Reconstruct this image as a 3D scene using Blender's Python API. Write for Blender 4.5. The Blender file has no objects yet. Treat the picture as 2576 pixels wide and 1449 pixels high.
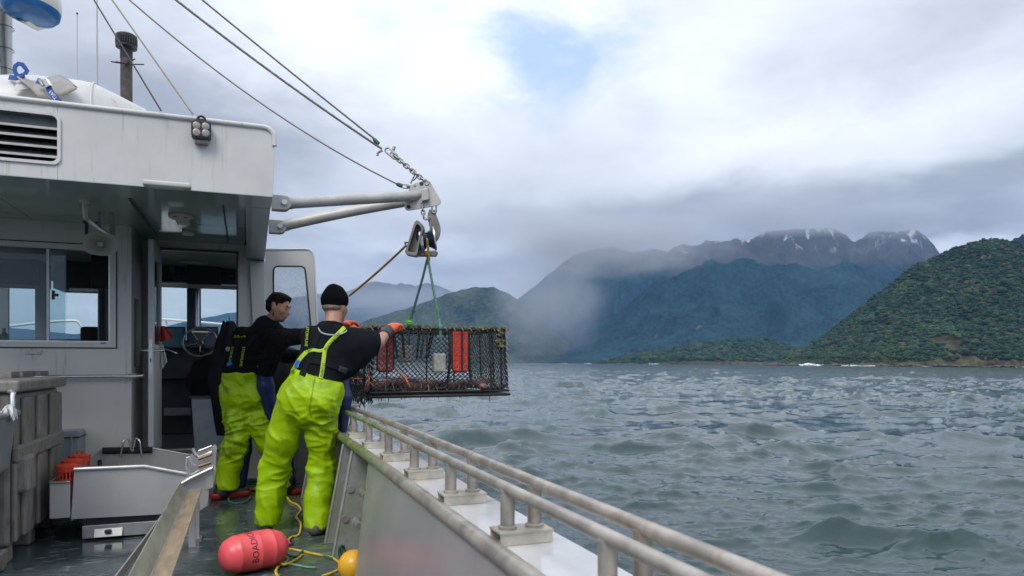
import bpy, bmesh, math, random
import numpy as np
from mathutils import Vector, Matrix

random.seed(7)
rng = np.random.default_rng(11)
scene = bpy.context.scene
C = scene.collection

# ------------------------------------------------------------------ camera
# boat frame: X starboard, Y towards the bow, Z up, deck at z = 0
YAW = math.radians(20.96)
CAMZ = 1.2
cs, sn = math.cos(YAW), math.sin(YAW)
cam_d = bpy.data.cameras.new('camera')
cam = bpy.data.objects.new('camera', cam_d)
C.objects.link(cam)
cam.location = (0, 0, CAMZ)
cam.rotation_euler = (math.radians(90), 0, -YAW)
cam_d.sensor_width = 36.0
cam_d.lens = 36.0 * 1750 / 2576
cam_d.shift_y = (912 - 724.5) / 2576
cam_d.clip_start = 0.05
cam_d.clip_end = 60000
cam_d.dof.use_dof = True
cam_d.dof.focus_distance = 6.0
cam_d.dof.aperture_fstop = 4.5
scene.camera = cam

# ------------------------------------------------------------------ world
W = bpy.data.worlds.new('World')
scene.world = W
W.use_nodes = True
SUN_EL, SUN_AZ = math.radians(48), math.radians(215)   # azimuth clockwise from +Y


class NT:
    """tiny node-tree helper"""
    def __init__(s, tree):
        s.t = tree
        s.n = tree.nodes
        s.l = tree.links

    def new(s, typ, **kw):
        nd = s.n.new(typ)
        for k, v in kw.items():
            setattr(nd, k, v)
        return nd

    def link(s, a, b):
        s.l.new(a, b)

    def put(s, sock, v):
        if hasattr(v, 'is_output'):
            s.l.new(v, sock)
        else:
            sock.default_value = v

    def math(s, op, a, b=0.0, c=None, clamp=False):
        nd = s.new('ShaderNodeMath', operation=op, use_clamp=clamp)
        s.put(nd.inputs[0], a)
        s.put(nd.inputs[1], b)
        if c is not None:
            s.put(nd.inputs[2], c)
        return nd.outputs[0]

    def vmath(s, op, a, b=(0, 0, 0), scale=None):
        nd = s.new('ShaderNodeVectorMath', operation=op)
        s.put(nd.inputs[0], a)
        s.put(nd.inputs[1], b)
        if scale is not None:
            s.put(nd.inputs['Scale'], scale)
        return nd.outputs['Value'] if op in ('DOT_PRODUCT', 'LENGTH', 'DISTANCE') else nd.outputs[0]

    def mix(s, f, a, b, blend='MIX'):
        nd = s.new('ShaderNodeMix', data_type='RGBA', blend_type=blend, clamp_factor=True)
        s.put(nd.inputs[0], f)
        s.put(nd.inputs[6], a if hasattr(a, 'is_output') or len(a) == 4 else (*a, 1))
        s.put(nd.inputs[7], b if hasattr(b, 'is_output') or len(b) == 4 else (*b, 1))
        return nd.outputs[2]

    def noise(s, vec, scale=5, detail=4, rough=0.55, dist=0.0):
        nd = s.new('ShaderNodeTexNoise')
        if vec is not None:
            s.put(nd.inputs['Vector'], vec)
        nd.inputs['Scale'].default_value = scale
        nd.inputs['Detail'].default_value = detail
        nd.inputs['Roughness'].default_value = rough
        nd.inputs['Distortion'].default_value = dist
        return nd.outputs[0]

    def ramp(s, f, stops, interp='LINEAR'):
        nd = s.new('ShaderNodeValToRGB')
        nd.color_ramp.interpolation = interp
        el = nd.color_ramp.elements
        while len(el) < len(stops):
            el.new(0.5)
        for e, (p, c) in zip(el, stops):
            e.position = p
            e.color = (c, c, c, 1) if not hasattr(c, '__len__') else (*c[:3], 1)
        s.put(nd.inputs[0], f)
        return nd.outputs[0]

    def maprange(s, v, a, b, c=0.0, d=1.0, smooth=True):
        nd = s.new('ShaderNodeMapRange', interpolation_type='SMOOTHSTEP' if smooth else 'LINEAR')
        s.put(nd.inputs[0], v)
        for i, x in enumerate((a, b, c, d)):
            s.put(nd.inputs[i + 1], x)
        return nd.outputs[0]

    def sep(s, v):
        nd = s.new('ShaderNodeSeparateXYZ')
        s.put(nd.inputs[0], v)
        return nd.outputs

    def comb(s, x, y, z):
        nd = s.new('ShaderNodeCombineXYZ')
        for i, q in enumerate((x, y, z)):
            s.put(nd.inputs[i], q)
        return nd.outputs[0]


def build_world():
    t = NT(W.node_tree)
    t.n.clear()
    out = t.new('ShaderNodeOutputWorld')
    bg = t.new('ShaderNodeBackground')
    bg.inputs['Strength'].default_value = 0.1
    t.link(bg.outputs[0], out.inputs[0])
    sky = t.new('ShaderNodeTexSky', sky_type='NISHITA')
    sky.sun_disc = False
    sky.sun_elevation = SUN_EL
    sky.sun_rotation = SUN_AZ
    sky.air_density = 1.0
    sky.dust_density = 1.5
    sky.ozone_density = 1.5
    co = t.new('ShaderNodeTexCoord').outputs['Generated']
    d = t.vmath('NORMALIZE', co)
    x, y, z = t.sep(d)
    # azimuth relative to the heading the clouds are laid out from, elevation in radians
    xr = t.math('SUBTRACT', t.math('MULTIPLY', x, cs), t.math('MULTIPLY', y, sn))
    yr = t.math('ADD', t.math('MULTIPLY', x, sn), t.math('MULTIPLY', y, cs))
    az = t.math('ARCTAN2', xr, yr)
    el = t.math('ARCSINE', z)
    # cloud-deck coordinates: direction projected on a layer overhead
    zc = t.math('ADD', t.math('MAXIMUM', z, 0.0), 0.22)
    deck = t.comb(t.math('DIVIDE', xr, zc), t.math('DIVIDE', yr, zc), 0.0)
    n1 = t.noise(deck, 0.9, 5, 0.55, 0.6)
    n2 = t.noise(t.vmath('ADD', deck, (7.3, 2.1, 0.4)), 2.6, 6, 0.6, 0.4)
    ae = t.comb(az, el, 0.0)
    w1 = t.noise(t.vmath('MULTIPLY', ae, (3.0, 7.0, 1)), 1.6, 5, 0.6, 0.3)
    w2 = t.noise(t.vmath('MULTIPLY', t.vmath('ADD', ae, (3.1, 5.7, 0)), (3.0, 7.0, 1)), 1.6, 5, 0.6, 0.3)
    azw = t.math('ADD', az, t.math('MULTIPLY', t.math('SUBTRACT', w1, 0.5), 0.26))
    elw = t.math('ADD', el, t.math('MULTIPLY', t.math('SUBTRACT', w2, 0.5), 0.13))

    def blob(u, v, su, sv, amp, rot=0.0, e=elw, a=azw):
        a0 = math.atan((u - 1288) / 1750)
        e0 = math.atan((912 - v) / 1750 * math.cos(a0))
        da = t.math('SUBTRACT', a, a0)
        de = t.math('SUBTRACT', e, e0)
        cr, sr = math.cos(rot), math.sin(rot)
        p = t.math('DIVIDE', t.math('ADD', t.math('MULTIPLY', da, cr), t.math('MULTIPLY', de, sr)), su / 1750)
        q = t.math('DIVIDE', t.math('SUBTRACT', t.math('MULTIPLY', de, cr), t.math('MULTIPLY', da, sr)), sv / 1750)
        r2 = t.math('ADD', t.math('MULTIPLY', p, p), t.math('MULTIPLY', q, q))
        return t.math('MULTIPLY', t.math('EXPONENT', t.math('MULTIPLY', r2, -1.0)), amp)

    L = t.math('ADD', 0.40, t.math('MULTIPLY', t.maprange(el, 0.10, 0.30), 0.20))
    L = t.math('ADD', L, t.math('MULTIPLY', t.math('SUBTRACT', n1, 0.5), 0.55))
    L = t.math('ADD', L, t.math('MULTIPLY', t.math('SUBTRACT', n2, 0.5), 0.42))
    for args in SKY_BLOBS:
        L = t.math('ADD', L, blob(*args))
    colr = t.ramp(L, SKY_RAMP)
    # overcast skies brighten towards the zenith
    cloud = t.vmath('SCALE', colr, scale=t.math('MULTIPLY', t.math('ADD', 0.78, t.math('MULTIPLY', t.math('MAXIMUM', z, 0.0), 1.0)), 10.0))
    hole = blob(1380, 150, 150, 120, 0.95)
    for args in SKY_HOLES:
        hole = t.math('ADD', hole, blob(*args))
    hole = t.math('MULTIPLY', hole, t.maprange(n2, 0.68, 0.32), clamp=True)
    blue = t.vmath('SCALE', t.mix(0.85, sky.outputs[0], (5.6, 7.2, 9.6, 1)), scale=1.0)
    clear = t.math('MAXIMUM', hole, 0.04)
    fin = t.mix(clear, cloud, blue)
    t.link(fin, bg.inputs['Color'])


SKY_RAMP = [(0.0, (0.27, 0.283, 0.325)), (0.25, (0.40, 0.418, 0.472)), (0.5, (0.62, 0.648, 0.715)),
            (0.75, (0.80, 0.83, 0.88)), (1.0, (0.95, 0.965, 0.99))]
# u, v, half width, half height, brightness, tilt (image points of the cloud masses, laid on the sky dome)
SKY_BLOBS = [
    (1150, 120, 190, 110, 0.34, -0.15),
    (760, 60, 220, 120, 0.24),
    (760, 180, 200, 60, 0.12),
    (1780, 230, 200, 130, 0.16),
    (1850, 400, 300, 80, 0.22, 0.12),
    (2180, 350, 300, 80, 0.20, 0.22),
    (2450, 350, 200, 60, 0.12, 0.2),
    (2500, 440, 430, 60, -0.30, 0.16),
    (1700, 530, 420, 50, -0.22, 0.10),
    (2300, 545, 400, 40, -0.20, -0.03),
    (1400, 600, 420, 90, -0.10),
    (2380, 70, 360, 90, -0.20, 0.2),
    (1950, 130, 160, 60, -0.08, 0.2),
    (560, 330, 280, 140, -0.30),
    (230, 150, 320, 200, -0.28),
    (850, 380, 200, 60, -0.06),
    (1180, 612, 240, 26, 0.24, 0.05),
    (960, 640, 160, 22, 0.16, 0.05),
    (2390, 625, 140, 24, 0.34),
    (250, 740, 520, 90, 0.30),
]
SKY_HOLES = [(1240, 30, 120, 45, 0.7), (980, 60, 90, 40, 0.4), (1470, 60, 130, 70, 0.5), (1560, 200, 160, 60, 0.4), (1380, 270, 120, 40, 0.4)]
build_world()

# ------------------------------------------------------------------ sun (veiled by cloud)
sun_d = bpy.data.lights.new('sun', 'SUN')
sun_d.energy = 1.5
sun_d.angle = math.radians(25)
sun_d.color = (1.0, 0.96, 0.9)
sun = bpy.data.objects.new('sun', sun_d)
C.objects.link(sun)
sdir = Vector((math.sin(SUN_AZ) * math.cos(SUN_EL), math.cos(SUN_AZ) * math.cos(SUN_EL), math.sin(SUN_EL)))
sun.rotation_euler = (-sdir).to_track_quat('-Z', 'Y').to_euler()
sun.location = (0, 0, 30)

# ------------------------------------------------------------------ render / exposure
scene.render.engine = 'CYCLES'
scene.view_settings.view_transform = 'Standard'
scene.view_settings.look = 'None'
scene.view_settings.exposure = 0.30
scene.view_settings.gamma = 1.0
scene.view_settings.use_curve_mapping = False
cy = scene.cycles
cy.use_denoising = True
cy.max_bounces = 8
cy.diffuse_bounces = 3
cy.glossy_bounces = 4
cy.transmission_bounces = 8
cy.transparent_max_bounces = 16
cy.volume_bounces = 1
cy.sample_clamp_indirect = 6.0
cy.caustics_reflective = False
cy.caustics_refractive = False
cy.use_adaptive_sampling = True
cy.adaptive_threshold = 0.02


# ------------------------------------------------------------------ geometry helpers
def ray(u, v):
    xc, zc = (u - 1288) / 1750, -(v - 912) / 1750
    return Vector((xc * cs + sn, -xc * sn + cs, zc))


def on_x(u, v, X):
    r = ray(u, v)
    k = X / r.x
    return Vector((X, r.y * k, CAMZ + r.z * k))


def on_y(u, v, Y):
    r = ray(u, v)
    k = Y / r.y
    return Vector((r.x * k, Y, CAMZ + r.z * k))


def on_z(u, v, Z):
    r = ray(u, v)
    k = (Z - CAMZ) / r.z
    return Vector((r.x * k, r.y * k, Z))


def at_d(u, v, d):
    r = ray(u, v)
    return Vector((r.x * d, r.y * d, CAMZ + r.z * d))


def np_mesh(name, V, F, smooth=True):
    """V (n,3) array, F (m,4) or (m,3) int array"""
    me = bpy.data.meshes.new(name)
    V = np.ascontiguousarray(V, dtype=np.float32)
    F = np.ascontiguousarray(F, dtype=np.int32)
    k = F.shape[1]
    me.vertices.add(len(V))
    me.vertices.foreach_set('co', V.ravel())
    me.loops.add(F.size)
    me.loops.foreach_set('vertex_index', F.ravel())
    me.polygons.add(len(F))
    me.polygons.foreach_set('loop_start', np.arange(0, F.size, k, dtype=np.int32))
    me.polygons.foreach_set('loop_total', np.full(len(F), k, dtype=np.int32))
    if smooth:
        me.polygons.foreach_set('use_smooth', np.ones(len(F), dtype=bool))
    me.update(calc_edges=True)
    return me


def link_obj(name, me, m=None, parent=None):
    o = bpy.data.objects.new(name, me)
    C.objects.link(o)
    if m is not None:
        me.materials.append(m)
    if parent is not None:
        o.parent = parent
    return o


def tag(o, label=None, cat=None, group=None, kind=None):
    if label:
        o['label'] = label
    if cat:
        o['category'] = cat
    if group:
        o['group'] = group
    if kind:
        o['kind'] = kind
    return o


def empty(name, loc=(0, 0, 0), label=None, cat=None, group=None, kind=None, rz=0.0):
    o = bpy.data.objects.new(name, None)
    C.objects.link(o)
    o.empty_display_size = 0.1
    o.location = loc
    o.rotation_euler = (0, 0, rz)
    return tag(o, label, cat, group, kind)


def grid_faces(nr, nc, wrap=False):
    i = np.arange(nr - 1)[:, None]
    j = np.arange(nc if wrap else nc - 1)[None, :]
    j2 = (j + 1) % nc
    a = i * nc + j
    b = i * nc + j2
    c = (i + 1) * nc + j2
    d = (i + 1) * nc + j
    return np.stack([a, b, c, d], -1).reshape(-1, 4)


# ------------------------------------------------------------------ numpy noise
def _hash(ix, iy, seed):
    h = (ix.astype(np.int64) * 374761393 + iy.astype(np.int64) * 668265263 + seed * 1442695041) & 0x7fffffff
    h = ((h ^ (h >> 13)) * 1274126177) & 0x7fffffff
    return ((h ^ (h >> 16)) & 0xffff) / 65535.0


def vnoise(x, y, seed=0):
    x0, y0 = np.floor(x), np.floor(y)
    fx, fy = x - x0, y - y0
    fx = fx * fx * fx * (fx * (fx * 6 - 15) + 10)
    fy = fy * fy * fy * (fy * (fy * 6 - 15) + 10)
    a = _hash(x0, y0, seed)
    b = _hash(x0 + 1, y0, seed)
    c = _hash(x0, y0 + 1, seed)
    d = _hash(x0 + 1, y0 + 1, seed)
    return (a * (1 - fx) + b * fx) * (1 - fy) + (c * (1 - fx) + d * fx) * fy


def fbm(x, y, octv=5, seed=0, gain=0.5, ridged=False):
    s = 0.0
    amp, tot, f = 1.0, 0.0, 1.0
    for o in range(octv):
        n = vnoise(x * f + 17.3 * o, y * f - 9.1 * o, seed + o * 7)
        if ridged:
            n = 1 - np.abs(2 * n - 1)
        s = s + amp * n
        tot += amp
        amp *= gain
        f *= 2.03
    return s / tot


# ------------------------------------------------------------------ materials
MATS = {}


def pmat(name, base, rough=0.5, metal=0.0, var=0.0, vscale=6.0, dirt=None, bump=0.0, bscale=60.0, spec=0.5,
         rvar=0.0, coat=0.0, stretch=(1, 1, 1), emit=None):
    """principled surface with procedural mottling, stains and fine relief.
    dirt = (colour, amount 0..1, noise scale, stretch)"""
    if name in MATS:
        return MATS[name]
    m = bpy.data.materials.new(name)
    m.use_nodes = True
    t = NT(m.node_tree)
    b = t.n['Principled BSDF']
    b.inputs['Roughness'].default_value = rough
    b.inputs['Metallic'].default_value = metal
    b.inputs['Specular IOR Level'].default_value = spec
    if coat:
        b.inputs['Coat Weight'].default_value = coat
        b.inputs['Coat Roughness'].default_value = 0.08
    co = t.new('ShaderNodeTexCoord').outputs['Object']
    col = (*base, 1)
    if var > 0:
        n = t.noise(t.vmath('MULTIPLY', co, stretch), vscale, 6, 0.6)
        lo = tuple(max(0, c * (1 - var)) for c in base)
        hi = tuple(min(1, c * (1 + var)) for c in base)
        col = t.mix(t.maprange(n, 0.3, 0.7), lo, hi)
        if rvar:
            t.put(b.inputs['Roughness'], t.math('ADD', rough - rvar / 2, t.math('MULTIPLY', n, rvar), clamp=True))
    if dirt:
        dc, amt, ds = dirt[:3]
        st = dirt[3] if len(dirt) > 3 else (1, 1, 1)
        n = t.noise(t.vmath('MULTIPLY', co, st), ds, 7, 0.68, 0.4)
        col = t.mix(t.maprange(n, 0.72 - 0.42 * amt, 0.92 - 0.30 * amt), col, (*dc, 1))
    t.put(b.inputs['Base Color'], col)
    if bump > 0:
        bn = t.new('ShaderNodeBump')
        bn.inputs['Strength'].default_value = 1.0
        bn.inputs['Distance'].default_value = bump
        t.link(t.noise(t.vmath('MULTIPLY', co, stretch), bscale, 5, 0.6), bn.inputs['Height'])
        t.link(bn.outputs[0], b.inputs['Normal'])
    if emit:
        b.inputs['Emission Color'].default_value = (*emit[0], 1)
        b.inputs['Emission Strength'].default_value = emit[1]
    MATS[name] = m
    return m
W.cycles.sampling_method = 'MANUAL'
W.cycles.sample_map_resolution = 256
USE_HAZE = True
MIST = [
    ('mist', 1390, 735, 4700, 200, 250, 700, 0.0014, 0.40, 1.0, 'bank of mist drifting down the valley beside the mountain'),
    ('mist', 1500, 610, 4800, 430, 110, 800, 0.0030, 0.0, 4.0, 'low cloud hiding the shoulder of the mountain'),
    ('mist', 1960, 538, 6000, 460, 58, 900, 0.0022, 0.0, 8.0, 'flat cloud resting on the mountain summit'),
    ('mist', 2270, 545, 6000, 270, 54, 900, 0.0018, 0.0, 11.0, 'cloud lying over the snow streaked end peak'),
    ('mist', 960, 760, 6500, 380, 90, 900, 0.0011, 0.0, 15.0, 'thin mist in front of the far pale range'),
]

# ================================================================== SEA
SEA = -0.85
TILT = 0.0070          # the boat lies over a little: the sea's horizon falls to the right
FWD = np.array([sn, cs])
RGT = np.array([cs, -sn])


def cam2xy(lat, dep):
    return lat * RGT[0] + dep * FWD[0], lat * RGT[1] + dep * FWD[1]


def fft_tile(N, Lm, wind, wdir, amp, lmin, seed, chop):
    r = np.random.default_rng(seed)
    k1 = np.fft.fftfreq(N, Lm / N) * 2 * np.pi
    kx, ky = np.meshgrid(k1, k1, indexing='ij')
    k = np.hypot(kx, ky)
    k[0, 0] = 1e-6
    Lw = wind ** 2 / 9.81
    cosf = (kx * math.cos(wdir) + ky * math.sin(wdir)) / k
    ph = np.exp(-1 / (k * Lw) ** 2) / k ** 4 * (0.06 + 0.94 * cosf ** 4) * np.exp(-(k * lmin) ** 2)
    ph[0, 0] = 0
    a = np.sqrt(ph) * (r.normal(size=(N, N)) + 1j * r.normal(size=(N, N)))
    h = np.real(np.fft.ifft2(a))
    sc = amp / h.std()
    h *= sc
    dx = np.real(np.fft.ifft2(-1j * kx / k * a)) * sc * chop
    dy = np.real(np.fft.ifft2(-1j * ky / k * a)) * sc * chop
    return h, dx, dy


def samp(tile, Lm, x, y):
    N = tile.shape[0]
    fx, fy = (x / Lm * N) % N, (y / Lm * N) % N
    i, j = np.floor(fx).astype(int), np.floor(fy).astype(int)
    fx, fy = fx - i, fy - j
    i1, j1 = (i + 1) % N, (j + 1) % N
    i, j = i % N, j % N
    return (tile[i, j] * (1 - fx) + tile[i1, j] * fx) * (1 - fy) + (tile[i, j1] * (1 - fx) + tile[i1, j1] * fx) * fy


def build_sea():
    # polar sheet round the boat, fine where the camera looks, coarse elsewhere
    a_in = np.linspace(-14, 40, 740)
    a_out = np.concatenate([np.linspace(40, 346, 70)[1:-1]])
    az = np.radians(np.concatenate([a_in, a_out]))      # from the camera heading
    # rows: even in picture height close by, then a fixed ratio apart so the chop stays modelled far out
    R = np.concatenate([1 / np.linspace(1 / 4.2, 1 / 30.0, 370), np.geomspace(30.0, 600.0, 340)[1:], np.geomspace(600.0, 10500.0, 30)[1:]])
    RR, AA = np.meshgrid(R, az, indexing='ij')
    lat, dep = RR * np.sin(AA), RR * np.cos(AA)
    x, y = cam2xy(lat, dep)
    h = np.zeros_like(x)
    dx = np.zeros_like(x)
    dy = np.zeros_like(x)
    for (N, Lm, wind, wd, amp, lmin, seed, chop, fade) in (
            (512, 97.0, 3.4, 1.45, 0.050, 0.10, 3, 0.8, 420.0),
            (512, 31.0, 2.05, 1.05, 0.046, 0.035, 5, 0.75, 170.0),
            (512, 13.1, 1.2, 1.5, 0.0200, 0.015, 9, 0.7, 50.0),
            (256, 4.3, 0.62, 0.9, 0.0055, 0.010, 13, 0.6, 19.0)):
        H, DX, DY = fft_tile(N, Lm, wind, wd, amp, lmin, seed, chop)
        # gusts raise the chop in patches, crests stand up steeper than the troughs
        gust = 0.62 + 0.9 * np.clip((fbm(x / 13.0 + seed, y / 13.0, 3, seed) - 0.36) / 0.34, 0, 1) ** 1.5
        f = gust / (1 + (RR / fade) ** 4)
        hs = samp(H, Lm, x, y)
        h += (hs + 0.30 * hs * hs / amp - 0.30 * amp) * f
        dx += samp(DX, Lm, x, y) * f
        dy += samp(DY, Lm, x, y) * f
    z = SEA + h - TILT * lat
    V = np.stack([x - dx, y - dy, z], -1).reshape(-1, 3)      # crests pinch, troughs widen
    F = grid_faces(len(R), len(az), wrap=True)
    me = np_mesh('sea', V, F)
    m = bpy.data.materials.new('sea_water')
    m.use_nodes = True
    t = NT(m.node_tree)
    b = t.n['Principled BSDF']
    b.inputs['Base Color'].default_value = (0.004, 0.030, 0.033, 1)
    b.inputs['Roughness'].default_value = 0.09
    b.inputs['IOR'].default_value = 1.56
    b.inputs['Specular IOR Level'].default_value = 0.5
    co = t.new('ShaderNodeTexCoord').outputs['Object']
    rot = t.new('ShaderNodeVectorRotate', rotation_type='Z_AXIS')
    t.put(rot.inputs['Vector'], co)
    rot.inputs['Angle'].default_value = 0.75
    st = t.vmath('MULTIPLY', rot.outputs[0], (1.0, 2.2, 1.0))
    nA = t.noise(st, 3.2, 5, 0.62, 0.8)
    nB = t.noise(st, 0.42, 6, 0.62, 0.5)
    nC = t.noise(st, 0.035, 3, 0.5)
    bn = t.new('ShaderNodeBump')
    bn.inputs['Strength'].default_value = 1.0
    bn.inputs['Distance'].default_value = 0.007
    t.link(nA, bn.inputs['Height'])
    bn2 = t.new('ShaderNodeBump')
    bn2.inputs['Strength'].default_value = 0.8
    bn2.inputs['Distance'].default_value = 0.03
    t.link(nB, bn2.inputs['Height'])
    t.link(bn.outputs[0], bn2.inputs['Normal'])
    t.link(bn2.outputs[0], b.inputs['Normal'])
    dist = t.vmath('LENGTH', co)
    t.put(b.inputs['Roughness'], t.math('ADD', t.maprange(dist, 40.0, 900.0, 0.015, 0.12, smooth=False), t.math('MULTIPLY', nC, 0.02)))
    # beyond the finely meshed water the chop is carried by relief alone
    t.put(bn2.inputs['Distance'], t.maprange(dist, 12.0, 140.0, 0.012, 0.30, smooth=False))
    o = link_obj('sea', me, m)
    tag(o, 'choppy grey green fjord water stretching to the far shore', kind='structure')
    return o


build_sea()


# ================================================================== MOUNTAINS
def hv(u):
    return 912 + TILT * (u - 1288)


def terrain(name, prof, Dc, Ds, Db, nu, nd, p=1.25, gully=0.35, gscale=1.0, seed=1, rough=0.05, crestjag=0.01, label=None, m=None):
    """range of hills: crest line given by its bearings and heights, foot on the shore at depth Ds, back slope to depth Db"""
    pu = np.array([q[0] for q in prof], float)
    pv = np.array([q[1] for q in prof], float)
    u = np.linspace(pu[0], pu[-1], nu)
    v = np.interp(u, pu, pv)
    ker = np.hanning(9)
    ker /= ker.sum()
    v = np.convolve(np.pad(v, 4, mode='edge'), ker, mode='valid')
    wob = (fbm(u / 260.0, u * 0 + seed, 4, seed) - 0.5)
    dc = Dc * (1 + 0.16 * wob)
    ds = Ds * (1 + 0.10 * (fbm(u / 180.0, u * 0 + 3.3, 4, seed + 5) - 0.5))
    Hc = np.maximum((hv(u) - v) / 1750 * dc + 2.0, 3.0)
    s = np.concatenate([np.linspace(0, 1, nd), np.linspace(1, 2, max(8, nd // 6))[1:]])
    S, U = np.meshgrid(s, u, indexing='ij')
    front = S <= 1
    D = np.where(front, ds + (dc - ds) * S, dc + (Db - dc) * (S - 1))
    xc = (U - 1288) / 1750
    lat = xc * D
    k = gscale / (Dc * 0.10)
    # spurs and gullies run down the slope, bending as they go
    warp = (fbm(lat * k * 0.6, D * k * 0.6, 3, seed + 2) - 0.5) * 1.6
    g = fbm(lat * k + warp + S * 0.7, D * k * 0.45 + warp * 0.5, 6, seed + 1, 0.52, ridged=True)
    fine = fbm(lat * k * 6, D * k * 6, 5, seed + 9, 0.55)
    base = np.where(front, np.power(np.clip(S, 1e-4, 1), p), np.clip(2 - S, 0, 1))
    carve = gully * np.where(front, np.sin(np.pi * np.clip(S, 0, 1) ** 0.8) ** 0.8, np.clip(S - 1, 0, 1) * 0.5)
    h = Hc * (base * (1 - carve * (1.0 - g) * 1.7) + rough * (fine - 0.5) * np.where(front, np.clip(S * 4, 0, 1) * np.clip((1.08 - S) * 6, 0.12, 1), 0.3))
    h += Hc * crestjag * (fbm(lat * k * 9, D * k * 3, 4, seed + 20) - 0.5) * np.exp(-((S - 1) / 0.12) ** 2) * 2
    h = np.where(S <= 0.0, -3.0, h)
    z = SEA + h - TILT * lat
    x, y = cam2xy(lat, D)
    V = np.stack([x, y, z], -1).reshape(-1, 3)
    F = grid_faces(len(s), nu)
    o = link_obj(name, np_mesh(name, V, F), m)
    tag(o, label, kind='structure')
    return o, (U, S, D, lat, h, x, y, z)


def mountain_mat(name, forest, tussock, zlo, zhi, snow_lo=None, scar=0.0, fscale=0.05, bump=6.0):
    m = bpy.data.materials.new(name)
    m.use_nodes = True
    t = NT(m.node_tree)
    b = t.n['Principled BSDF']
    b.inputs['Roughness'].default_value = 0.95
    b.inputs['Specular IOR Level'].default_value = 0.1
    co = t.new('ShaderNodeTexCoord').outputs['Object']
    z = t.sep(co)[2]
    nf = t.noise(co, fscale, 5, 0.65)
    nm = t.noise(co, fscale * 0.10, 5, 0.6)
    ng = t.noise(t.vmath('MULTIPLY', co, (1, 1, 0.35)), fscale * 0.05, 6, 0.65, 0.6)
    f1 = tuple(c * 0.30 for c in forest)
    f2 = tuple(min(1, c * 2.1) for c in forest)
    col = t.mix(t.maprange(t.math('ADD', t.math('MULTIPLY', nf, 0.55), t.math('MULTIPLY', nm, 0.45)), 0.35, 0.65), f1, f2)
    if tussock is not None:
        zz = t.math('ADD', z, t.math('MULTIPLY', t.math('SUBTRACT', ng, 0.5), (zhi - zlo) * 1.6))
        tus = t.mix(t.maprange(nm, 0.35, 0.65), tuple(c * 0.7 for c in tussock), tuple(c * 1.25 for c in tussock))
        col = t.mix(t.maprange(zz, zlo, zhi), col, tus)
    if scar > 0:
        sc = t.noise(t.vmath('MULTIPLY', co, (1, 1, 0.22)), fscale * 0.16, 5, 0.6, 0.8)
        col = t.mix(t.math('MULTIPLY', t.maprange(sc, 0.70 - 0.06 * scar, 0.76 - 0.06 * scar), 0.75), col, (0.17, 0.13, 0.085))
    if snow_lo is not None:
        sn_ = t.noise(t.vmath('MULTIPLY', co, (1, 1, 0.5)), fscale * 0.22, 6, 0.7, 0.5)
        f = t.math('MULTIPLY', t.maprange(z, snow_lo, snow_lo + 140), t.maprange(sn_, 0.55, 0.64, 0.0, 0.6))
        col = t.mix(f, col, (0.72, 0.74, 0.78))
    t.put(b.inputs['Base Color'], col)
    bn = t.new('ShaderNodeBump')
    bn.inputs['Distance'].default_value = bump
    t.link(nf, bn.inputs['Height'])
    t.link(bn.outputs[0], b.inputs['Normal'])
    return m


FOREST = (0.011, 0.028, 0.031)
TUSS = (0.085, 0.074, 0.064)
ROCK = (0.12, 0.105, 0.09)
m_far = mountain_mat('far_range_slopes', FOREST, TUSS, 700, 1050, 1250, 0.0, 0.02, 10)
m_main = mountain_mat('high_peak_slopes', FOREST, TUSS, 760, 960, 1000, 0.3, 0.03, 10)
m_spur = mountain_mat('forest_spur_slopes', FOREST, TUSS, 2000, 2400, None, 0.6, 0.035, 8)
m_left = mountain_mat('mist_hill_slopes', (0.04, 0.05, 0.03), TUSS, 420, 700, None, 0.4, 0.035, 8)
m_near = mountain_mat('near_hill_ground', (0.050, 0.046, 0.024), (0.14, 0.13, 0.06), 3000, 4000, None, 0.3, 0.06, 1.5)

terrain('mountain_range', [(-900, 800), (-300, 815), (0, 822), (72, 828), (184, 841), (260, 835), (400, 825), (500, 802), (560, 791),
                           (600, 783), (700, 755), (797, 738), (872, 732), (944, 705), (987, 716), (1006, 711), (1046, 718), (1090, 712),
                           (1140, 733), (1250, 765), (1350, 800), (1500, 830)],
        8600, 7400, 10000, 700, 60, 1.0, 0.30, 1.2, 3, 0.05, 0.02, 'pale blue far range across the fjord, hazy and low', m_far)
terrain('high_mountain', [(1230, 800), (1317, 742), (1372, 698), (1430, 650), (1483, 628), (1540, 618), (1594, 636), (1640, 626), (1678, 630), (1715, 616),
                          (1747, 617), (1775, 604), (1803, 610), (1845, 602), (1878, 605), (1934, 585), (2003, 576), (2060, 572), (2100, 577), (2128, 591), (2150, 610), (2170, 597),
                          (2200, 580), (2253, 582), (2290, 579), (2317, 584), (2334, 598), (2362, 634), (2400, 690), (2470, 760), (2600, 800)],
        6600, 5000, 7800, 800, 130, 1.15, 0.52, 1.6, 14, 0.08, 0.014, 'tall mountain with bare snow streaked top under the cloud', m_main)
terrain('forested_spur', [(1330, 914), (1380, 905), (1442, 862), (1497, 839), (1539, 800), (1594, 751), (1649, 709), (1706, 690), (1783, 652), (1815, 664),
                          (1872, 648), (1930, 668), (2000, 662), (2060, 680), (2130, 655), (2200, 690), (2290, 730), (2400, 800), (2500, 860)],
        5100, 3600, 5900, 740, 150, 1.1, 0.52, 1.5, 31, 0.08, 0.02, 'dark blue forested slope below the bare mountain top', m_spur)
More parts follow.
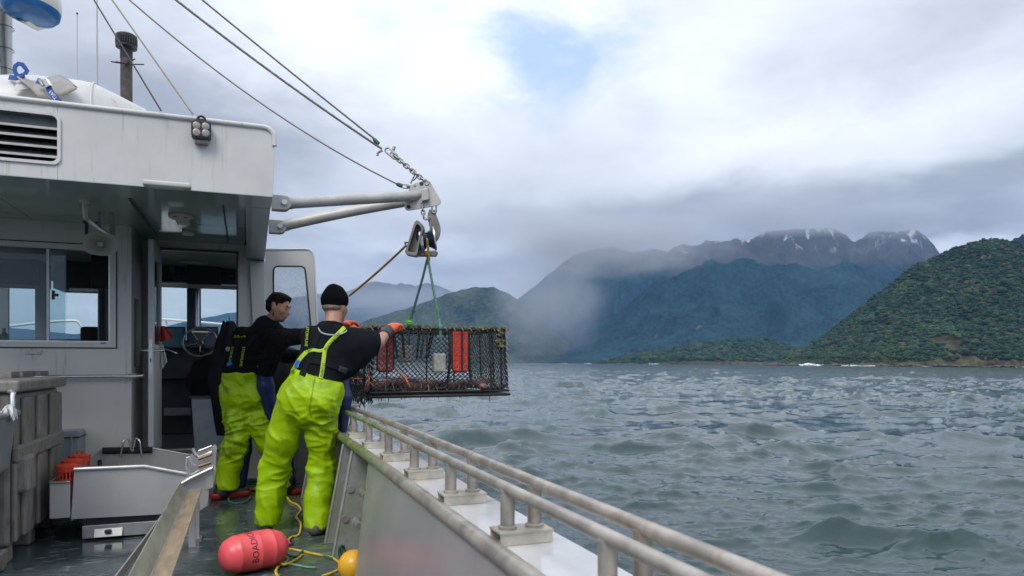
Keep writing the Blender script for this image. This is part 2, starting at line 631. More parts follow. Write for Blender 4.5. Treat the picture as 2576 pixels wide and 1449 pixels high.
terrain('mist_hill', [(820, 885), (850, 850), (914, 808), (978, 789), (1046, 768), (1110, 745), (1160, 727), (1200, 722), (1235, 722), (1280, 738),
                      (1320, 765), (1380, 820), (1450, 880), (1500, 912)],
        5200, 4300, 6000, 420, 90, 1.0, 0.40, 1.3, 47, 0.06, 0.02, 'grey blue hill behind the hanging pot with mist at its end', m_left)
low, Tlow = terrain('low_headland', [(1500, 915), (1539, 906), (1600, 893), (1678, 881), (1761, 862), (1845, 855), (1932, 854), (1989, 873), (2040, 890), (2120, 905)],
                    2600, 2250, 2900, 300, 50, 0.7, 0.25, 2.0, 53, 0.05, 0.02, 'low dark green headland at the water below the big mountain', m_near)
near, Tnear = terrain('forest_hill', [(1930, 917), (1960, 908), (1998, 890), (2017, 883), (2060, 856), (2142, 792), (2226, 725), (2295, 672), (2362, 639), (2420, 617), (2489, 601),
                                      (2545, 607), (2620, 640), (2720, 690), (2900, 740), (3200, 800)],
                      1650, 1180, 2100, 460, 150, 0.85, 0.30, 1.5, 61, 0.05, 0.01, 'steep green bush covered hill falling to a rocky shore', m_near)
terrain('dark_hill', [(2440, 720), (2500, 650), (2540, 610), (2576, 590), (2650, 560), (2800, 590), (3000, 650)],
        2500, 2000, 2900, 160, 40, 1.0, 0.3, 1.5, 71, 0.06, 0.03, 'dark bush slope showing behind the green hill at the frame edge', m_spur)


# trees of the near hill: one mass of crowns
def crown_mesh(nsub, seed):
    bm = bmesh.new()
    bmesh.ops.create_icosphere(bm, subdivisions=nsub, radius=1.0)
    r = np.random.default_rng(seed)
    V = np.array([v.co[:] for v in bm.verts])
    F = np.array([[v.index for v in f.verts] for f in bm.faces])
    bm.free()
    V = V * (1 + 0.22 * r.normal(size=(len(V), 1)).clip(-1.5, 1.5))
    V[:, 2] = np.where(V[:, 2] < 0, V[:, 2] * 0.5, V[:, 2])
    return V, F


def forest_mass(name, T, n, smin, smax, rad, seed, label, m, bare=0.0):
    U, S, D, lat, h, x, y, z = T
    r = np.random.default_rng(seed)
    nr, nc = S.shape
    kinds = [crown_mesh(1, 100 + i) for i in range(6)]
    Vs, Fs, off = [], [], 0
    cnt = 0
    while cnt < n:
        fi, fj = r.uniform(0, nr - 1.001), r.uniform(0, nc - 1.001)
        i, j = int(fi), int(fj)
        s = S[i, j]
        if s < smin or s > smax or U[i, j] > 2760:
            continue
        a, b = fi - i, fj - j

        def lerp(A):
            return (A[i, j] * (1 - a) + A[i + 1, j] * a) * (1 - b) + (A[i, j + 1] * (1 - a) + A[i + 1, j + 1] * a) * b
        px, py, pz, hh, la = lerp(x), lerp(y), lerp(z), lerp(h), lerp(lat)
        if bare > 0 and hh < 70:
            q = float(fbm(np.array([la / 60.0]), np.array([hh / 45.0]), 3, 5)[0])
            if q > 0.66 - 0.14 * max(0, 1 - hh / 50.0) * bare * 2:
                cnt += 1
                continue
        V, F = kinds[r.integers(6)]
        sc = rad * r.lognormal(0, 0.28)
        if hh < 12:
            sc *= 0.5
        rot = r.uniform(0, 6.28)
        c_, s_ = math.cos(rot), math.sin(rot)
        W_ = V * np.array([sc, sc * r.uniform(0.85, 1.2), sc * r.uniform(0.7, 1.1)])
        W_ = np.stack([W_[:, 0] * c_ - W_[:, 1] * s_, W_[:, 0] * s_ + W_[:, 1] * c_, W_[:, 2]], -1) + np.array([px, py, pz + sc * 0.35])
        Vs.append(W_)
        Fs.append(F + off)
        off += len(V)
        cnt += 1
    o = link_obj(name, np_mesh(name, np.concatenate(Vs), np.concatenate(Fs)), m)
    return tag(o, label, kind='stuff')


def crown_mat():
    m = bpy.data.materials.new('bush_canopy')
    m.use_nodes = True
    t = NT(m.node_tree)
    b = t.n['Principled BSDF']
    b.inputs['Roughness'].default_value = 0.85
    b.inputs['Specular IOR Level'].default_value = 0.2
    co = t.new('ShaderNodeTexCoord').outputs['Object']
    g = t.new('ShaderNodeNewGeometry').outputs['Random Per Island']
    n = t.noise(co, 0.35, 5, 0.7)
    big = t.noise(co, 0.012, 4, 0.6)
    col = t.ramp(g, [(0.0, (0.008, 0.026, 0.018)), (0.3, (0.016, 0.044, 0.024)), (0.7, (0.032, 0.064, 0.028)), (0.92, (0.062, 0.082, 0.032)), (1.0, (0.085, 0.080, 0.045))])
    col = t.mix(t.maprange(big, 0.45, 0.68), col, t.vmath('SCALE', col, scale=1.55))
    col = t.mix(t.maprange(n, 0.35, 0.65), t.vmath('SCALE', col, scale=0.6), col)
    t.put(b.inputs['Base Color'], col)
    bn = t.new('ShaderNodeBump')
    bn.inputs['Distance'].default_value = 1.2
    t.link(n, bn.inputs['Height'])
    t.link(bn.outputs[0], b.inputs['Normal'])
    return m


m_crown = crown_mat()
forest_mass('forest', Tnear, 25000, 0.02, 1.04, 3.3, 5, 'dense bush canopy covering the green hill by the fjord', m_crown, bare=0.45)
forest_mass('forest', Tlow, 3500, 0.03, 1.1, 6.0, 6, 'dark trees crowding the low headland by the water', m_crown)


# rocks and surf along the near shore
def shore_bits():
    U, S, D, lat, h, x, y, z = Tnear
    r = np.random.default_rng(8)
    V0, F0 = crown_mesh(1, 300)
    Vs, Fs, off = [], [], 0
    Ws, WFs, woff = [], [], 0
    i0 = int(np.argmin(np.abs(S[:, 0] - 0.012)))
    for k in range(650):
        j = r.integers(0, U.shape[1])
        sc = abs(r.normal(0, 2.0)) + 1.0
        p = np.array([x[i0, j], y[i0, j], SEA - TILT * lat[i0, j] + r.uniform(-0.5, 2.5)])
        p[:2] -= FWD * r.uniform(-6, 14)
        p[:2] += RGT * r.uniform(-4, 4)
        Vs.append(V0 * np.array([sc * r.uniform(1, 2.2), sc, sc * r.uniform(0.5, 1.1)]) + p)
        Fs.append(F0 + off)
        off += len(V0)
    o = link_obj('shore_rock', np_mesh('shore_rock', np.concatenate(Vs), np.concatenate(Fs), smooth=False),
                 pmat('shore_rock', (0.085, 0.07, 0.06), 0.8, var=0.5, vscale=0.2))
    tag(o, 'brown tumbled boulders along the foot of the green hill', kind='stuff')
    spots = [(2025, 5, 3.2), (2040, 9, 5.0), (2058, 5, 3.0), (2125, 5, 1.6), (2145, 7, 2.2), (2170, 6, 1.4), (2190, 8, 1.8), (2330, 5, 1.0), (2500, 12, 1.3), (2540, 12, 1.2), (2570, 10, 1.2),
             (1640, 6, 2.2), (1650, 5, 2.6), (1480, 5, 2.0), (1420, 6, 1.6)]
    for (u, wpx, hm) in spots:
        Dw = 1150.0 if u > 1950 else 2230.0
        for k in range(26):
            uu = u + r.normal(0, wpx)
            la = (uu - 1288) / 1750 * Dw
            sc = hm * r.uniform(0.15, 0.5)
            px, py = cam2xy(la, Dw + r.uniform(-4, 4))
            Ws.append(V0 * np.array([sc * 2.2, sc, sc]) + np.array([px, py, SEA - TILT * la + r.uniform(0, 0.6) * hm]))
            WFs.append(F0 + woff)
            woff += len(V0)
    o = link_obj('surf_foam', np_mesh('surf_foam', np.concatenate(Ws), np.concatenate(WFs)), pmat('surf_foam', (0.85, 0.87, 0.88), 0.8))
    tag(o, 'white surf breaking along the far shore rocks', kind='stuff')


shore_bits()


# ================================================================== AIR
def box_mesh(name, lo, hi):
    bm = bmesh.new()
    bmesh.ops.create_cube(bm, size=1.0)
    for v in bm.verts:
        v.co = Vector([lo[i] + (v.co[i] + 0.5) * (hi[i] - lo[i]) for i in range(3)])
    me = bpy.data.meshes.new(name)
    bm.to_mesh(me)
    bm.free()
    return me


def build_air():
    m = bpy.data.materials.new('haze_air')
    m.use_nodes = True
    t = NT(m.node_tree)
    t.n.clear()
    out = t.new('ShaderNodeOutputMaterial')
    pv = t.new('ShaderNodeVolumePrincipled')
    pv.inputs['Color'].default_value = HAZE_COL
    pv.inputs['Density'].default_value = HAZE_DEN
    pv.inputs['Anisotropy'].default_value = 0.0
    t.link(pv.outputs[0], out.inputs['Volume'])
    o = link_obj('haze', box_mesh('haze', (-11500, -11500, -95), (11500, 11500, 1650)), m)
    tag(o, 'blue haze filling the air over the fjord', kind='stuff')


HAZE_COL = (0.22, 0.47, 0.86, 1)
HAZE_DEN = 4.4e-5
if USE_HAZE:
    build_air()


def mist_bank(name, u, v, D, ru, rv, rd, den, tilt, seed, label):
    """a bank of low cloud: ellipsoid hull, thinning to nothing at its edge, broken up by noise"""
    la = (u - 1288) / 1750 * D
    x, y = cam2xy(la, D)
    z = SEA + (hv(u) - v) / 1750 * D - TILT * la
    bm = bmesh.new()
    bmesh.ops.create_icosphere(bm, subdivisions=3, radius=1.0)
    me = bpy.data.meshes.new(name)
    bm.to_mesh(me)
    bm.free()
    m = bpy.data.materials.new(name)
    m.use_nodes = True
    t = NT(m.node_tree)
    t.n.clear()
    out = t.new('ShaderNodeOutputMaterial')
    pv = t.new('ShaderNodeVolumePrincipled')
    pv.inputs['Color'].default_value = (0.80, 0.80, 0.86, 1)
    co = t.new('ShaderNodeTexCoord').outputs['Object']
    r = t.vmath('LENGTH', co)
    n = t.noise(t.vmath('ADD', co, (seed, 0, 0)), 1.6, 4, 0.6)
    f = t.math('SUBTRACT', t.math('SUBTRACT', 1.0, r), t.math('MULTIPLY', t.math('SUBTRACT', n, 0.42), 1.3))
    f = t.maprange(f, 0.0, 0.75)
    edge = t.maprange(r, 1.0, 0.75)
    t.put(pv.inputs['Density'], t.math('MULTIPLY', t.math('MULTIPLY', f, edge), den))
    t.link(pv.outputs[0], out.inputs['Volume'])
    o = link_obj(name, me, m)
    s = D / 1750
    o.location = (x, y, z)
    o.scale = (ru * s, rd, rv * s)
    o.rotation_euler = (0, tilt, -YAW)
    tag(o, label, kind='stuff')


if USE_HAZE:
    for a in MIST:
        mist_bank(*a)

# ================================================================== MESH BUILDER
class MB:
    def __init__(s):
        s.V, s.F = [], []

    def add(s, V, F):
        o = len(s.V)
        s.V += [Vector(v) for v in V]
        s.F += [tuple(i + o for i in f) for f in F]
        return s

    def box(s, lo, hi):
        (x0, y0, z0), (x1, y1, z1) = lo, hi
        return s.hexa([(x0, y0, z0), (x1, y0, z0), (x1, y1, z0), (x0, y1, z0), (x0, y0, z1), (x1, y0, z1), (x1, y1, z1), (x0, y1, z1)])

    def cbox(s, c, size, rot=None):
        h = Vector(size) / 2
        P = [Vector((a * h.x, b * h.y, d * h.z)) for d in (-1, 1) for (a, b) in ((-1, -1), (1, -1), (1, 1), (-1, 1))]
        if rot is not None:
            P = [rot @ p for p in P]
        return s.hexa([p + Vector(c) for p in P])

    def hexa(s, P):
        return s.add(P, [(3, 2, 1, 0), (4, 5, 6, 7), (0, 1, 5, 4), (1, 2, 6, 5), (2, 3, 7, 6), (3, 0, 4, 7)])

    def prism(s, poly, vec):
        """closed polygon (list of points) pushed along vec"""
        n = len(poly)
        P = [Vector(p) for p in poly]
        Q = [p + Vector(vec) for p in P]
        F = [tuple(range(n))[::-1], tuple(range(n, 2 * n))]
        F += [(i, (i + 1) % n, n + (i + 1) % n, n + i) for i in range(n)]
        return s.add(P + Q, F)

    def tube(s, pts, r, seg=10, caps=True, closed=False):
        P = [Vector(p) for p in pts]
        n = len(P)
        R = r if hasattr(r, '__len__') else [r] * n
        V, F = [], []
        up = None
        for i, p in enumerate(P):
            if closed:
                tg = (P[(i + 1) % n] - P[i - 1]).normalized()
            else:
                tg = (P[min(i + 1, n - 1)] - P[max(i - 1, 0)])
                tg = tg.normalized() if tg.length > 1e-9 else Vector((0, 0, 1))
            if up is None:
                up = Vector((0, 0, 1)) if abs(tg.z) < 0.9 else Vector((1, 0, 0))
            a = (up - tg * up.dot(tg))
            a = a.normalized() if a.length > 1e-6 else tg.orthogonal().normalized()
            b = tg.cross(a)
            up = a
            # widen mitred corners so the pipe keeps its bore
            for k in range(seg):
                th = 2 * math.pi * k / seg
                V.append(p + (a * math.cos(th) + b * math.sin(th)) * R[i])
        for i in range(n if closed else n - 1):
            for k in range(seg):
                i2 = (i + 1) % n
                F.append((i * seg + k, i * seg + (k + 1) % seg, i2 * seg + (k + 1) % seg, i2 * seg + k))
        if caps and not closed:
            F.append(tuple(range(seg))[::-1])
            F.append(tuple((n - 1) * seg + k for k in range(seg)))
        return s.add(V, F)

    def lathe(s, prof, seg=24, mat=None, caps=True):
        """profile [(r, z)] turned round Z, then moved by mat"""
        V, F = [], []
        for (r, z) in prof:
            for k in range(seg):
                th = 2 * math.pi * k / seg
                V.append(Vector((r * math.cos(th), r * math.sin(th), z)))
        n = len(prof)
        for i in range(n - 1):
            for k in range(seg):
                F.append((i * seg + k, i * seg + (k + 1) % seg, (i + 1) * seg + (k + 1) % seg, (i + 1) * seg + k))
        if caps:
            F.append(tuple(range(seg))[::-1])
            F.append(tuple((n - 1) * seg + k for k in range(seg)))
        if mat is not None:
            V = [mat @ v for v in V]
        return s.add(V, F)

    def loft(s, rings, caps=True, closed=True):
        n, k = len(rings), len(rings[0])
        V = [p for r in rings for p in r]
        F = []
        for i in range(n - 1):
            for j in range(k if closed else k - 1):
                F.append((i * k + j, i * k + (j + 1) % k, (i + 1) * k + (j + 1) % k, (i + 1) * k + j))
        if caps and closed:
            F.append(tuple(range(k))[::-1])
            F.append(tuple((n - 1) * k + j for j in range(k)))
        return s.add(V, F)

    def sheet(s, P, thick=0.004, n=None):
        """flat polygon given thickness along n"""
        P = [Vector(p) for p in P]
        if n is None:
            n = (P[1] - P[0]).cross(P[2] - P[0]).normalized()
        return s.prism(P, Vector(n) * thick)

    def mesh(s, name, origin=(0, 0, 0)):
        me = bpy.data.meshes.new(name)
        o = Vector(origin)
        me.from_pydata([tuple(v - o) for v in s.V], [], s.F)
        me.validate()
        bm = bmesh.new()
        bm.from_mesh(me)
        bmesh.ops.recalc_face_normals(bm, faces=bm.faces)
        bm.to_mesh(me)
        bm.free()
        return me

    def build(s, name, m, parent=None, smooth=None, bevel=0.0, seg=2, weld=False):
        org = Vector((0, 0, 0))
        p = parent
        while p is not None:
            org += p.location
            p = p.parent
        me = s.mesh(name, org)
        o = link_obj(name, me, m, parent)
        if smooth is not None:
            shade(me, smooth)
        if bevel > 0:
            bv = o.modifiers.new('bevel', 'BEVEL')
            bv.width = bevel
            bv.segments = seg
            bv.limit_method = 'ANGLE'
            bv.angle_limit = math.radians(35)
            bv.harden_normals = False
        return o


def shade(me, angle=40.0):
    """smooth shading with edges sharper than angle kept hard"""
    me.polygons.foreach_set('use_smooth', [True] * len(me.polygons))
    bm = bmesh.new()
    bm.from_mesh(me)
    lim = math.radians(angle)
    for e in bm.edges:
        e.smooth = not (len(e.link_faces) == 2 and e.calc_face_angle(0) > lim)
    bm.to_mesh(me)
    bm.free()


def root(name, loc, label, cat, group=None):
    return empty(name, loc, label, cat, group)


def arc(c, r, a0, a1, n, ax=(1, 0, 0), ay=(0, 0, 1)):
    c, ax, ay = Vector(c), Vector(ax), Vector(ay)
    return [c + ax * (r * math.cos(a0 + (a1 - a0) * i / n)) + ay * (r * math.sin(a0 + (a1 - a0) * i / n)) for i in range(n + 1)]


def rrect(x0, x1, z0, z1, r, n=5):
    """rounded rectangle in 2-D, counter-clockwise"""
    P = []
    for (cx, cz, a) in ((x1 - r, z0 + r, -90), (x1 - r, z1 - r, 0), (x0 + r, z1 - r, 90), (x0 + r, z0 + r, 180)):
        for i in range(n + 1):
            th = math.radians(a + 90 * i / n)
            P.append((cx + r * math.cos(th), cz + r * math.sin(th)))
    return P


def smooth_path(pts, n=8):
    """Catmull-Rom through the points"""
    P = [Vector(p) for p in pts]
    P = [P[0] * 2 - P[1]] + P + [P[-1] * 2 - P[-2]]
    out = []
    for i in range(1, len(P) - 2):
        for k in range(n):
            u = k / n
            a, b, c, d = P[i - 1], P[i], P[i + 1], P[i + 2]
            out.append(0.5 * ((2 * b) + (c - a) * u + (2 * a - 5 * b + 4 * c - d) * u * u + (3 * b - a - 3 * c + d) * u ** 3))
    out.append(P[-2])
    return out


def rope_strands(pts, r, turns_per_m=14.0, strands=3, seg=6):
    """laid rope: strands twisted round the path"""
    P = [Vector(p) for p in pts]
    # resample evenly
    L = [0.0]
    for a, b in zip(P, P[1:]):
        L.append(L[-1] + (b - a).length)
    tot = L[-1]
    n = max(8, int(tot * turns_per_m * 6))
    Q = []
    j = 0
    for i in range(n + 1):
        d = tot * i / n
        while j < len(L) - 2 and L[j + 1] < d:
            j += 1
        k = (d - L[j]) / max(1e-9, L[j + 1] - L[j])
        Q.append(P[j].lerp(P[j + 1], k))
    mb = MB()
    up = None
    fr = []
    for i, p in enumerate(Q):
        tg = (Q[min(i + 1, n)] - Q[max(i - 1, 0)]).normalized()
        if up is None:
            up = tg.orthogonal()
        a = (up - tg * up.dot(tg)).normalized()
        up = a
        fr.append((a, tg.cross(a)))
    for s_ in range(strands):
        path = []
        for i, p in enumerate(Q):
            th = 2 * math.pi * (turns_per_m * tot * i / n + s_ / strands)
            a, b = fr[i]
            path.append(p + (a * math.cos(th) + b * math.sin(th)) * r * 0.52)
        mb.tube(path, r * 0.56, seg)
    return mb


# ------------------------------------------------------------------ paints and metals
M_WHITE = pmat('white_gelcoat_paint', (0.61, 0.605, 0.592), 0.35, var=0.06, vscale=2.5, dirt=((0.36, 0.32, 0.26), 0.42, 3.0, (7, 7, 0.5)), spec=0.5)
M_WALL = pmat('grey_wall_paint', (0.64, 0.62, 0.592), 0.42, var=0.07, vscale=1.5, dirt=((0.36, 0.34, 0.30), 0.40, 2.5, (6, 6, 0.7)))
M_SOFFIT = pmat('gloss_soffit_paint', (0.30, 0.39, 0.40), 0.09, var=0.05, vscale=1.2, spec=0.8, bump=0.0008, bscale=5.0)
M_ALU = pmat('dull_aluminium', (0.46, 0.45, 0.44), 0.42, 0.75, var=0.16, vscale=7.0, dirt=((0.30, 0.27, 0.23), 0.35, 9.0), rvar=0.25, bump=0.0006, bscale=90)
M_ALUL = pmat('bright_aluminium', (0.62, 0.62, 0.62), 0.32, 0.8, var=0.10, vscale=9.0, dirt=((0.40, 0.36, 0.30), 0.2, 14.0), rvar=0.2, bump=0.0004, bscale=120)
M_STEEL = pmat('stainless_tube', (0.60, 0.60, 0.60), 0.22, 0.95, var=0.08, vscale=12.0)
M_BLACK = pmat('black_plastic', (0.016, 0.017, 0.019), 0.42, var=0.2, vscale=9)
M_RUBBER = pmat('black_rubber', (0.010, 0.010, 0.011), 0.7, var=0.2, vscale=20)
M_DARK = pmat('dark_interior_trim', (0.045, 0.056, 0.066), 0.55, var=0.25, vscale=4)
M_DARKW = pmat('cabin_lining', (0.15, 0.165, 0.175), 0.6, var=0.1, vscale=3)
M_ORANGE = pmat('orange_red_plastic', (0.62, 0.055, 0.018), 0.45, var=0.18, vscale=18, dirt=((0.30, 0.05, 0.02), 0.3, 16.0))
M_TANK = pmat('grey_bin_plastic', (0.225, 0.215, 0.20), 0.5, var=0.16, vscale=5, dirt=((0.13, 0.10, 0.062), 0.62, 6.0, (4, 4, 1)), bump=0.0015, bscale=30)


def glass_mat(name, tint=(0.9, 0.95, 0.95), rough=0.02, drops=0.0):
    m = bpy.data.materials.new(name)
    m.use_nodes = True
    t = NT(m.node_tree)
    t.n.clear()
    out = t.new('ShaderNodeOutputMaterial')
    tr = t.new('ShaderNodeBsdfTransparent')
    tr.inputs['Color'].default_value = (*tint, 1)
    gl = t.new('ShaderNodeBsdfGlossy')
    gl.inputs['Roughness'].default_value = rough
    fr = t.new('ShaderNodeFresnel')
    fr.inputs['IOR'].default_value = 1.5
    mx = t.new('ShaderNodeMixShader')
    t.link(fr.outputs[0], mx.inputs[0])
    t.link(tr.outputs[0], mx.inputs[1])
    t.link(gl.outputs[0], mx.inputs[2])
    last = mx.outputs[0]
    if drops > 0:
        co = t.new('ShaderNodeTexCoord').outputs['Object']
        vo = t.new('ShaderNodeTexVoronoi')
        vo.inputs['Scale'].default_value = 95.0
        t.put(vo.inputs['Vector'], co)
        n = t.noise(co, 6.0, 3)
        z = t.sep(co)[2]
        f = t.math('MULTIPLY', t.maprange(vo.outputs['Distance'], 0.34, 0.22), t.maprange(n, 0.40, 0.60), clamp=True)
        df = t.new('ShaderNodeBsdfTranslucent')
        df.inputs['Color'].default_value = (0.75, 0.78, 0.82, 1)
        d2 = t.new('ShaderNodeBsdfDiffuse')
        d2.inputs['Color'].default_value = (0.7, 0.72, 0.75, 1)
        ad = t.new('ShaderNodeMixShader')
        t.link(df.outputs[0], ad.inputs[1])
        t.link(d2.outputs[0], ad.inputs[2])
        m2 = t.new('ShaderNodeMixShader')
        t.put(m2.inputs[0], t.math('MULTIPLY', f, drops))
        t.link(last, m2.inputs[1])
        t.link(ad.outputs[0], m2.inputs[2])
        # a film of wet over the whole pane
        m3 = t.new('ShaderNodeMixShader')
        m3.inputs[0].default_value = 0.22
        t.link(m2.outputs[0], m3.inputs[1])
        t.link(ad.outputs[0], m3.inputs[2])
        last = m3.outputs[0]
    t.link(last, out.inputs[0])
    return m


G_CLEAR = glass_mat('window_glass')
G_TINT = glass_mat('tinted_window_glass', (0.80, 0.86, 0.87))
G_WET = glass_mat('wet_window_glass', (0.92, 0.94, 0.95), 0.08, 0.8)

# ================================================================== BOAT
BOAT = root('fishing_boat', (0, 0, 0), 'grey and white aluminium fishing boat with open aft deck and wheelhouse', 'boat')


def gun_x(y):
    """inner edge of the gunwale: straight aft, drawing in towards the bow"""
    x = 0.633
    if y > 3.0:
        x -= 0.022 * ((y - 3.0) / 2.5) ** 2
    if y > 7.0:
        x -= 0.045 * (y - 7.0) ** 2
    return x


def gun_z(y):
    return 0.69 + (0.012 * (y - 6.5) ** 2 if y > 6.5 else 0.0)


YS = [-1.6 + 0.35 * i for i in range(45)]


def deck_mat():
    m = bpy.data.materials.new('wet_deck_plate')
    m.use_nodes = True
    t = NT(m.node_tree)
    b = t.n['Principled BSDF']
    co = t.new('ShaderNodeTexCoord').outputs['Object']
    n1 = t.noise(co, 1.3, 6, 0.6, 0.4)
    n2 = t.noise(t.vmath('MULTIPLY', co, (3.0, 9.0, 1)), 2.2, 8, 0.72, 0.6)
    n3 = t.noise(co, 30, 4, 0.6)
    col = t.mix(t.maprange(n1, 0.35, 0.65), (0.030, 0.047, 0.054), (0.075, 0.095, 0.102))
    # wash of sea water drying in pale streaks
    col = t.mix(t.math('MULTIPLY', t.maprange(n2, 0.53, 0.66), 0.65), col, (0.34, 0.37, 0.385))
    xy = t.sep(co)
    moss = t.math('MULTIPLY', t.maprange(xy[0], -0.35, 0.45), t.maprange(xy[1], 4.0, 4.5))
    moss = t.math('MULTIPLY', moss, t.maprange(t.noise(co, 7, 6, 0.7), 0.45, 0.62))
    col = t.mix(moss, col, (0.10, 0.155, 0.035))
    t.put(b.inputs['Base Color'], col)
    wet = t.maprange(t.noise(co, 0.9, 4, 0.6, 0.7), 0.42, 0.60)
    fwd = t.maprange(xy[1], 4.35, 5.0)
    wet = t.math('MAXIMUM', t.math('MULTIPLY', wet, 0.6), fwd)
    t.put(b.inputs['Roughness'], t.math('SUBTRACT', t.math('ADD', 0.40, t.math('MULTIPLY', n2, 0.25)), t.math('MULTIPLY', wet, 0.43), clamp=True))
    b.inputs['Specular IOR Level'].default_value = 0.55
    bn = t.new('ShaderNodeBump')
    bn.inputs['Distance'].default_value = 0.004
    t.link(t.math('MULTIPLY', t.math('ADD', n2, t.math('MULTIPLY', n3, 0.2)), t.math('SUBTRACT', 1.0, t.math('MULTIPLY', wet, 0.85))), bn.inputs['Height'])
    t.link(bn.outputs[0], b.inputs['Normal'])
    return m


# deck plates with open joints
deck = MB().box((-3.3, -1.6, -0.05), (0.75, 7.6, -0.012)).build('deck', deck_mat(), BOAT)
mdeck = deck.data.materials[0]
xs = [-3.3, -1.55, 0.70]
ysd = [-1.6, 0.7, 2.55, 4.36, 6.1, 7.45]
for i in range(2):
    for j in range(5):
        MB().box((xs[i] + 0.002, ysd[j] + 0.002, -0.012), (xs[i + 1] - 0.002, ysd[j + 1] - 0.002, 0.0)).build('deck_plate', mdeck, deck)

# hull
hullm = pmat('hull_paint', (0.36, 0.38, 0.40), 0.35, var=0.08, vscale=1.0)
V, F = [], []
XC = -1.3
prof = [(0.0, 0.0), (-0.02, -0.4), (-0.10, -0.9), (-0.35, -1.5)]
for y in YS:
    xo = max(gun_x(y) + 0.235, XC + 0.02)
    for side in (1, -1):
        for (dx, dz) in prof:
            half = max(xo - XC + dx, 0.01)
            V.append((XC + side * half, y, gun_z(y) + dz - 0.03))
n = len(prof)
for i in range(len(YS) - 1):
    for s_ in range(2):
        for k in range(n - 1):
            a = i * 2 * n + s_ * n + k
            F.append((a, a + 1, a + 1 + 2 * n, a + 2 * n))
MB().add(V, F).build('hull', hullm, BOAT, smooth=60)
MB().box((-3.3, -1.62, -1.2), (0.8, -1.60, 0.7)).build('transom', hullm, BOAT)

# bulwark: outer plating (seen between the ribs), inner panel aft, ribs, cap
M_BULW = pmat('bulwark_plate', (0.40, 0.395, 0.40), 0.30, 0.35, var=0.10, vscale=2.0, dirt=((0.27, 0.29, 0.20), 0.25, 4.0, (3, 3, 0.6)), rvar=0.2)


def strip(ys, fn0, fn1, thick):
    mb = MB()
    rings = []
    for y in ys:
        a, b = Vector(fn0(y)), Vector(fn1(y))
        t_ = Vector(thick)
        rings.append([a, b, b + t_, a + t_])
    return mb.loft(rings)


fw = [y for y in YS if y >= 3.4]
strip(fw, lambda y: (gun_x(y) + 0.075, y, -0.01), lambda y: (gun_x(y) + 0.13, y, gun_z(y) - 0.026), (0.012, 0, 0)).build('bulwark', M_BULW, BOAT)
mb = MB()
pz = [0.002, 0.10, 0.60, 0.66]
def pan(y, z):
    return Vector((gun_x(y) - 0.122 + 0.118 * z / 0.66, y, z))
edge_y = [3.61, 3.64, 3.81, 3.83]
rings = []
for k in range(14):
    ring = [pan(-1.6 + (e + 1.6) * k / 13, z) for e, z in zip(edge_y, pz)]
    rings.append(ring + [q + Vector((0.014, 0, 0)) for q in ring[::-1]])
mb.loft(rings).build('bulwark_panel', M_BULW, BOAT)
for y in (4.36, 4.74, 5.6, 6.4, 7.2):
    g = gun_x(y)
    poly = [(g - 0.128, y, 0.001), (g - 0.008, y, 0.655), (g + 0.125, y, 0.655), (g + 0.073, y, 0.001)]
    mb = MB().prism(poly, (0, 0.012, 0))
    mb.tube([(g - 0.128, y + 0.006, 0.003), (g - 0.010, y + 0.006, 0.655)], 0.0105, 8)
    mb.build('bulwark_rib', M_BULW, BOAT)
for (y, z) in ((3.90, 0.47), (3.93, 0.30), (4.42, 0.42), (4.42, 0.24)):
    g = gun_x(y) - 0.128 + 0.118 * z / 0.66
    MB().tube([(g + 0.03, y - 0.07, z), (g + 0.03, y + 0.05, z)], 0.022, 12).tube([(g + 0.03, y + 0.045, z), (g + 0.03, y + 0.058, z)], 0.028, 12).build('pipe_stub', M_ALU, BOAT, smooth=40)
M_CAP = pmat('gunwale_paint', (0.60, 0.60, 0.60), 0.10, 0.0, var=0.10, vscale=3.0, dirt=((0.43, 0.33, 0.20), 0.42, 2.6, (1.0, 2.0, 1)), rvar=0.12, spec=0.7)
M_PIPE = pmat('worn_rail_tube', (0.43, 0.385, 0.335), 0.38, 0.55, var=0.25, vscale=9.0, dirt=((0.27, 0.17, 0.095), 0.5, 11.0), rvar=0.25, bump=0.0005, bscale=150)


def algae_reflection(m, amt=0.75):
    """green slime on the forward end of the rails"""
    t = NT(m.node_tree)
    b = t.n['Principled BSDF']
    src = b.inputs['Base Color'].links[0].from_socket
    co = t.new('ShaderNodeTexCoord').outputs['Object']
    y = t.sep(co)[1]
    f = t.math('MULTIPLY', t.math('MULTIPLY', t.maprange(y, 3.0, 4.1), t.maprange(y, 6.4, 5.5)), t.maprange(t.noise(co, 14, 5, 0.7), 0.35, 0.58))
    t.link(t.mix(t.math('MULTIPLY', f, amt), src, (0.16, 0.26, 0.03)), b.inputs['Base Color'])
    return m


M_SLIME_REFL = algae_reflection(pmat('slimy_rail_painted_reflection', (0.42, 0.385, 0.34), 0.38, 0.5, var=0.25, vscale=9.0, dirt=((0.29, 0.185, 0.10), 0.46, 11.0), rvar=0.25, bump=0.0005, bscale=150))  # forward green is part slime, part painted reflection of the trousers
algae_reflection(M_BULW, 0.35)  # green staining plus trouser reflection painted into the bulwark colour
strip(YS, lambda y: (gun_x(y) + 0.02, y, gun_z(y) - 0.025), lambda y: (gun_x(y) + 0.235, y, gun_z(y) - 0.025), (0, 0, 0.025)).build('gunwale_cap', M_CAP, BOAT)
MB().tube([(gun_x(y) + 0.010, y, gun_z(y) - 0.012) for y in YS], 0.028, 14).build('gunwale_lip', M_SLIME_REFL, BOAT, smooth=60)
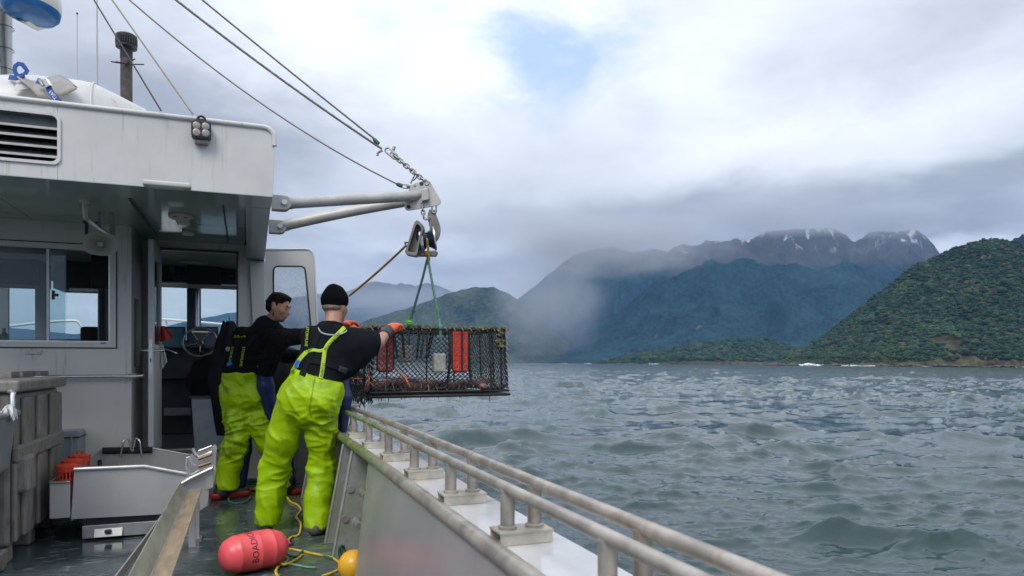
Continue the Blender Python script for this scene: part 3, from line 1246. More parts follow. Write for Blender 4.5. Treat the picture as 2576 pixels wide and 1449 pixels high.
# port side, closed off plainly
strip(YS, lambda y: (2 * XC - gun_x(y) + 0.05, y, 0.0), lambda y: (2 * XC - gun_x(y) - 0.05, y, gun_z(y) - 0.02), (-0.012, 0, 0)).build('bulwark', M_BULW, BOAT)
strip(YS, lambda y: (2 * XC - gun_x(y), y, gun_z(y) - 0.025), lambda y: (2 * XC - gun_x(y) - 0.235, y, gun_z(y) - 0.025), (0, 0, 0.025)).build('gunwale_cap', M_CAP, BOAT)

# twin roller rails on posts
RAIL_Y0, RAIL_Y1 = -0.6, 5.42
ry = [RAIL_Y0 + (RAIL_Y1 - RAIL_Y0) * i / 30 for i in range(31)]
for (off, zz, r, mm) in ((0.062, 0.842, 0.0168, M_SLIME_REFL), (0.145, 0.855, 0.0172, M_PIPE)):
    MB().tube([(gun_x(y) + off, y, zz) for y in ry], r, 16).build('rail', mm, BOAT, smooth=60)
posts_y = [1.85 + 0.585 * k for k in range(-4, 7)]
pb = pmat('rusty_base_plate', (0.50, 0.47, 0.40), 0.45, 0.2, var=0.2, vscale=14, dirt=((0.35, 0.20, 0.08), 0.5, 12.0))
for y in posts_y:
    g = gun_x(y)
    pl = MB().box((g + 0.026, y - 0.045, 0.691), (g + 0.182, y - 0.037, 0.722)).box((g + 0.026, y + 0.037, 0.691), (g + 0.182, y + 0.045, 0.722)).box((g + 0.024, y - 0.047, 0.722), (g + 0.184, y + 0.047, 0.728)).build('rail_base', pb, BOAT)
    for (off, zz) in ((0.062, 0.842), (0.145, 0.855)):
        MB().lathe([(0.027, 0.728), (0.027, 0.736), (0.0205, 0.739), (0.0205, zz - 0.004)], 16, Matrix.Translation((g + off, y, 0))).build('rail_post', M_PIPE, pl, smooth=40)
g = gun_x(5.4)
MB().prism([(g + 0.03, 5.38, 0.855), (g + 0.20, 5.38, 0.872), (g + 0.20, 5.38, 0.884), (g + 0.03, 5.38, 0.868)], (0, 0.16, 0)).box((g + 0.05, 5.44, 0.691), (g + 0.09, 5.50, 0.856)).box((g + 0.15, 5.44, 0.691), (g + 0.19, 5.50, 0.872)).build('rail_end', M_PIPE, BOAT, bevel=0.006)
MB().tube([(g + 0.02, 5.50, 0.90), (g + 0.10, 5.50, 0.915), (g + 0.16, 5.50, 0.90)], 0.014, 10).build('rail_end_hook', M_PIPE, BOAT, smooth=60)

# ------------------------------------------------------------------ wheelhouse
YF, YB, YW, YD, YFR = 4.97, 5.34, 6.70, 7.40, 10.3
XR, XL = 0.18, -2.75
ZS, ZT = 2.32, 2.785
CAB = empty('wheelhouse', (0, 0, 0))
CAB.parent = BOAT

# fascia across the aft end of the roof, with a cut for the vent
vx1 = on_y(145, 340, YF).x
vz0, vz1 = on_y(70, 402, YF).z, on_y(70, 285, YF).z
vx0 = -2.35
fas = MB()
R_ = 0.07
cor = [(XR - R_, ZT)] + [(XR - R_ + R_ * math.sin(a), ZT - R_ + R_ * math.cos(a)) for a in [math.radians(15 * k) for k in range(1, 7)]] + [(XR + 0.004, 2.60), (XR - 0.008, ZS)]
right_poly = [(vx1, ZS), (vx1, ZT)] + cor
fas.prism([(x, YF, z) for (x, z) in right_poly], (0, 0.02, 0))
fas.box((XL, YF, vz1), (vx1, YF + 0.02, ZT)).box((XL, YF, ZS), (vx1, YF + 0.02, vz0)).box((XL, YF, vz0), (vx0, YF + 0.02, vz1))
fascia = fas.build('roof_fascia', M_WHITE, CAB, bevel=0.003)
# vent louvre
vent = MB()
fr = rrect(vx0, vx1, vz0, vz1, 0.035)
fr2 = rrect(vx0 - 0.018, vx1 + 0.018, vz0 - 0.018, vz1 + 0.018, 0.045)
vent.loft([[Vector((x, YF - 0.012, z)) for x, z in fr], [Vector((x, YF - 0.012, z)) for x, z in fr2], [Vector((x, YF + 0.0, z)) for x, z in fr2]], caps=False)
vent.loft([[Vector((x, YF - 0.012, z)) for x, z in fr], [Vector((x, YF + 0.10, z)) for x, z in fr]], caps=False)
ventf = vent.build('vent_frame', M_WHITE, CAB, smooth=40)
M_LOUV = pmat('shaded_louvre', (0.075, 0.095, 0.10), 0.55, var=0.2, vscale=20, dirt=((0.08, 0.09, 0.09), 0.4, 14))  # shade of the slat undersides put into a dark colour
M_LEDGE = pmat('lit_louvre_edge', (0.50, 0.48, 0.45), 0.5, var=0.1, vscale=20)  # pale colour paints the front edges as lit
MB().box((vx0, YF + 0.10, vz0), (vx1, YF + 0.11, vz1)).build('vent_back', M_BLACK, ventf)
nz = 4
for k in range(nz):
    zc = vz0 + (vz1 - vz0) * (0.10 + 0.205 * k)
    sl_ = MB().hexa([(vx0, YF + 0.012, zc), (vx1, YF + 0.012, zc), (vx1, YF + 0.09, zc + 0.062), (vx0, YF + 0.09, zc + 0.062),
                     (vx0, YF + 0.012, zc + 0.006), (vx1, YF + 0.012, zc + 0.006), (vx1, YF + 0.09, zc + 0.067), (vx0, YF + 0.09, zc + 0.067)]).build('vent_slat', M_LOUV, ventf)
    MB().box((vx0, YF + 0.006, zc - 0.002), (vx1, YF + 0.0115, zc + 0.012)).build('vent_slat_edge', M_LEDGE, ventf)
MB().box((vx0, YF + 0.03, vz1 - 0.07), (vx1, YF + 0.045, vz1)).build('vent_hood', M_LOUV, ventf)
# eave pipe along the top of the fascia
pts = [(XL, YF - 0.002, ZT)] + [(XR - 0.09, YF - 0.002, ZT)] + [(XR - R_ + R_ * math.sin(a) + 0.002, YF - 0.002, ZT - R_ + R_ * math.cos(a)) for a in [math.radians(15 * k) for k in range(0, 7)]] + [(XR + 0.004, YF - 0.002, 2.665)]
MB().tube(pts, 0.017, 10).build('eave_pipe', M_WHITE, CAB, smooth=60)
# lifting eye by the vent and paint patches
MB().prism(arc((on_y(124, 285, YF).x, YF - 0.006, on_y(124, 279, YF).z), 0.022, 0, math.pi, 8) + [Vector((on_y(124, 285, YF).x - 0.022, YF - 0.006, vz1 + 0.019)), Vector((on_y(124, 285, YF).x + 0.022, YF - 0.006, vz1 + 0.019))], (0, 0.006, 0)).build('lifting_eye', M_WHITE, CAB)

# roof: slab with rounded starboard edge, cambered a little
rf = MB()
sec = [(XL, ZT - 0.02), (XL, 2.42), (XR - 0.02, 2.42), (XR - 0.004, 2.60), (XR, ZT - R_)] + [(XR - R_ + R_ * math.cos(a), ZT - R_ + R_ * math.sin(a)) for a in [math.radians(18 * k) for k in range(1, 6)]] + [(-1.28, ZT + 0.02)]
rf.loft([[Vector((x, y, z)) for x, z in sec] for y in (YF + 0.125, 7.0, 9.0, YFR + 0.35)])
rf.box((XL, YF + 0.021, ZT - 0.03), (XR - 0.075, YF + 0.124, ZT - 0.003)).box((vx1 + 0.06, YF + 0.021, 2.43), (XR - 0.012, YF + 0.124, ZT - 0.075))
rf.build('roof', M_WHITE, CAB, smooth=40)
# soffit: aft beam, starboard beam, ceiling panels
MB().box((XL, YF + 0.0005, ZS - 0.002), (XR - 0.010, YB, ZS + 0.10)).build('aft_beam', M_SOFFIT, CAB)
MB().hexa([(0.0, YB + 0.002, ZS - 0.004), (XR - 0.012, YB + 0.002, ZS - 0.004), (XR - 0.004, YD + 0.02, 2.215), (0.015, YD + 0.02, 2.215),
           (0.0, YB + 0.002, 2.425), (XR - 0.012, YB + 0.002, 2.425), (XR - 0.004, YD + 0.02, 2.425), (0.015, YD + 0.02, 2.425)]).build('side_beam', M_SOFFIT, CAB)
cz = 2.365
cx = [XL, -1.62, -0.76, -0.16, 0.0]
for i in range(4):
    MB().box((cx[i] + 0.003, YB, cz), (cx[i + 1] - 0.003, 6.43, cz + 0.05)).build('ceiling_panel', M_SOFFIT, CAB)
    MB().box((cx[i] + 0.003, 6.436, cz), (cx[i + 1] - 0.003, YD, cz + 0.05)).build('ceiling_panel', M_SOFFIT, CAB)
MB().tube([(-0.76, YB, cz - 0.008), (-0.76, 6.66, cz - 0.008)], 0.012, 8).build('ceiling_batten', M_BLACK, CAB)
MB().tube([(-0.155, YB, cz - 0.004), (-0.155, YD - 0.2, cz - 0.004)], 0.007, 8).build('ceiling_batten', M_BLACK, CAB)

# aft wall (port part) with sliding window
wx1 = on_y(277, 740, YW).x
wz0, wz1 = on_y(150, 860, YW).z, on_y(150, 626, YW).z
wx0 = -2.55
XE = -0.91
wl = MB()
wl.box((XL, YW, 0.0), (XE, YW + 0.06, wz0)).box((XL, YW, wz1), (XE, YW + 0.06, cz - 0.001)).box((wx1, YW, wz0), (XE, YW + 0.06, wz1)).box((XL, YW, wz0), (wx0, YW + 0.06, wz1))
wl.build('aft_wall', M_WALL, CAB)
# window: frame, seal, two sliding panes
fo = 0.045
wf = MB()
wf.box((wx0 - fo, YW - 0.014, wz0 - fo), (wx1 + fo, YW - 0.001, wz0)).box((wx0 - fo, YW - 0.014, wz1), (wx1 + fo, YW - 0.001, wz1 + fo))
wf.box((wx0 - fo, YW - 0.014, wz0), (wx0, YW - 0.001, wz1)).box((wx1, YW - 0.014, wz0), (wx1 + fo, YW - 0.001, wz1))
win = wf.build('window', M_WALL, CAB, bevel=0.003)
sl = MB()
for (a, b) in (((wx0 - fo - 0.008, wz0 - fo - 0.008), (wx1 + fo + 0.008, wz0 - fo)), ((wx0 - fo - 0.008, wz1 + fo), (wx1 + fo + 0.008, wz1 + fo + 0.008)), ((wx1 + fo, wz0 - fo), (wx1 + fo + 0.008, wz1 + fo))):
    sl.box((a[0], YW - 0.007, a[1]), (b[0], YW - 0.0005, b[1]))
sl.build('window_seal', M_RUBBER, win)
sx = on_y(120, 740, YW).x
MB().box((sx - 0.010, YW + 0.006, wz0), (sx + 0.010, YW + 0.026, wz1)).build('window_sash', M_ALU, win, bevel=0.002)
MB().box((wx0, YW + 0.012, wz0), (sx + 0.12, YW + 0.017, wz1)).build('window_pane', G_TINT, win)
MB().box((sx + 0.004, YW + 0.032, wz0), (sx + 0.125, YW + 0.037, wz1)).build('window_pane', G_CLEAR, win)
MB().box((wx1 - 0.012, YW + 0.0, wz0), (wx1, YW + 0.05, wz1)).box((wx0, YW + 0.0, wz0), (wx1 - 0.012, YW + 0.05, wz0 + 0.010)).build('window_track', M_ALUL, win)
lx = on_y(134, 742, YW)
MB().cbox((lx.x, YW - 0.002, lx.z), (0.022, 0.014, 0.075)).cbox((lx.x + 0.022, YW - 0.004, lx.z), (0.03, 0.018, 0.022)).build('window_latch', M_BLACK, win, bevel=0.004)
for k in range(3):
    q = on_y(256 + 4.2 * k, 859.5, YW)
    MB().lathe([(0.006, 0), (0.006, 0.004)], 8, Matrix.Translation((q.x, YW - 0.0145, q.z - 0.012)) @ Matrix.Rotation(math.pi / 2, 4, 'X')).build('drain_hole', M_BLACK, win)
# weld bead line and padeye on the wall, handrail
q = on_y(84, 886, YW)
MB().cbox((q.x, YW - 0.006, q.z), (0.115, 0.012, 0.030)).lathe([(0.008, 0), (0.008, 0.016)], 8, Matrix.Translation((q.x - 0.035, YW - 0.022, q.z)) @ Matrix.Rotation(-math.pi / 2, 4, 'X')).lathe([(0.008, 0), (0.008, 0.016)], 8, Matrix.Translation((q.x + 0.035, YW - 0.022, q.z)) @ Matrix.Rotation(-math.pi / 2, 4, 'X')).build('wall_bracket', M_ALU, CAB, bevel=0.003)
h0, h1 = on_y(60, 948, YW - 0.07), on_y(357, 940.5, YW - 0.07)
MB().tube([(h0.x, YW, h0.z), (h0.x + 0.02, YW - 0.07, h0.z)] + [(h0.x + 0.05 + (h1.x - h0.x - 0.08) * k / 6, YW - 0.07, h0.z) for k in range(7)] + [(h1.x - 0.01, YW - 0.055, h0.z), (h1.x, YW - 0.01, h0.z)], 0.014, 12).build('wall_handrail', M_STEEL, CAB, smooth=60)
MB().box((XE - 0.03, YW - 0.02, h0.z - 0.012), (XE + 0.045, YW - 0.006, h0.z + 0.022)).build('rail_bracket', M_ALU, CAB, bevel=0.003)
wj = on_y(140.5, 800, YW).x
MB().tube([(wj, YW - 0.001, 0.9), (wj, YW - 0.001, wz0 - 0.085)], 0.003, 6).build('weld_bead', M_WALL, CAB)

# return wall by the door, with a narrow pane
rw = MB()
pa, pbx = 6.88, 7.18
pz0, pz1 = on_x(345, 922, XE).z, on_x(345, 752, XE).z
rw.box((XE - 0.05, YW + 0.061, 0.0), (XE, YD, pz0)).box((XE - 0.05, YW + 0.061, pz1), (XE, YD, cz - 0.001)).box((XE - 0.05, YW + 0.061, pz0), (XE, pa, pz1)).box((XE - 0.05, pbx, pz0), (XE, YD, pz1))
rw.build('return_wall', M_WALL, CAB)
MB().box((XE - 0.03, pa, pz0), (XE - 0.024, pbx, pz1)).build('return_pane', G_TINT, CAB)

# door wall, frame, leaf
dx0, dx1, dz0, dz1 = -0.775, -0.085, 0.37, 2.275
dw = MB()
dw.box((XE, YD, 0), (dx0, YD + 0.05, cz)).box((dx1, YD, 0), (XR - 0.005, YD + 0.05, 2.22)).box((dx0, YD, 0), (dx1, YD + 0.05, dz0)).box((dx0, YD, dz1), (dx1, YD + 0.05, cz)).box((dx1, YD, 2.22), (0.012, YD + 0.05, cz))
dw.build('door_wall', M_WALL, CAB)
df = MB()
df.box((dx0 - 0.02, YD - 0.02, dz1), (dx1 + 0.02, YD - 0.001, dz1 + 0.022)).box((dx1, YD - 0.02, dz0), (dx1 + 0.018, YD - 0.001, dz1)).box((dx0 - 0.02, YD - 0.02, dz0), (dx0, YD - 0.001, dz1))
df.build('door_frame', M_DARK, CAB, bevel=0.003)
MB().box((dx0, YD - 0.05, dz0 - 0.02), (dx1, YD + 0.02, dz0 + 0.004)).build('door_sill', M_ALU, CAB, bevel=0.004)
M_LEAF = pmat('door_leaf_paint', (0.56, 0.56, 0.555), 0.4, var=0.05, vscale=3)
lf = MB().box((-0.788, 6.75, 0.40), (-0.745, 7.38, 1.36)).box((-0.788, 6.75, 2.12), (-0.745, 7.38, 2.27)).box((-0.788, 6.75, 1.36), (-0.745, 6.83, 2.12)).box((-0.788, 7.30, 1.36), (-0.745, 7.38, 2.12)).build('door_leaf', M_LEAF, CAB, bevel=0.003)
MB().box((-0.770, 6.83, 1.36), (-0.764, 7.30, 2.12)).build('door_pane', G_TINT, lf)
MB().prism([Vector((x - 0.7665, 6.7475, z + 1.25)) for x, z in rrect(-0.0115, 0.0115, -0.155, 0.155, 0.011)], (0, 0.003, 0)).build('lock_plate', M_ALUL, lf)
MB().lathe([(0.010, 0), (0.010, 0.006)], 12, Matrix.Translation((-0.7665, 6.748, 1.345)) @ Matrix.Rotation(math.pi / 2, 4, 'X')).build('lock_bolt', M_STEEL, lf)
MB().box((-0.771, 6.745, 1.20), (-0.762, 6.748, 1.235)).build('lock_latch', M_DARK, lf)
for sx_ in (-1, 1):
    x0 = -0.788 if sx_ < 0 else -0.745
    MB().tube([(x0, 6.80, 1.305), (x0 + sx_ * 0.055, 6.80, 1.305), (x0 + sx_ * 0.062, 6.815, 1.305), (x0 + sx_ * 0.062, 6.93, 1.305)], 0.0095, 10).lathe([(0.019, 0), (0.019, 0.009)], 14, Matrix.Translation((x0, 6.80, 1.305)) @ Matrix.Rotation(sx_ * math.pi / 2, 4, 'Y')).build('door_handle', M_STEEL, lf, smooth=50)

# starboard corner post and the wing door folded out over the side deck
M_OFFW = pmat('offwhite_panel', (0.53, 0.525, 0.51), 0.45, var=0.05, vscale=3, dirt=((0.36, 0.35, 0.30), 0.2, 4.0, (5, 5, 1)))
p1, p2, p3, p4 = on_y(628, 657, 7.36), on_y(667, 657, 7.36), on_y(664, 1120, 7.36), on_y(650, 1120, 7.36)
MB().prism([p1, p2, p3, p4], (0, 0.035, 0)).build('corner_post', M_OFFW, CAB, bevel=0.004)
wy = 7.62
wo = [on_y(u, v, wy) for (u, v) in ((667, 1085), (667, 629))]
top = [on_y(u, v, wy) for (u, v) in ((772, 628), (780, 630), (785, 636), (788, 646))]
bot = on_y(812, 1085, wy)
opn = [on_y(u, v, wy) for (u, v) in ((688, 905), (688, 680), (691, 673), (697, 670), (758, 670), (765, 673), (768, 680), (790, 905))]
# ring between outline and opening, built by hand so the pane is a real hole
outer = [wo[0], wo[1], on_y(675, 629, wy), on_y(690, 628.5, wy), top[0], top[2], top[3], bot]
W_ = MB()
k = len(outer)
V = [p for p in outer] + [p for p in opn]
V2 = [p + Vector((0, 0.035, 0)) for p in V]
F = []
for i in range(k):
    j = (i + 1) % k
    F.append((i, j, k + j, k + i))
    F.append((2 * k + i, 3 * k + i, 3 * k + j, 2 * k + j))
    F.append((i, 2 * k + i, 2 * k + j, j))
    F.append((k + i, k + j, 3 * k + j, 3 * k + i))
wing = W_.add(V + V2, F).build('wing_door', M_OFFW, CAB, bevel=0.004)
MB().tube([p + Vector((0, -0.002, 0)) for p in [on_y(668, 627.5, wy), on_y(768, 626.5, wy), on_y(779, 628, wy), on_y(786, 635, wy), on_y(789.5, 646, wy), on_y(813.5, 1085, wy)]], 0.010, 8).build('wing_edge', M_WHITE, wing, smooth=60)
MB().tube([p + Vector((0, -0.002, 0)) for p in opn], 0.008, 6, closed=True).build('wing_seal', M_RUBBER, wing)
MB().prism([p + Vector((0, 0.014, 0)) for p in opn], (0, 0.005, 0)).build('wing_pane', G_WET, wing)
q = on_y(665, 757, wy)
MB().lathe([(0.011, 0), (0.013, 0.008)], 10, Matrix.Translation((q.x + 0.06 - 0.04, wy - 0.008, q.z)) @ Matrix.Rotation(-math.pi / 2, 4, 'X')).build('wing_bolt', M_DARK, wing)

# cabin sides, floor, front wall with windows
MB().box((XR - 0.055, YD + 0.051, 0.0), (XR - 0.012, YFR, 1.5)).box((XR - 0.055, YD + 0.051, 2.2), (XR - 0.012, YFR, 2.42)).box((XR - 0.055, YD + 0.051, 1.5), (XR - 0.012, 7.8, 2.2)).box((XR - 0.055, 9.2, 1.5), (XR - 0.012, 9.3, 2.2)).build('side_wall', M_OFFW, CAB)
MB().box((XL, YW + 0.061, 0.0), (XL + 0.05, YFR, 1.45)).box((XL, YW + 0.061, 2.25), (XL + 0.05, YFR, 2.42)).box((XL, YW + 0.061, 1.45), (XL + 0.05, 7.3, 2.25)).box((XL, 8.8, 1.45), (XL + 0.05, 8.95, 2.25)).build('side_wall', M_OFFW, CAB)
M_FLOOR = pmat('cabin_floor', (0.085, 0.10, 0.11), 0.3, var=0.25, vscale=6)
MB().box((XL + 0.05, YD + 0.051, 0.28), (XR - 0.055, YFR, 0.32)).box((XL + 0.05, YW + 0.061, 0.28), (XE - 0.05, YD + 0.05, 0.32)).build('cabin_floor', M_FLOOR, CAB)
MB().box((XL + 0.05, YD + 0.051, 2.33), (XR - 0.056, YFR, 2.419)).box((XL + 0.05, YW + 0.061, 2.33), (XE - 0.05, YD + 0.05, 2.364)).build('cabin_ceiling', pmat('headliner', (0.30, 0.30, 0.29), 0.6, var=0.06, vscale=3), CAB)
fz0, fz1 = 1.50, 2.235
fw_ = MB().box((XL, YFR, 0.0), (XR - 0.012, YFR + 0.05, fz0)).box((XL, YFR, fz1), (XR - 0.012, YFR + 0.05, 2.42))
ox = [on_y(u, 780, YFR).x for u in (-60, 88, 122, 250, 398 - 60, 470, 505, 622)]
edges = [XL] + ox + [XR - 0.012]
for i in range(0, len(edges), 2):
    fw_.box((edges[i], YFR, fz0), (edges[i + 1], YFR + 0.05, fz1))
fw_.build('front_wall', M_DARKW, CAB)
for i in range(0, len(ox), 2):
    MB().box((ox[i], YFR + 0.02, fz0), (ox[i + 1], YFR + 0.026, fz1)).build('front_pane', G_CLEAR, CAB)
# foredeck and bow rail
fd = MB()
rings = []
for y in [YFR + 0.05, 11.2, 12.2, 13.2, 13.9]:
    xo = max(gun_x(y) + 0.1, XC + 0.02)
    rings.append([Vector((2 * XC - xo, y, gun_z(y) - 0.03)), Vector((xo, y, gun_z(y) - 0.03)), Vector((xo, y, gun_z(y) - 0.06)), Vector((2 * XC - xo, y, gun_z(y) - 0.06))])
fd.loft(rings).build('foredeck', M_WHITE, BOAT)
M_RAILW = pmat('white_bow_rail', (0.78, 0.78, 0.76), 0.3, var=0.04)
br = MB()
stb = [on_y(620, 824, 11.6), on_y(520, 812, 11.8), on_y(400, 803, 12.0)]
br.tube(smooth_path([Vector((0.12, 11.0, 0.9)), Vector((0.10, 11.05, 1.6)), stb[0], stb[1], stb[2], Vector((-1.3, 12.3, 1.86))], 6), 0.019, 8)
br.tube([on_y(418, 805, 12.0), on_y(424, 850, 12.0), on_y(432, 930, 12.0)], 0.015, 8)
br.tube([on_y(592, 820, 11.65), on_y(600, 850, 11.65), on_y(612, 900, 11.65)], 0.015, 8)
br.tube(smooth_path([on_y(-120, 832, 11.6), on_y(0, 823, 11.8), on_y(100, 812, 12.0), on_y(180, 807, 12.0), on_y(200, 815, 12.0), on_y(214, 850, 12.0), on_y(224, 925, 12.0)], 6), 0.019, 8)
br.build('bow_rail', M_RAILW, BOAT, smooth=60)

# ------------------------------------------------------------------ inside the wheelhouse
con = root('helm_console', (-0.4, 9.3, 0.32), 'dark helm console under the front windows seen through the doorway', 'console')
c0, c1 = on_y(395, 880, 9.35), on_y(640, 880, 9.35)
zc_ = 1.36
MB().box((c0.x - 0.3, 9.45, 0.321), (0.12, 10.25, 1.0)).hexa([(c0.x - 0.3, 9.35, 1.0), (0.12, 9.35, 1.0), (0.12, 10.25, 1.0), (c0.x - 0.3, 10.25, 1.0), (c0.x - 0.3, 9.42, zc_), (0.12, 9.42, zc_), (0.12, 10.25, zc_), (c0.x - 0.3, 10.25, zc_)]).build('cabinet', M_DARK, con, bevel=0.01)
q0, q1 = on_y(413, 1042, 9.449), on_y(480, 1030, 9.449)
MB().box((q0.x, 9.40, q0.z - 0.02), (q1.x, 9.449, q0.z + 0.075)).build('step', pmat('grey_step', (0.30, 0.31, 0.32), 0.5, var=0.2, vscale=14), con, bevel=0.01)
MB().box((c0.x - 0.3, 9.36, zc_ + 0.001), (0.12, 9.40, zc_ + 0.025)).build('console_edge', M_RUBBER, con, bevel=0.006)
def tubegrab(a, b):
    return MB().tube(smooth_path([a, a + Vector((0.0, -0.06, 0.01)), (a + b) / 2 + Vector((0, -0.08, 0.02)), b + Vector((0.0, -0.06, 0.0)), b], 5), 0.018, 10)
tubegrab(on_y(405, 878, 9.38), on_y(444, 890, 9.38)).build('grab_rail', M_STEEL, con, smooth=60)


def monitor(u0, u1, v0, v1, name, label, tint):
    a, b = on_y(u0, v1, 9.62), on_y(u1, v0, 9.62)
    r = root(name, ((a.x + b.x) / 2, 9.62, a.z), label, 'monitor', 'screens on the helm console')
    MB().box((a.x, 9.62, a.z), (b.x, 9.68, b.z)).box(((a.x + b.x) / 2 - 0.06, 9.63, zc_), ((a.x + b.x) / 2 + 0.06, 9.67, a.z)).build('case', M_BLACK, r, bevel=0.008)
    sc = pmat(name + tint[0], tint[1], 0.15, var=0.7, vscale=7, emit=(tint[2], 0.05))
    s_ = MB().box((a.x + 0.02, 9.617, a.z + 0.03), (b.x - 0.02, 9.6195, b.z - 0.02)).build('display', sc, r)
    return a, b, s_


monitor(399, 466, 822, 884, 'chart_plotter', 'black chart plotter screen left of the steering wheel', ('_chart', (0.010, 0.05, 0.075), (0.03, 0.16, 0.22)))
a, b, scr = monitor(470, 549, 822, 884, 'sounder_screen', 'black sounder screen behind the steering wheel', ('_sounder', (0.012, 0.022, 0.030), (0.03, 0.06, 0.09)))
MB().box((a.x + 0.05, 9.6145, b.z - 0.075), (b.x - 0.06, 9.6165, b.z - 0.058)).build('menu_bar', pmat('screen_text', (0.35, 0.35, 0.25), 0.4, emit=((0.5, 0.5, 0.35), 0.25)), scr)

# steering wheel
wc = on_y(503, 860, 9.25)
sw = root('steering_wheel', (wc.x, wc.y, wc.z), 'five spoke chrome and black steering wheel at the helm', 'steering wheel')
ax = Matrix.Translation(wc) @ Matrix.Rotation(math.radians(68), 4, 'X')
rim = MB()
rim.tube([ax @ Vector((0.19 * math.cos(t_), 0.19 * math.sin(t_), 0)) for t_ in [2 * math.pi * k / 40 for k in range(40)]], 0.013, 10, closed=True)
rim.build('rim', pmat('wheel_rim', (0.30, 0.31, 0.32), 0.18, 0.3), sw, smooth=60)
for k in range(5):
    th = math.radians(90 + 72 * k + 36)
    MB().tube([ax @ Vector((0.03 * math.cos(th), 0.03 * math.sin(th), -0.03)), ax @ Vector((0.19 * math.cos(th), 0.19 * math.sin(th), 0))], 0.006, 8).build('spoke', M_STEEL, sw, smooth=60)
MB().lathe([(0.0, -0.01), (0.03, -0.012), (0.040, -0.03), (0.03, -0.14)], 18, ax, caps=False).build('hub', M_STEEL, sw, smooth=50)
kn = ax @ Vector((0.02, -0.15, 0.02))
MB().lathe([(0.0, 0.024), (0.016, 0.018), (0.024, 0.0), (0.016, -0.018), (0.006, -0.03), (0.006, -0.05)], 14, Matrix.Translation(kn) @ Matrix.Rotation(math.radians(68), 4, 'X'), caps=False).build('spinner_knob', M_BLACK, sw, smooth=60)
MB().tube([wc + Vector((0, 0.10, -0.04)), Vector((wc.x, 9.40, wc.z - 0.06)), Vector((wc.x, 9.43, zc_ - 0.10))], 0.03, 10).build('column', M_BLACK, sw)

# overhead radio shelf
sh = root('radio_shelf', (-0.5, 9.0, 1.95), 'dark overhead shelf of radios above the helm', 'shelf')
s0, s1 = on_y(396, 712, 9.0), on_y(600, 655, 9.0)
MB().box((s0.x - 0.1, 9.0, s0.z), (0.12, 9.5, s1.z)).build('box', M_DARK, sh, bevel=0.008)
MB().box((s0.x - 0.1, 8.985, s0.z - 0.004), (0.12, 8.999, s0.z + 0.014)).build('light_strip', M_ALUL, sh)
for (u0, u1, v0, v1) in ((401, 413, 680, 705), (422, 443, 668, 704), (450, 459, 690, 703), (462, 472, 672, 690), (578, 590, 690, 705)):
    a, b = on_y(u0, v1, 8.999), on_y(u1, v0, 8.999)
    rd = MB().box((a.x, 8.985, a.z), (b.x, 8.998, b.z)).build('radio', M_BLACK, sh, bevel=0.004)
    MB().box((a.x + 0.012, 8.981, (a.z + b.z) / 2), (b.x - 0.012, 8.9845, b.z - 0.012)).build('radio_display', pmat('radio_lcd', (0.12, 0.15, 0.15), 0.3), rd)
a, b = on_y(470, 712, 8.9), on_y(556, 662, 8.9)
MB().box((a.x, 8.88, a.z - 0.01), (b.x, 8.975, b.z)).build('console_screen', pmat('dull_navy_panel', (0.022, 0.03, 0.04), 0.6), sh, bevel=0.006)
pc = on_y(497, 780, 10.2)
MB().tube([(pc.x, 10.2, 1.40), (pc.x, 10.2, 2.33)], 0.028, 12).build('cabin_pole', M_STEEL, CAB, smooth=60)
pp = on_y(258, 780, 7.9)
MB().tube([(pp.x, 7.9, 0.325), (pp.x, 7.9, 2.329)], 0.042, 12).build('cabin_pole', M_BLACK, CAB, smooth=60)
MB().box((pp.x - 0.09, 7.86, 1.93), (pp.x + 0.06, 7.95, 2.329)).build('pole_housing', M_BLACK, CAB, bevel=0.01)
# overhead locker and shelf behind the aft window, seat back, papers
MB().box((on_y(150, 700, 9.3).x, 9.0, 2.02), (-1.0, 9.5, 2.328)).box((XL + 0.06, 9.0, 2.05), (on_y(118, 700, 9.3).x, 9.5, 2.328)).build('overhead_locker', M_DARK, CAB, bevel=0.01)
MB().box((on_y(175, 708, 9.0).x, 8.985, 2.0), (on_y(246, 708, 9.0).x, 8.999, 2.03)).build('locker_trim', M_ALUL, CAB)
st = on_y(246, 838, 8.6)
MB().box((st.x - 0.16, 8.55, 0.9), (st.x + 0.02, 8.70, on_y(230, 822, 8.6).z)).build('seat_back', M_RUBBER, CAB, bevel=0.03)
gb = root('green_bottle', on_y(10, 861, 6.95), 'green plastic bottle on the sill behind the aft window', 'bottle')
b0 = gb.location
MB().lathe([(0.034, 0.0), (0.036, 0.01), (0.036, 0.05), (0.022, 0.075), (0.011, 0.085), (0.011, 0.098)], 16, Matrix.Translation(b0)).build('body', pmat('green_bottle', (0.02, 0.14, 0.05), 0.25), gb, smooth=50)
MB().lathe([(0.013, 0.098), (0.013, 0.115), (0.004, 0.118)], 12, Matrix.Translation(b0)).build('bottle_cap', M_BLACK, gb, smooth=50)
MB().box((XL + 0.06, 6.79, wz0 - 0.03), (wx1, 7.05, wz0 - 0.011)).build('window_shelf', M_DARKW, CAB)

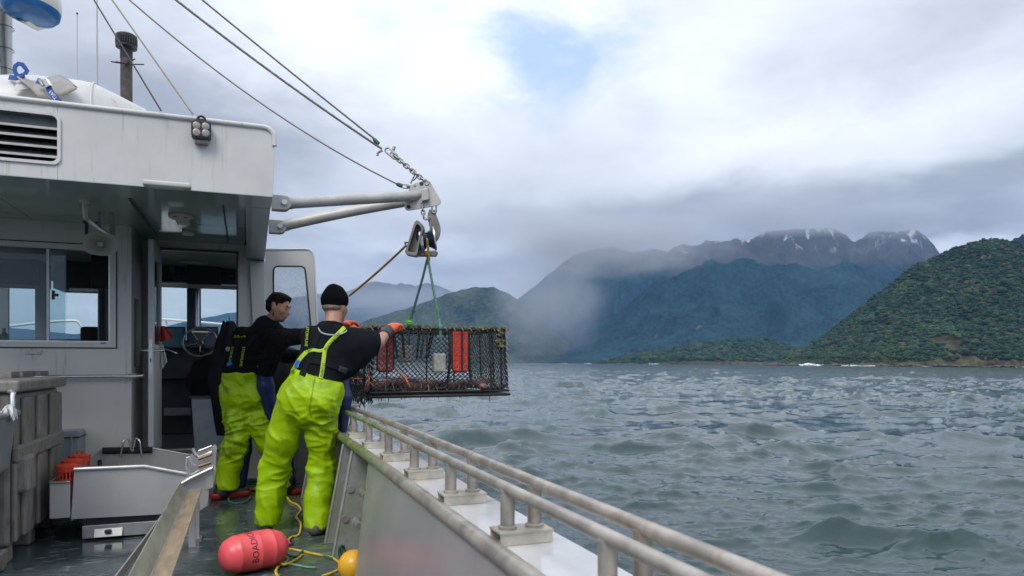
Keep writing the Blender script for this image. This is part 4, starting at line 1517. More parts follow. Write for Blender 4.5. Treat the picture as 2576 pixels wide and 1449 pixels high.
# red cloth and paper towel hung behind the door leaf
def hung_cloth(name, pts, label, cat, mm, folds, seed):
    """cloth hanging from a hook: outline fan with folds"""
    r = np.random.default_rng(seed)
    nx, nz_ = 14, 14
    (x0, y0, z0), w, h, d = pts
    V = np.zeros((nz_, nx, 3))
    for i in range(nz_):
        tz = i / (nz_ - 1)
        for j in range(nx):
            tx = j / (nx - 1)
            ww = w * (0.25 + 0.75 * tz)
            V[i, j] = (x0 + ww * (tx - 0.2), y0 + d * math.sin(tx * folds + 0.5) * (0.4 + 0.6 * tz), z0 - h * tz * (1 - 0.35 * abs(tx - 0.25) * 1.2))
    V = V.reshape(-1, 3)
    o = link_obj(name, np_mesh(name, V, grid_faces(nz_, nx)), mm)
    s_ = o.modifiers.new('thickness', 'SOLIDIFY')
    s_.thickness = 0.004
    tag(o, label, cat)
    return o


qa = on_y(400, 820, 7.25)
hung_cloth('red_cloth', ((-0.735, 7.25, qa.z), 0.14, 0.15, 0.015), 'red cloth hanging behind the door leaf', 'cloth', pmat('red_cloth', (0.45, 0.05, 0.035), 0.8), 9, 1)
qa = on_y(400, 866, 7.22)
hung_cloth('paper_towel', ((-0.735, 7.22, qa.z), 0.065, 0.24, 0.012), 'crumpled white paper towel hanging below the red cloth', 'towel', pmat('paper_white', (0.55, 0.55, 0.54), 0.9), 12, 2)

# box inside the doorway and the coats above it
bx = root('storage_tub', on_z(540, 1090, 0.325) if False else Vector((-0.33, 7.62, 0.325)), 'blue grey lidded tub standing inside the doorway', 'tub')
t0, t1 = on_y(481, 1082, 7.62), on_y(592, 1000, 7.62)
zb = 0.322
MB().hexa([(t0.x + 0.03, 7.62, zb), (t1.x - 0.02, 7.62, zb), (t1.x - 0.02, 7.96, zb), (t0.x + 0.03, 7.96, zb), (t0.x, 7.60, t1.z), (t1.x, 7.60, t1.z), (t1.x, 7.98, t1.z), (t0.x, 7.98, t1.z)]).build('body', pmat('tub_grey', (0.50, 0.57, 0.62), 0.5, var=0.12, vscale=6), bx, bevel=0.02)
MB().box((t0.x - 0.015, 7.58, t1.z + 0.001), (t1.x + 0.01, 8.00, t1.z + 0.022)).build('lid', pmat('tub_lid', (0.10, 0.12, 0.135), 0.4), bx, bevel=0.006)


def lump(name, rings_spec, mm, seed, amp, parent=None, seg=40):
    """soft drooping bundle: stacked elliptical rings (cx, cy, z, rx, ry) with folds"""
    r = np.random.default_rng(seed)
    ph = r.uniform(0, 6.28, 6)
    R = []
    n = len(rings_spec)
    sub = 5
    zs = np.linspace(0, n - 1, (n - 1) * sub + 1)
    arr = np.array(rings_spec, float)
    for q in zs:
        cx_, cy_, z_, rx_, ry_ = [np.interp(q, range(n), arr[:, c]) for c in range(5)]
        ring = []
        for k in range(seg):
            th = 2 * math.pi * k / seg
            f = 1 + amp * (math.sin(5 * th + ph[0] + 1.3 * q) * 0.5 + math.sin(9 * th + ph[1] - 2.0 * q) * 0.35 + math.sin(3 * th + ph[2] + q * 3.1) * 0.4)
            ring.append(Vector((cx_ + rx_ * f * math.cos(th), cy_ + ry_ * f * math.sin(th), z_ + amp * 0.10 * math.sin(4 * th + q * 2 + ph[3]))))
        R.append(ring)
    mb = MB().loft(R)
    return mb


M_COAT = pmat('black_oilskin', (0.008, 0.009, 0.011), 0.75, spec=0.25, var=0.3, vscale=8, bump=0.012, bscale=9)
co1 = [on_y(577, 812, 7.2), on_y(575, 860, 7.2), on_y(560, 960, 7.2), on_y(572, 1090, 7.2)]
coat = root('black_coat', Vector((co1[3].x, 7.2, co1[3].z)), 'black waterproof coat hanging in the doorway beside the bare headed man', 'coat')
lump('coat', [(co1[3].x, 7.2, co1[3].z, 0.09, 0.05), (co1[2].x, 7.2, co1[2].z, 0.13, 0.07), (co1[1].x, 7.2, co1[1].z, 0.12, 0.07), (co1[0].x, 7.2, co1[0].z, 0.05, 0.04)], M_COAT, 4, 0.20).build('body', M_COAT, coat, smooth=70)
hk = co1[0]
MB().tube([hk, hk + Vector((0, 0.03, 0.07)), Vector((hk.x, YD - 0.005, hk.z + 0.08))], 0.006, 6).build('coat_hook', M_STEEL, coat)
q = on_y(575, 878, 7.12)
MB().lathe([(0.022, 0), (0.022, 0.006)], 16, Matrix.Translation((q.x - 0.005, 7.10, q.z)) @ Matrix.Rotation(math.pi / 2, 4, 'X')).build('coat_badge', pmat('badge_grey', (0.25, 0.27, 0.28), 0.5), coat)
b1 = [on_y(515, 998, 7.75), on_y(510, 950, 7.75), on_y(520, 905, 7.75), on_y(545, 893, 7.75)]
bag = root('black_bundle', Vector((b1[0].x, 7.75, t1.z + 0.023)), 'black folded wet weather gear heaped on the grey tub', 'clothing')
lump('b', [(b1[0].x + 0.06, 7.79, t1.z + 0.024, 0.19, 0.16), (b1[1].x + 0.05, 7.79, b1[1].z, 0.21, 0.17), (b1[2].x + 0.05, 7.79, b1[2].z, 0.18, 0.15), (b1[3].x, 7.79, b1[3].z, 0.08, 0.08)], M_COAT, 9, 0.12).build('body', M_COAT, bag, smooth=70)

# ================================================================== DECK GEAR
# ---- insulated fish bin
BX = -1.27
bin_ = root('fish_bin', (-1.8, 5.47, 0), 'big grey ribbed plastic fish bin standing beside the wheelhouse', 'bin')
y0, y1, ztop = 4.91, 6.03, 1.02
MB().box((-2.55, y0, 0.10), (BX - 0.03, y1, ztop)).build('body', M_TANK, bin_, bevel=0.03, seg=3)
# relief ribs on the side facing the deck, upper and lower tier
edges = [on_x(u, 1050, BX).y for u in (46, 64, 84, 101, 118, 133, 150)]
cols = [(y0 + 0.005, edges[0]), (edges[1], edges[2]), (edges[3], edges[4]), (edges[5], y1 - 0.005)]
for (a, b) in cols:
    MB().box((BX - 0.032, a, 0.13), (BX, b, 0.60)).build('rib', M_TANK, bin_, bevel=0.012)
    MB().box((BX - 0.032, a, 0.69), (BX - 0.002, b, 0.985)).build('rib', M_TANK, bin_, bevel=0.012)
MB().box((BX - 0.031, y0 + 0.002, 0.60), (BX + 0.012, y1 - 0.002, 0.70)).build('belt', M_TANK, bin_, bevel=0.015)
MB().box((BX - 0.06, y0 + 0.02, 0.42), (BX + 0.055, y0 + 0.20, 0.64)).build('forklift_lug', M_TANK, bin_, bevel=0.02)
MB().box((-2.58, y0 - 0.03, ztop + 0.002), (BX + 0.02, y1 + 0.03, ztop + 0.075)).build('lid', M_TANK, bin_, bevel=0.018, seg=3)
for yy in (y0 + 0.07, y0 + 0.55, y1 - 0.07):
    MB().box((-2.5, yy - 0.06, 0.0), (BX - 0.05, yy + 0.06, 0.10)).build('foot', M_TANK, bin_, bevel=0.015)
for (u0, u1) in ((6, 28), (36, 70), (82, 104)):
    a, b = on_x(u0, 935, BX - 0.25), on_x(u1, 935, BX - 0.25)
    MB().box((BX - 0.30, a.y, ztop + 0.076), (BX - 0.20, b.y, ztop + 0.115)).box((BX - 0.199, a.y + 0.02, ztop + 0.09), (BX - 0.195, b.y - 0.02, ztop + 0.098)).build('lid_latch', M_TANK, bin_, bevel=0.008)
MB().tube([(BX - 0.24, y0 - 0.3, ztop + 0.03), (BX - 0.10, y0 + 0.02, ztop + 0.04)], 0.02, 10).build('drain_pipe', M_ALUL, bin_)

# ---- tote hung on the aft face of the bin
tote = root('grey_tote', (-1.75, 4.66, 0.56), 'grey plastic tote with a pipe handle hung on the aft end of the fish bin', 'tote')
MT = pmat('tote_plastic', (0.19, 0.205, 0.215), 0.5, var=0.12, vscale=6)
MB().hexa([(-2.2, 4.50, 0.57), (-1.29, 4.50, 0.57), (-1.29, 4.86, 0.57), (-2.2, 4.86, 0.57), (-2.2, 4.45, 0.90), (-1.255, 4.45, 0.90), (-1.255, 4.875, 0.90), (-2.2, 4.875, 0.90)]).build('body', MT, tote, bevel=0.02)
MB().tube([(-2.2, 4.44, 0.905), (-1.25, 4.44, 0.905), (-1.25, 4.88, 0.905), (-2.2, 4.88, 0.905)], 0.016, 10).build('rim', M_ALU, tote, smooth=60)
MB().tube([(-1.30, 4.885, 1.03), (-1.245, 4.76, 1.03), (-1.245, 4.74, 1.01), (-1.245, 4.74, 0.90)], 0.013, 10).build('handle', M_ALUL, tote, smooth=60)
ts = lump('t', [(-1.25, 4.71, 0.90, 0.028, 0.045), (-1.25, 4.71, 0.915, 0.026, 0.04), (-1.25, 4.71, 0.93, 0.01, 0.015)], M_TANK, 21, 0.35, seg=20).build('paper_tissue', pmat('tissue', (0.72, 0.73, 0.74), 0.9), None, smooth=60)
tag(ts, 'crumpled white tissue on the rim of the grey tote', 'tissue')
dp = root('tote_stand', (-1.8, 4.62, 0), 'dark grey stand carrying the tote in front of the fish bin', 'stand')
MB().box((-2.3, 4.42, 0.03), (-1.33, 4.86, 0.10)).box((-2.25, 4.46, 0.10), (-1.335, 4.84, 0.555)).build('panel', pmat('blue_grey_plastic', (0.12, 0.14, 0.155), 0.5, var=0.15, vscale=5), dp, bevel=0.02)
for yy in (4.47, 4.81):
    MB().box((-1.42, yy - 0.04, 0.0), (-1.30, yy + 0.04, 0.11)).build('foot', M_TANK, dp, bevel=0.012)

# ---- junction box on the wall behind the bin
jb = root('grey_case', (-1.45, 6.6, 0.45), 'small blue grey case standing by the wall between bin and sorting tray', 'case')
j0, j1 = on_y(150, 1135, 6.45), on_y(199, 1084, 6.45)
MB().box((j0.x - 0.1, 6.45, 0.36), (j1.x, 6.69, j1.z)).build('body', pmat('case_grey', (0.27, 0.30, 0.32), 0.4, var=0.1), jb, bevel=0.015)
MB().box((j0.x - 0.1, 6.44, j1.z - 0.055), (j1.x + 0.006, 6.695, j1.z - 0.045)).build('lid_seam', M_DARK, jb)
MB().tube([(j1.x - 0.05, 6.435, j1.z - 0.04), (j1.x - 0.05, 6.43, j1.z - 0.2)], 0.007, 6).build('latch', M_ALUL, jb)
MB().box((j0.x - 0.1, 6.46, 0.0), (j1.x - 0.02, 6.69, 0.355)).build('plinth', M_RUBBER, jb)

# ---- aluminium sorting tray
TY = 5.36
tray = root('sorting_tray', (-0.75, 5.9, 0.0), 'aluminium sorting tray with pipe rim on the aft deck', 'tray')
M_TRAY = pmat('sheet_aluminium', (0.50, 0.495, 0.49), 0.42, 0.55, var=0.08, vscale=3, dirt=((0.36, 0.35, 0.33), 0.25, 5.0), rvar=0.2)


def fp(u, v, Y=TY):
    return on_y(u, v, Y)


fl, fk, fr_ = fp(187, 1182), fp(364, 1174), fp(474, 1194)
bl, brr, bs = fp(179, 1306), fp(402, 1294), fp(450, 1219)
MB().prism([bl, brr, bs, fr_, fk, fl], (0, 0.006, 0)).build('front_wall', M_TRAY, tray)
YBK = 6.62
kl, km, kr = fp(257, 1130, YBK), fp(383, 1127, YBK), fp(476, 1144, YBK)
MB().prism([Vector((kl.x, YBK, 0.16)), Vector((kr.x, YBK, 0.16)), kr, km, kl], (0, 0.006, 0)).build('back_wall', M_TRAY, tray)
MB().hexa([(bl.x, TY + 0.007, 0.15), (bl.x + 0.006, TY + 0.007, 0.15), (kl.x + 0.006, YBK - 0.001, 0.15), (kl.x, YBK - 0.001, 0.15), fl, fl + Vector((0.006, 0, 0)), kl + Vector((0.006, 0, 0)), kl]).build('side_wall', M_TRAY, tray)
MB().prism([Vector((bl.x, TY + 0.007, 0.165)), Vector((brr.x, TY + 0.007, 0.165)), Vector((kr.x, YBK - 0.001, 0.165)), Vector((kl.x, YBK - 0.001, 0.165))], (0, 0, 0.006)).build('floor', M_TRAY, tray)
MB().tube([fl + Vector((0.0, -0.004, 0.004))] + [fk + Vector((0, -0.004, 0.004)), fr_ + Vector((0, -0.004, 0.004))], 0.0155, 12).build('rim_pipe', M_ALUL, tray, smooth=50)
MB().tube([fl, fl.lerp(kl, 0.5), kl, km, kr], 0.008, 8).build('rim_edge', M_ALU, tray)
rb0, rb1 = fp(258, 1134, YBK - 0.012), fp(383, 1132, YBK - 0.012)
MB().tube([rb0, rb1], 0.028, 10).build('rubber_guard', M_RUBBER, tray, smooth=60)
# twin hoop hook over the guard
for (ua, ub, um) in ((303, 331, 318), (357, 334, 346)):
    a, b = fp(ua, 1153, YBK - 0.10), fp(ub, 1136, YBK - 0.03)
    m1, m2 = fp(um + (ua - um) * 0.55, 1112, YBK - 0.09), fp(um + (ub - um) * 0.5, 1106, YBK - 0.06)
    MB().tube(smooth_path([a, a.lerp(m1, 0.6), m1, (m1 + m2) / 2 + Vector((0, 0, 0.018)), m2, b], 5), 0.008, 8).build('hook', M_STEEL, tray, smooth=60)
dv0 = fp(250, 1172, 6.0)
MB().box((kl.x + 0.01, 6.35, 0.20), (kl.x + 0.035, 6.40, 0.42)).build('strap', M_RUBBER, tray)
# side pocket holding the bait baskets
px0, px1 = fp(119, 1250).x, fp(178, 1250).x - 0.004
pzb, pzt = fp(120, 1306).z, fp(120, 1215).z
pk = MB()
pk.box((px0 + 0.012, TY, pzb), (px1, TY + 0.006, pzt)).box((px0 + 0.012, TY + 0.006, pzb), (px0 + 0.018, 6.05, pzt)).box((px1 - 0.006, TY + 0.006, pzb), (px1, 6.05, pzt)).box((px0 + 0.018, 6.044, pzb), (px1 - 0.006, 6.05, pzt)).box((px0 + 0.018, TY + 0.006, pzb), (px1 - 0.006, 6.044, pzb + 0.006))
pk.build('pocket', M_TRAY, tray, bevel=0.004)
MB().tube([(px1, TY - 0.002, pzt), (px0 + 0.015, TY - 0.002, pzt), (px0 + 0.012, TY + 0.02, pzt), (px0 + 0.012, 6.05, pzt)], 0.009, 8).build('pocket_rim', M_ALUL, tray, smooth=60)
# spout end with rod brackets
sp = [fp(u, v, TY - 0.02) for (u, v) in ((402, 1293), (450, 1219), (472, 1196), (540, 1168), (544, 1180), (536, 1226), (526, 1230), (522, 1272), (492, 1291))]
MB().prism(sp, (0, 0.006, 0)).build('spout_plate', M_TRAY, tray)
bk = [fp(u, v, TY + 0.25) for (u, v) in ((478, 1143), (542, 1118), (546, 1124), (540, 1196), (470, 1200))]
MB().prism(bk, (0, 0.006, 0)).build('spout_back', M_TRAY, tray)
T_ = TY - 0.05
MB().tube([fp(452, 1220, T_), fp(480, 1203, T_), fp(536, 1177, T_)], 0.0155, 12).build('spout_pipe', M_ALUL, tray, smooth=60)
MB().tube([fp(484, 1128, TY + 0.1), fp(490, 1142, TY + 0.1), fp(500, 1151, TY + 0.1), fp(533, 1137, TY + 0.1)], 0.013, 10).build('rod_holder', M_ALUL, tray, smooth=60)
M_RUST = pmat('rusty_tube', (0.30, 0.18, 0.11), 0.5, 0.5, var=0.35, vscale=30, dirt=((0.45, 0.42, 0.38), 0.4, 20))
MB().tube([fp(498, 1155, TY + 0.06), fp(532, 1142, TY + 0.06)], 0.012, 10).build('rod_holder', M_RUST, tray, smooth=60)
MB().tube([fp(498, 1174, TY + 0.05), fp(531, 1163, TY + 0.05)], 0.012, 10).build('rod_holder', M_RUST, tray, smooth=60)
MB().tube([fp(500, 1135, TY + 0.2), fp(533, 1122, TY + 0.2)], 0.010, 10).build('rod_holder', M_ALUL, tray, smooth=60)
br_ = [fp(u, v, TY - 0.06) for (u, v) in ((478, 1147), (467, 1151), (465, 1176), (477, 1202), (504, 1186), (502, 1181), (481, 1192), (471, 1172), (473, 1155), (484, 1172), (493, 1174), (494, 1170), (487, 1167))]
MB().prism(br_, (0, 0.02, 0)).build('gauge_bracket', M_ALUL, tray, bevel=0.003)
MB().prism([fp(u, v, TY - 0.03) for (u, v) in ((516, 1199), (535, 1190), (536, 1226), (518, 1232))], (0, 0.005, 0)).build('clip_plate', M_TRAY, tray)
lg = on_z(489, 1357, 0.0)
MB().box((lg.x - 0.03, lg.y, 0.012), (lg.x + 0.03, lg.y + 0.006, 0.34)).box((lg.x + 0.024, lg.y + 0.006, 0.012), (lg.x + 0.03, lg.y + 0.05, 0.34)).build('leg', M_TRAY, tray)
MB().box((lg.x - 0.045, lg.y - 0.03, 0.0), (lg.x + 0.045, lg.y + 0.06, 0.012)).lathe([(0.008, 0.012), (0.008, 0.03)], 6, Matrix.Translation((lg.x, lg.y - 0.012, 0))).build('foot', M_ALU, tray)
# slide-out pan beneath with its latch
pa0, pa1 = fp(206, 1340, 5.40), fp(402, 1340, 5.40)
MB().box((pa0.x, 5.40, 0.012), (pa1.x, 6.5, 0.10)).build('pan', M_ALU, tray, bevel=0.004)
MB().box((pa0.x + 0.02, 5.42, 0.101), (pa1.x - 0.02, 6.45, 0.150)).build('gap_shade', M_DARK, tray)  # dark block standing in for the shaded gap between pan and tray
l0, l1 = fp(235, 1356, 5.36), fp(306, 1341, 5.36)
MB().prism([(l0.x, 5.37, 0.022), (l1.x, 5.37, 0.022), (l1.x + 0.002, 5.395, 0.075), (l0.x - 0.002, 5.395, 0.075)], (0, 0.004, 0)).build('latch_plate', M_ALU, tray, bevel=0.004)
MB().box(((l0.x + l1.x) / 2 - 0.02, 5.36, 0.045), ((l0.x + l1.x) / 2 + 0.02, 5.388, 0.070)).build('latch', M_DARK, tray, bevel=0.006)


# ---- bait baskets
def basket(loc, r, h, label, detail=True):
    o = root('bait_basket', loc, label, 'basket', 'orange bait baskets in the tray pocket')
    x, y, z = loc
    wall = MB()
    nb = 20
    for k in range(nb):
        a0, a1 = 2 * math.pi * k / nb, 2 * math.pi * (k + 0.45) / nb
        P = [Vector((x + rr * math.cos(a), y + rr * math.sin(a), 0)) for rr in (r, r - 0.003) for a in (a0, a1)]
        wall.hexa([P[0] + Vector((0, 0, z)), P[1] + Vector((0, 0, z)), P[3] + Vector((0, 0, z)), P[2] + Vector((0, 0, z)), P[0] + Vector((0, 0, z + h)), P[1] + Vector((0, 0, z + h)), P[3] + Vector((0, 0, z + h)), P[2] + Vector((0, 0, z + h))])
    for zz, hh in [(0.0, 0.012), (h * 0.9, h * 0.1)] + [(h * q, 0.007) for q in (0.14, 0.26, 0.38, 0.50, 0.62, 0.74)]:
        wall.lathe([(r - 0.0035, z + zz), (r + 0.001, z + zz), (r + 0.001, z + zz + hh), (r - 0.0035, z + zz + hh), (r - 0.0035, z + zz)], 28, Matrix.Translation((x, y, 0)), caps=False)
    wall.build('wall', M_ORANGE, o)
    MB().lathe([(0.0, z + 0.001), (r - 0.004, z + 0.001)], 20, Matrix.Translation((x, y, 0)), caps=False).build('base', M_ORANGE, o)
    MB().lathe([(r + 0.004, z + h - 0.006), (r + 0.004, z + h + 0.008), (r * 0.8, z + h + 0.014), (0.001, z + h + 0.016)], 28, Matrix.Translation((x, y, 0)), caps=False).build('lid', M_ORANGE, o, smooth=50)
    MB().tube([Vector((x + 0.017 * math.cos(t_), y, z + h + 0.026 + 0.015 * math.sin(t_))) for t_ in [2 * math.pi * k / 12 for k in range(12)]], 0.005, 6, closed=True).build('lid_ring', M_ORANGE, o, smooth=60)
    return o


pcx = (px0 + px1) / 2
basket((pcx + 0.035, 5.44, pzb + 0.006), 0.066, 0.325, 'orange bait basket nearest the front of the tray pocket')
basket((pcx + 0.030, 5.62, pzb + 0.006), 0.066, 0.335, 'orange bait basket in the middle of the tray pocket row')
basket((pcx + 0.030, 5.82, pzb + 0.006), 0.066, 0.345, 'orange bait basket at the back of the tray pocket')

# ---- V shaped measuring chute running aft from the tray
ch = root('angle_chute', (-0.34, 3.7, 0.0), 'worn V shaped aluminium chute running aft from the sorting tray', 'chute')
M_CH = pmat('scraped_tan_channel', (0.30, 0.23, 0.155), 0.6, 0.1, var=0.22, vscale=10, dirt=((0.20, 0.15, 0.10), 0.45, 9.0, (3, 0.8, 1)), stretch=(3, 0.6, 1))
M_CHG = pmat('slimy_channel_side', (0.27, 0.265, 0.215), 0.55, 0.1, var=0.2, vscale=9, dirt=((0.20, 0.24, 0.10), 0.4, 7.0, (1, 0.6, 1)), stretch=(3, 0.6, 1))
yA, yB = 5.12, 1.9
MB().hexa([(-0.405, yB, 0.405), (-0.363, yB, 0.325), (-0.363, yA, 0.325), (-0.405, yA, 0.405), (-0.411, yB, 0.402), (-0.369, yB, 0.322), (-0.369, yA, 0.322), (-0.411, yA, 0.402)]).build('side_flange', M_CHG, ch)
MB().hexa([(-0.362, yB, 0.325), (-0.275, yB, 0.352), (-0.275, yA, 0.352), (-0.362, yA, 0.325), (-0.360, yB, 0.319), (-0.273, yB, 0.346), (-0.273, yA, 0.346), (-0.360, yA, 0.319)]).build('bed_flange', M_CH, ch)
for yy in (4.97, 2.1):
    MB().box((-0.345, yy, 0.0), (-0.305, yy + 0.04, 0.320)).build('leg', M_TRAY, ch)
MB().tube([(-0.366, yB, 0.323), (-0.366, yA, 0.323)], 0.006, 6).build('weld_bead', M_ALU, ch)
e0, e1 = Vector((-0.395, 5.0, 0.34)), Vector((-0.68, 3.55, 0.03))
dirn = (e1 - e0).normalized()
sd = dirn.cross(Vector((0, 0, 1))).normalized() * 0.004
up_ = dirn.cross(sd).normalized() * 0.026
MB().hexa([e0 - up_ - sd, e1 - up_ - sd, e1 - up_ + sd, e0 - up_ + sd, e0 + up_ - sd, e1 + up_ - sd, e1 + up_ + sd, e0 + up_ + sd]).box((-0.73, 3.50, 0.0), (-0.62, 3.62, 0.01)).build('brace', M_TRAY, ch)


# ---- buoys
def text_mesh(s, size, extrude=0.0, align='CENTER'):
    cu = bpy.data.curves.new('lettering', 'FONT')
    cu.body = s
    cu.size = size
    cu.extrude = extrude
    cu.align_x = align
    cu.align_y = 'CENTER'
    cu.resolution_u = 2
    o = bpy.data.objects.new('lettering', cu)
    C.objects.link(o)
    dg = bpy.context.evaluated_depsgraph_get()
    me = bpy.data.meshes.new_from_object(o.evaluated_get(dg))
    bpy.data.objects.remove(o)
    bm = bmesh.new()
    bm.from_mesh(me)
    bmesh.ops.triangulate(bm, faces=bm.faces)
    bmesh.ops.subdivide_edges(bm, edges=[e for e in bm.edges if e.calc_length() > size * 0.25], cuts=2)
    V = [v.co.copy() for v in bm.verts]
    F = [tuple(v.index for v in f.verts) for f in bm.faces]
    bm.free()
    bpy.data.meshes.remove(me)
    return V, F


A, B = Vector((-0.135, 4.205, 0.113)), Vector((0.225, 4.36, 0.113))
bu = root('pink_buoy', ((A + B) / 2).xy.to_3d(), 'coral pink barrel buoy lettered in black lying on the deck', 'buoy')
axn = (B - A).normalized()
Lb = (B - A).length
rot = axn.to_track_quat('Z', 'Y').to_matrix().to_4x4()
mt = Matrix.Translation(A) @ rot
rb_ = 0.112
prof = [(0.001, 0.0), (0.035, 0.004), (0.062, 0.016), (0.084, 0.036), (0.096, 0.060), (0.104, 0.085), (0.1065, 0.088), (0.1065, 0.094), (0.105, 0.098), (0.110, 0.15), (0.112, 0.20), (0.1135, 0.203), (0.1135, 0.209), (0.112, 0.212), (0.111, 0.26), (0.109, 0.285), (0.1105, 0.288), (0.1105, 0.294), (0.108, 0.297), (0.100, 0.335), (0.086, 0.365), (0.060, 0.388), (0.024, 0.396), (0.022, 0.42), (0.001, 0.421)]
prof = [(r, z * Lb / 0.40) for r, z in prof]
M_CORAL = pmat('coral_buoy_plastic', (0.86, 0.105, 0.115), 0.33, var=0.10, vscale=6, dirt=((0.62, 0.17, 0.05), 0.35, 6.0), bump=0.0006, bscale=60)
MB().lathe(prof, 48, mt, caps=False).build('body', M_CORAL, bu, smooth=60)
V, F = text_mesh('BOADICEA', 0.052)
inv = rot.to_3x3().inverted()
wl_ = []
viewdir = (inv @ Vector((0 - A.x, 0 - A.y, 1.2 - 0.113)))
th0 = math.atan2(viewdir.y, viewdir.x)
upl = inv @ Vector((0, 0, 1))
thu = math.atan2(upl.y, upl.x)
dsg = 1 if ((thu - th0 + math.pi) % (2 * math.pi) - math.pi) > 0 else -1
for v in V:
    z = 0.165 * Lb / 0.40 + (-v.y) * 1.0
    rr = np.interp(z, [p_[1] for p_ in prof], [p_[0] for p_ in prof]) + 0.0012
    th = th0 + dsg * (v.x + 0.055) / 0.112
    wl_.append(mt @ Vector((rr * math.cos(th), rr * math.sin(th), z)))
MB().add(wl_, F).build('lettering', pmat('black_marker', (0.02, 0.015, 0.02), 0.5), bu)
MB().tube([mt @ Vector((0.02 * math.cos(t_), 0, Lb * 1.06 + 0.02 * math.sin(t_))) for t_ in [2 * math.pi * k / 12 for k in range(12)]], 0.008, 8, closed=True).build('eye', pmat('navy_eye', (0.02, 0.03, 0.07), 0.4), bu, smooth=60)

yb = root('yellow_buoy', (0.553, 3.87, 0), 'yellow ball buoy with red and black marks behind the bulwark panel', 'buoy')
M_YB = pmat('yellow_buoy_plastic', (0.80, 0.42, 0.02), 0.3, var=0.12, vscale=9, dirt=((0.45, 0.04, 0.02), 0.28, 16.0))
MB().lathe([(0.098 * math.sin(a) + 0.0005, 0.1 - 0.1 * math.cos(a)) for a in [math.pi * k / 20 for k in range(21)]], 32, Matrix.Translation((0.553, 3.87, 0.002)) @ Matrix.Scale(0.86, 4), caps=False).build('body', M_YB, yb, smooth=60)

# ---- ropes on the deck
M_RY = pmat('yellow_rope', (0.58, 0.40, 0.045), 0.65, var=0.2, vscale=25)
M_RG = pmat('green_rope', (0.035, 0.13, 0.085), 0.65, var=0.3, vscale=25)
M_RG2 = pmat('pale_green_rope', (0.16, 0.30, 0.16), 0.7, var=0.3, vscale=25)


def deck_rope(name, uv, r, mm, label, z0=None, group='ropes lying on the aft deck'):
    pts = [on_z(p_[0], p_[1], (p_[2] if len(p_) > 2 else r)) for p_ in uv]
    o = rope_strands(smooth_path(pts, 6), r, 26).build(name, mm, None, smooth=70)
    return tag(o, label, 'rope', group)


deck_rope('yellow_rope', [(716, 1371, 0.05), (732, 1352), (752, 1345), (757, 1318), (746, 1300), (757, 1283), (748, 1270), (731, 1262), (722, 1250)], 0.0085, M_RY, 'yellow rope running from the pink buoy up between the boots')
deck_rope('yellow_rope', [(718, 1380, 0.03), (752, 1385), (790, 1393), (832, 1402), (852, 1414), (858, 1428), (838, 1440), (810, 1450)], 0.0085, M_RY, 'yellow rope lying loose on the mossy deck toward the yellow buoy')
deck_rope('yellow_rope', [(700, 1452), (694, 1438), (702, 1424), (718, 1412), (722, 1402, 0.03), (706, 1398, 0.03), (700, 1410, 0.03), (716, 1420, 0.02), (745, 1408), (760, 1396)], 0.0085, M_RY, 'knotted yellow rope end beside the pink buoy at the lower edge')
deck_rope('green_rope', [(714, 1378, 0.06), (722, 1395, 0.03), (745, 1400), (760, 1388), (785, 1386), (815, 1398), (838, 1406)], 0.0085, M_RG, 'dark green rope lying on the deck right of the pink buoy')
deck_rope('green_rope', [(712, 1372, 0.09), (718, 1385, 0.06), (712, 1400, 0.03), (724, 1408, 0.03), (716, 1418, 0.02), (738, 1420), (770, 1426), (795, 1428)], 0.0075, M_RG2, 'frayed pale green rope tied to the pink buoy')
deck_rope('green_rope', [(856, 1402), (853, 1385, 0.05), (858, 1374, 0.08), (866, 1378, 0.06), (868, 1392, 0.03), (870, 1410)], 0.009, M_RG, 'green rope looped against the bulwark above the yellow buoy')
# coil beside the boots
def coil(name, c, n, R0, r, mm, label, seed, sq=0.75):
    rr = np.random.default_rng(seed)
    pts = []
    for k in range(int(n * 14)):
        t_ = k / 14 * 2 * math.pi
        R = R0 * (0.75 + 0.30 * math.sin(t_ * 0.37 + seed) + rr.normal(0, 0.02))
        pts.append(Vector((c[0] + R * math.cos(t_), c[1] + R * sq * math.sin(t_), r + 0.010 * (k / 14) * 1.2 + abs(rr.normal(0, 0.004)))))
    o = rope_strands(pts, r, 26).build(name, mm, None, smooth=70)
    return tag(o, label, 'rope', 'ropes lying on the aft deck')


cc = on_z(640, 1232, 0.0)
coil('green_rope', (cc.x + 0.02, cc.y + 0.02), 7, 0.15, 0.009, M_RG, 'coil of dark green rope on the wet deck between the men', 3)
coil('yellow_rope', (cc.x + 0.0, cc.y - 0.03), 3, 0.12, 0.009, M_RY, 'coil of yellow rope under the green one between the men', 5)
deck_rope('green_rope', [(640, 1222), (610, 1224), (585, 1240), (575, 1258), (590, 1266), (618, 1262), (632, 1250)], 0.009, M_RG, 'loop of green rope trailing beside the red boots')

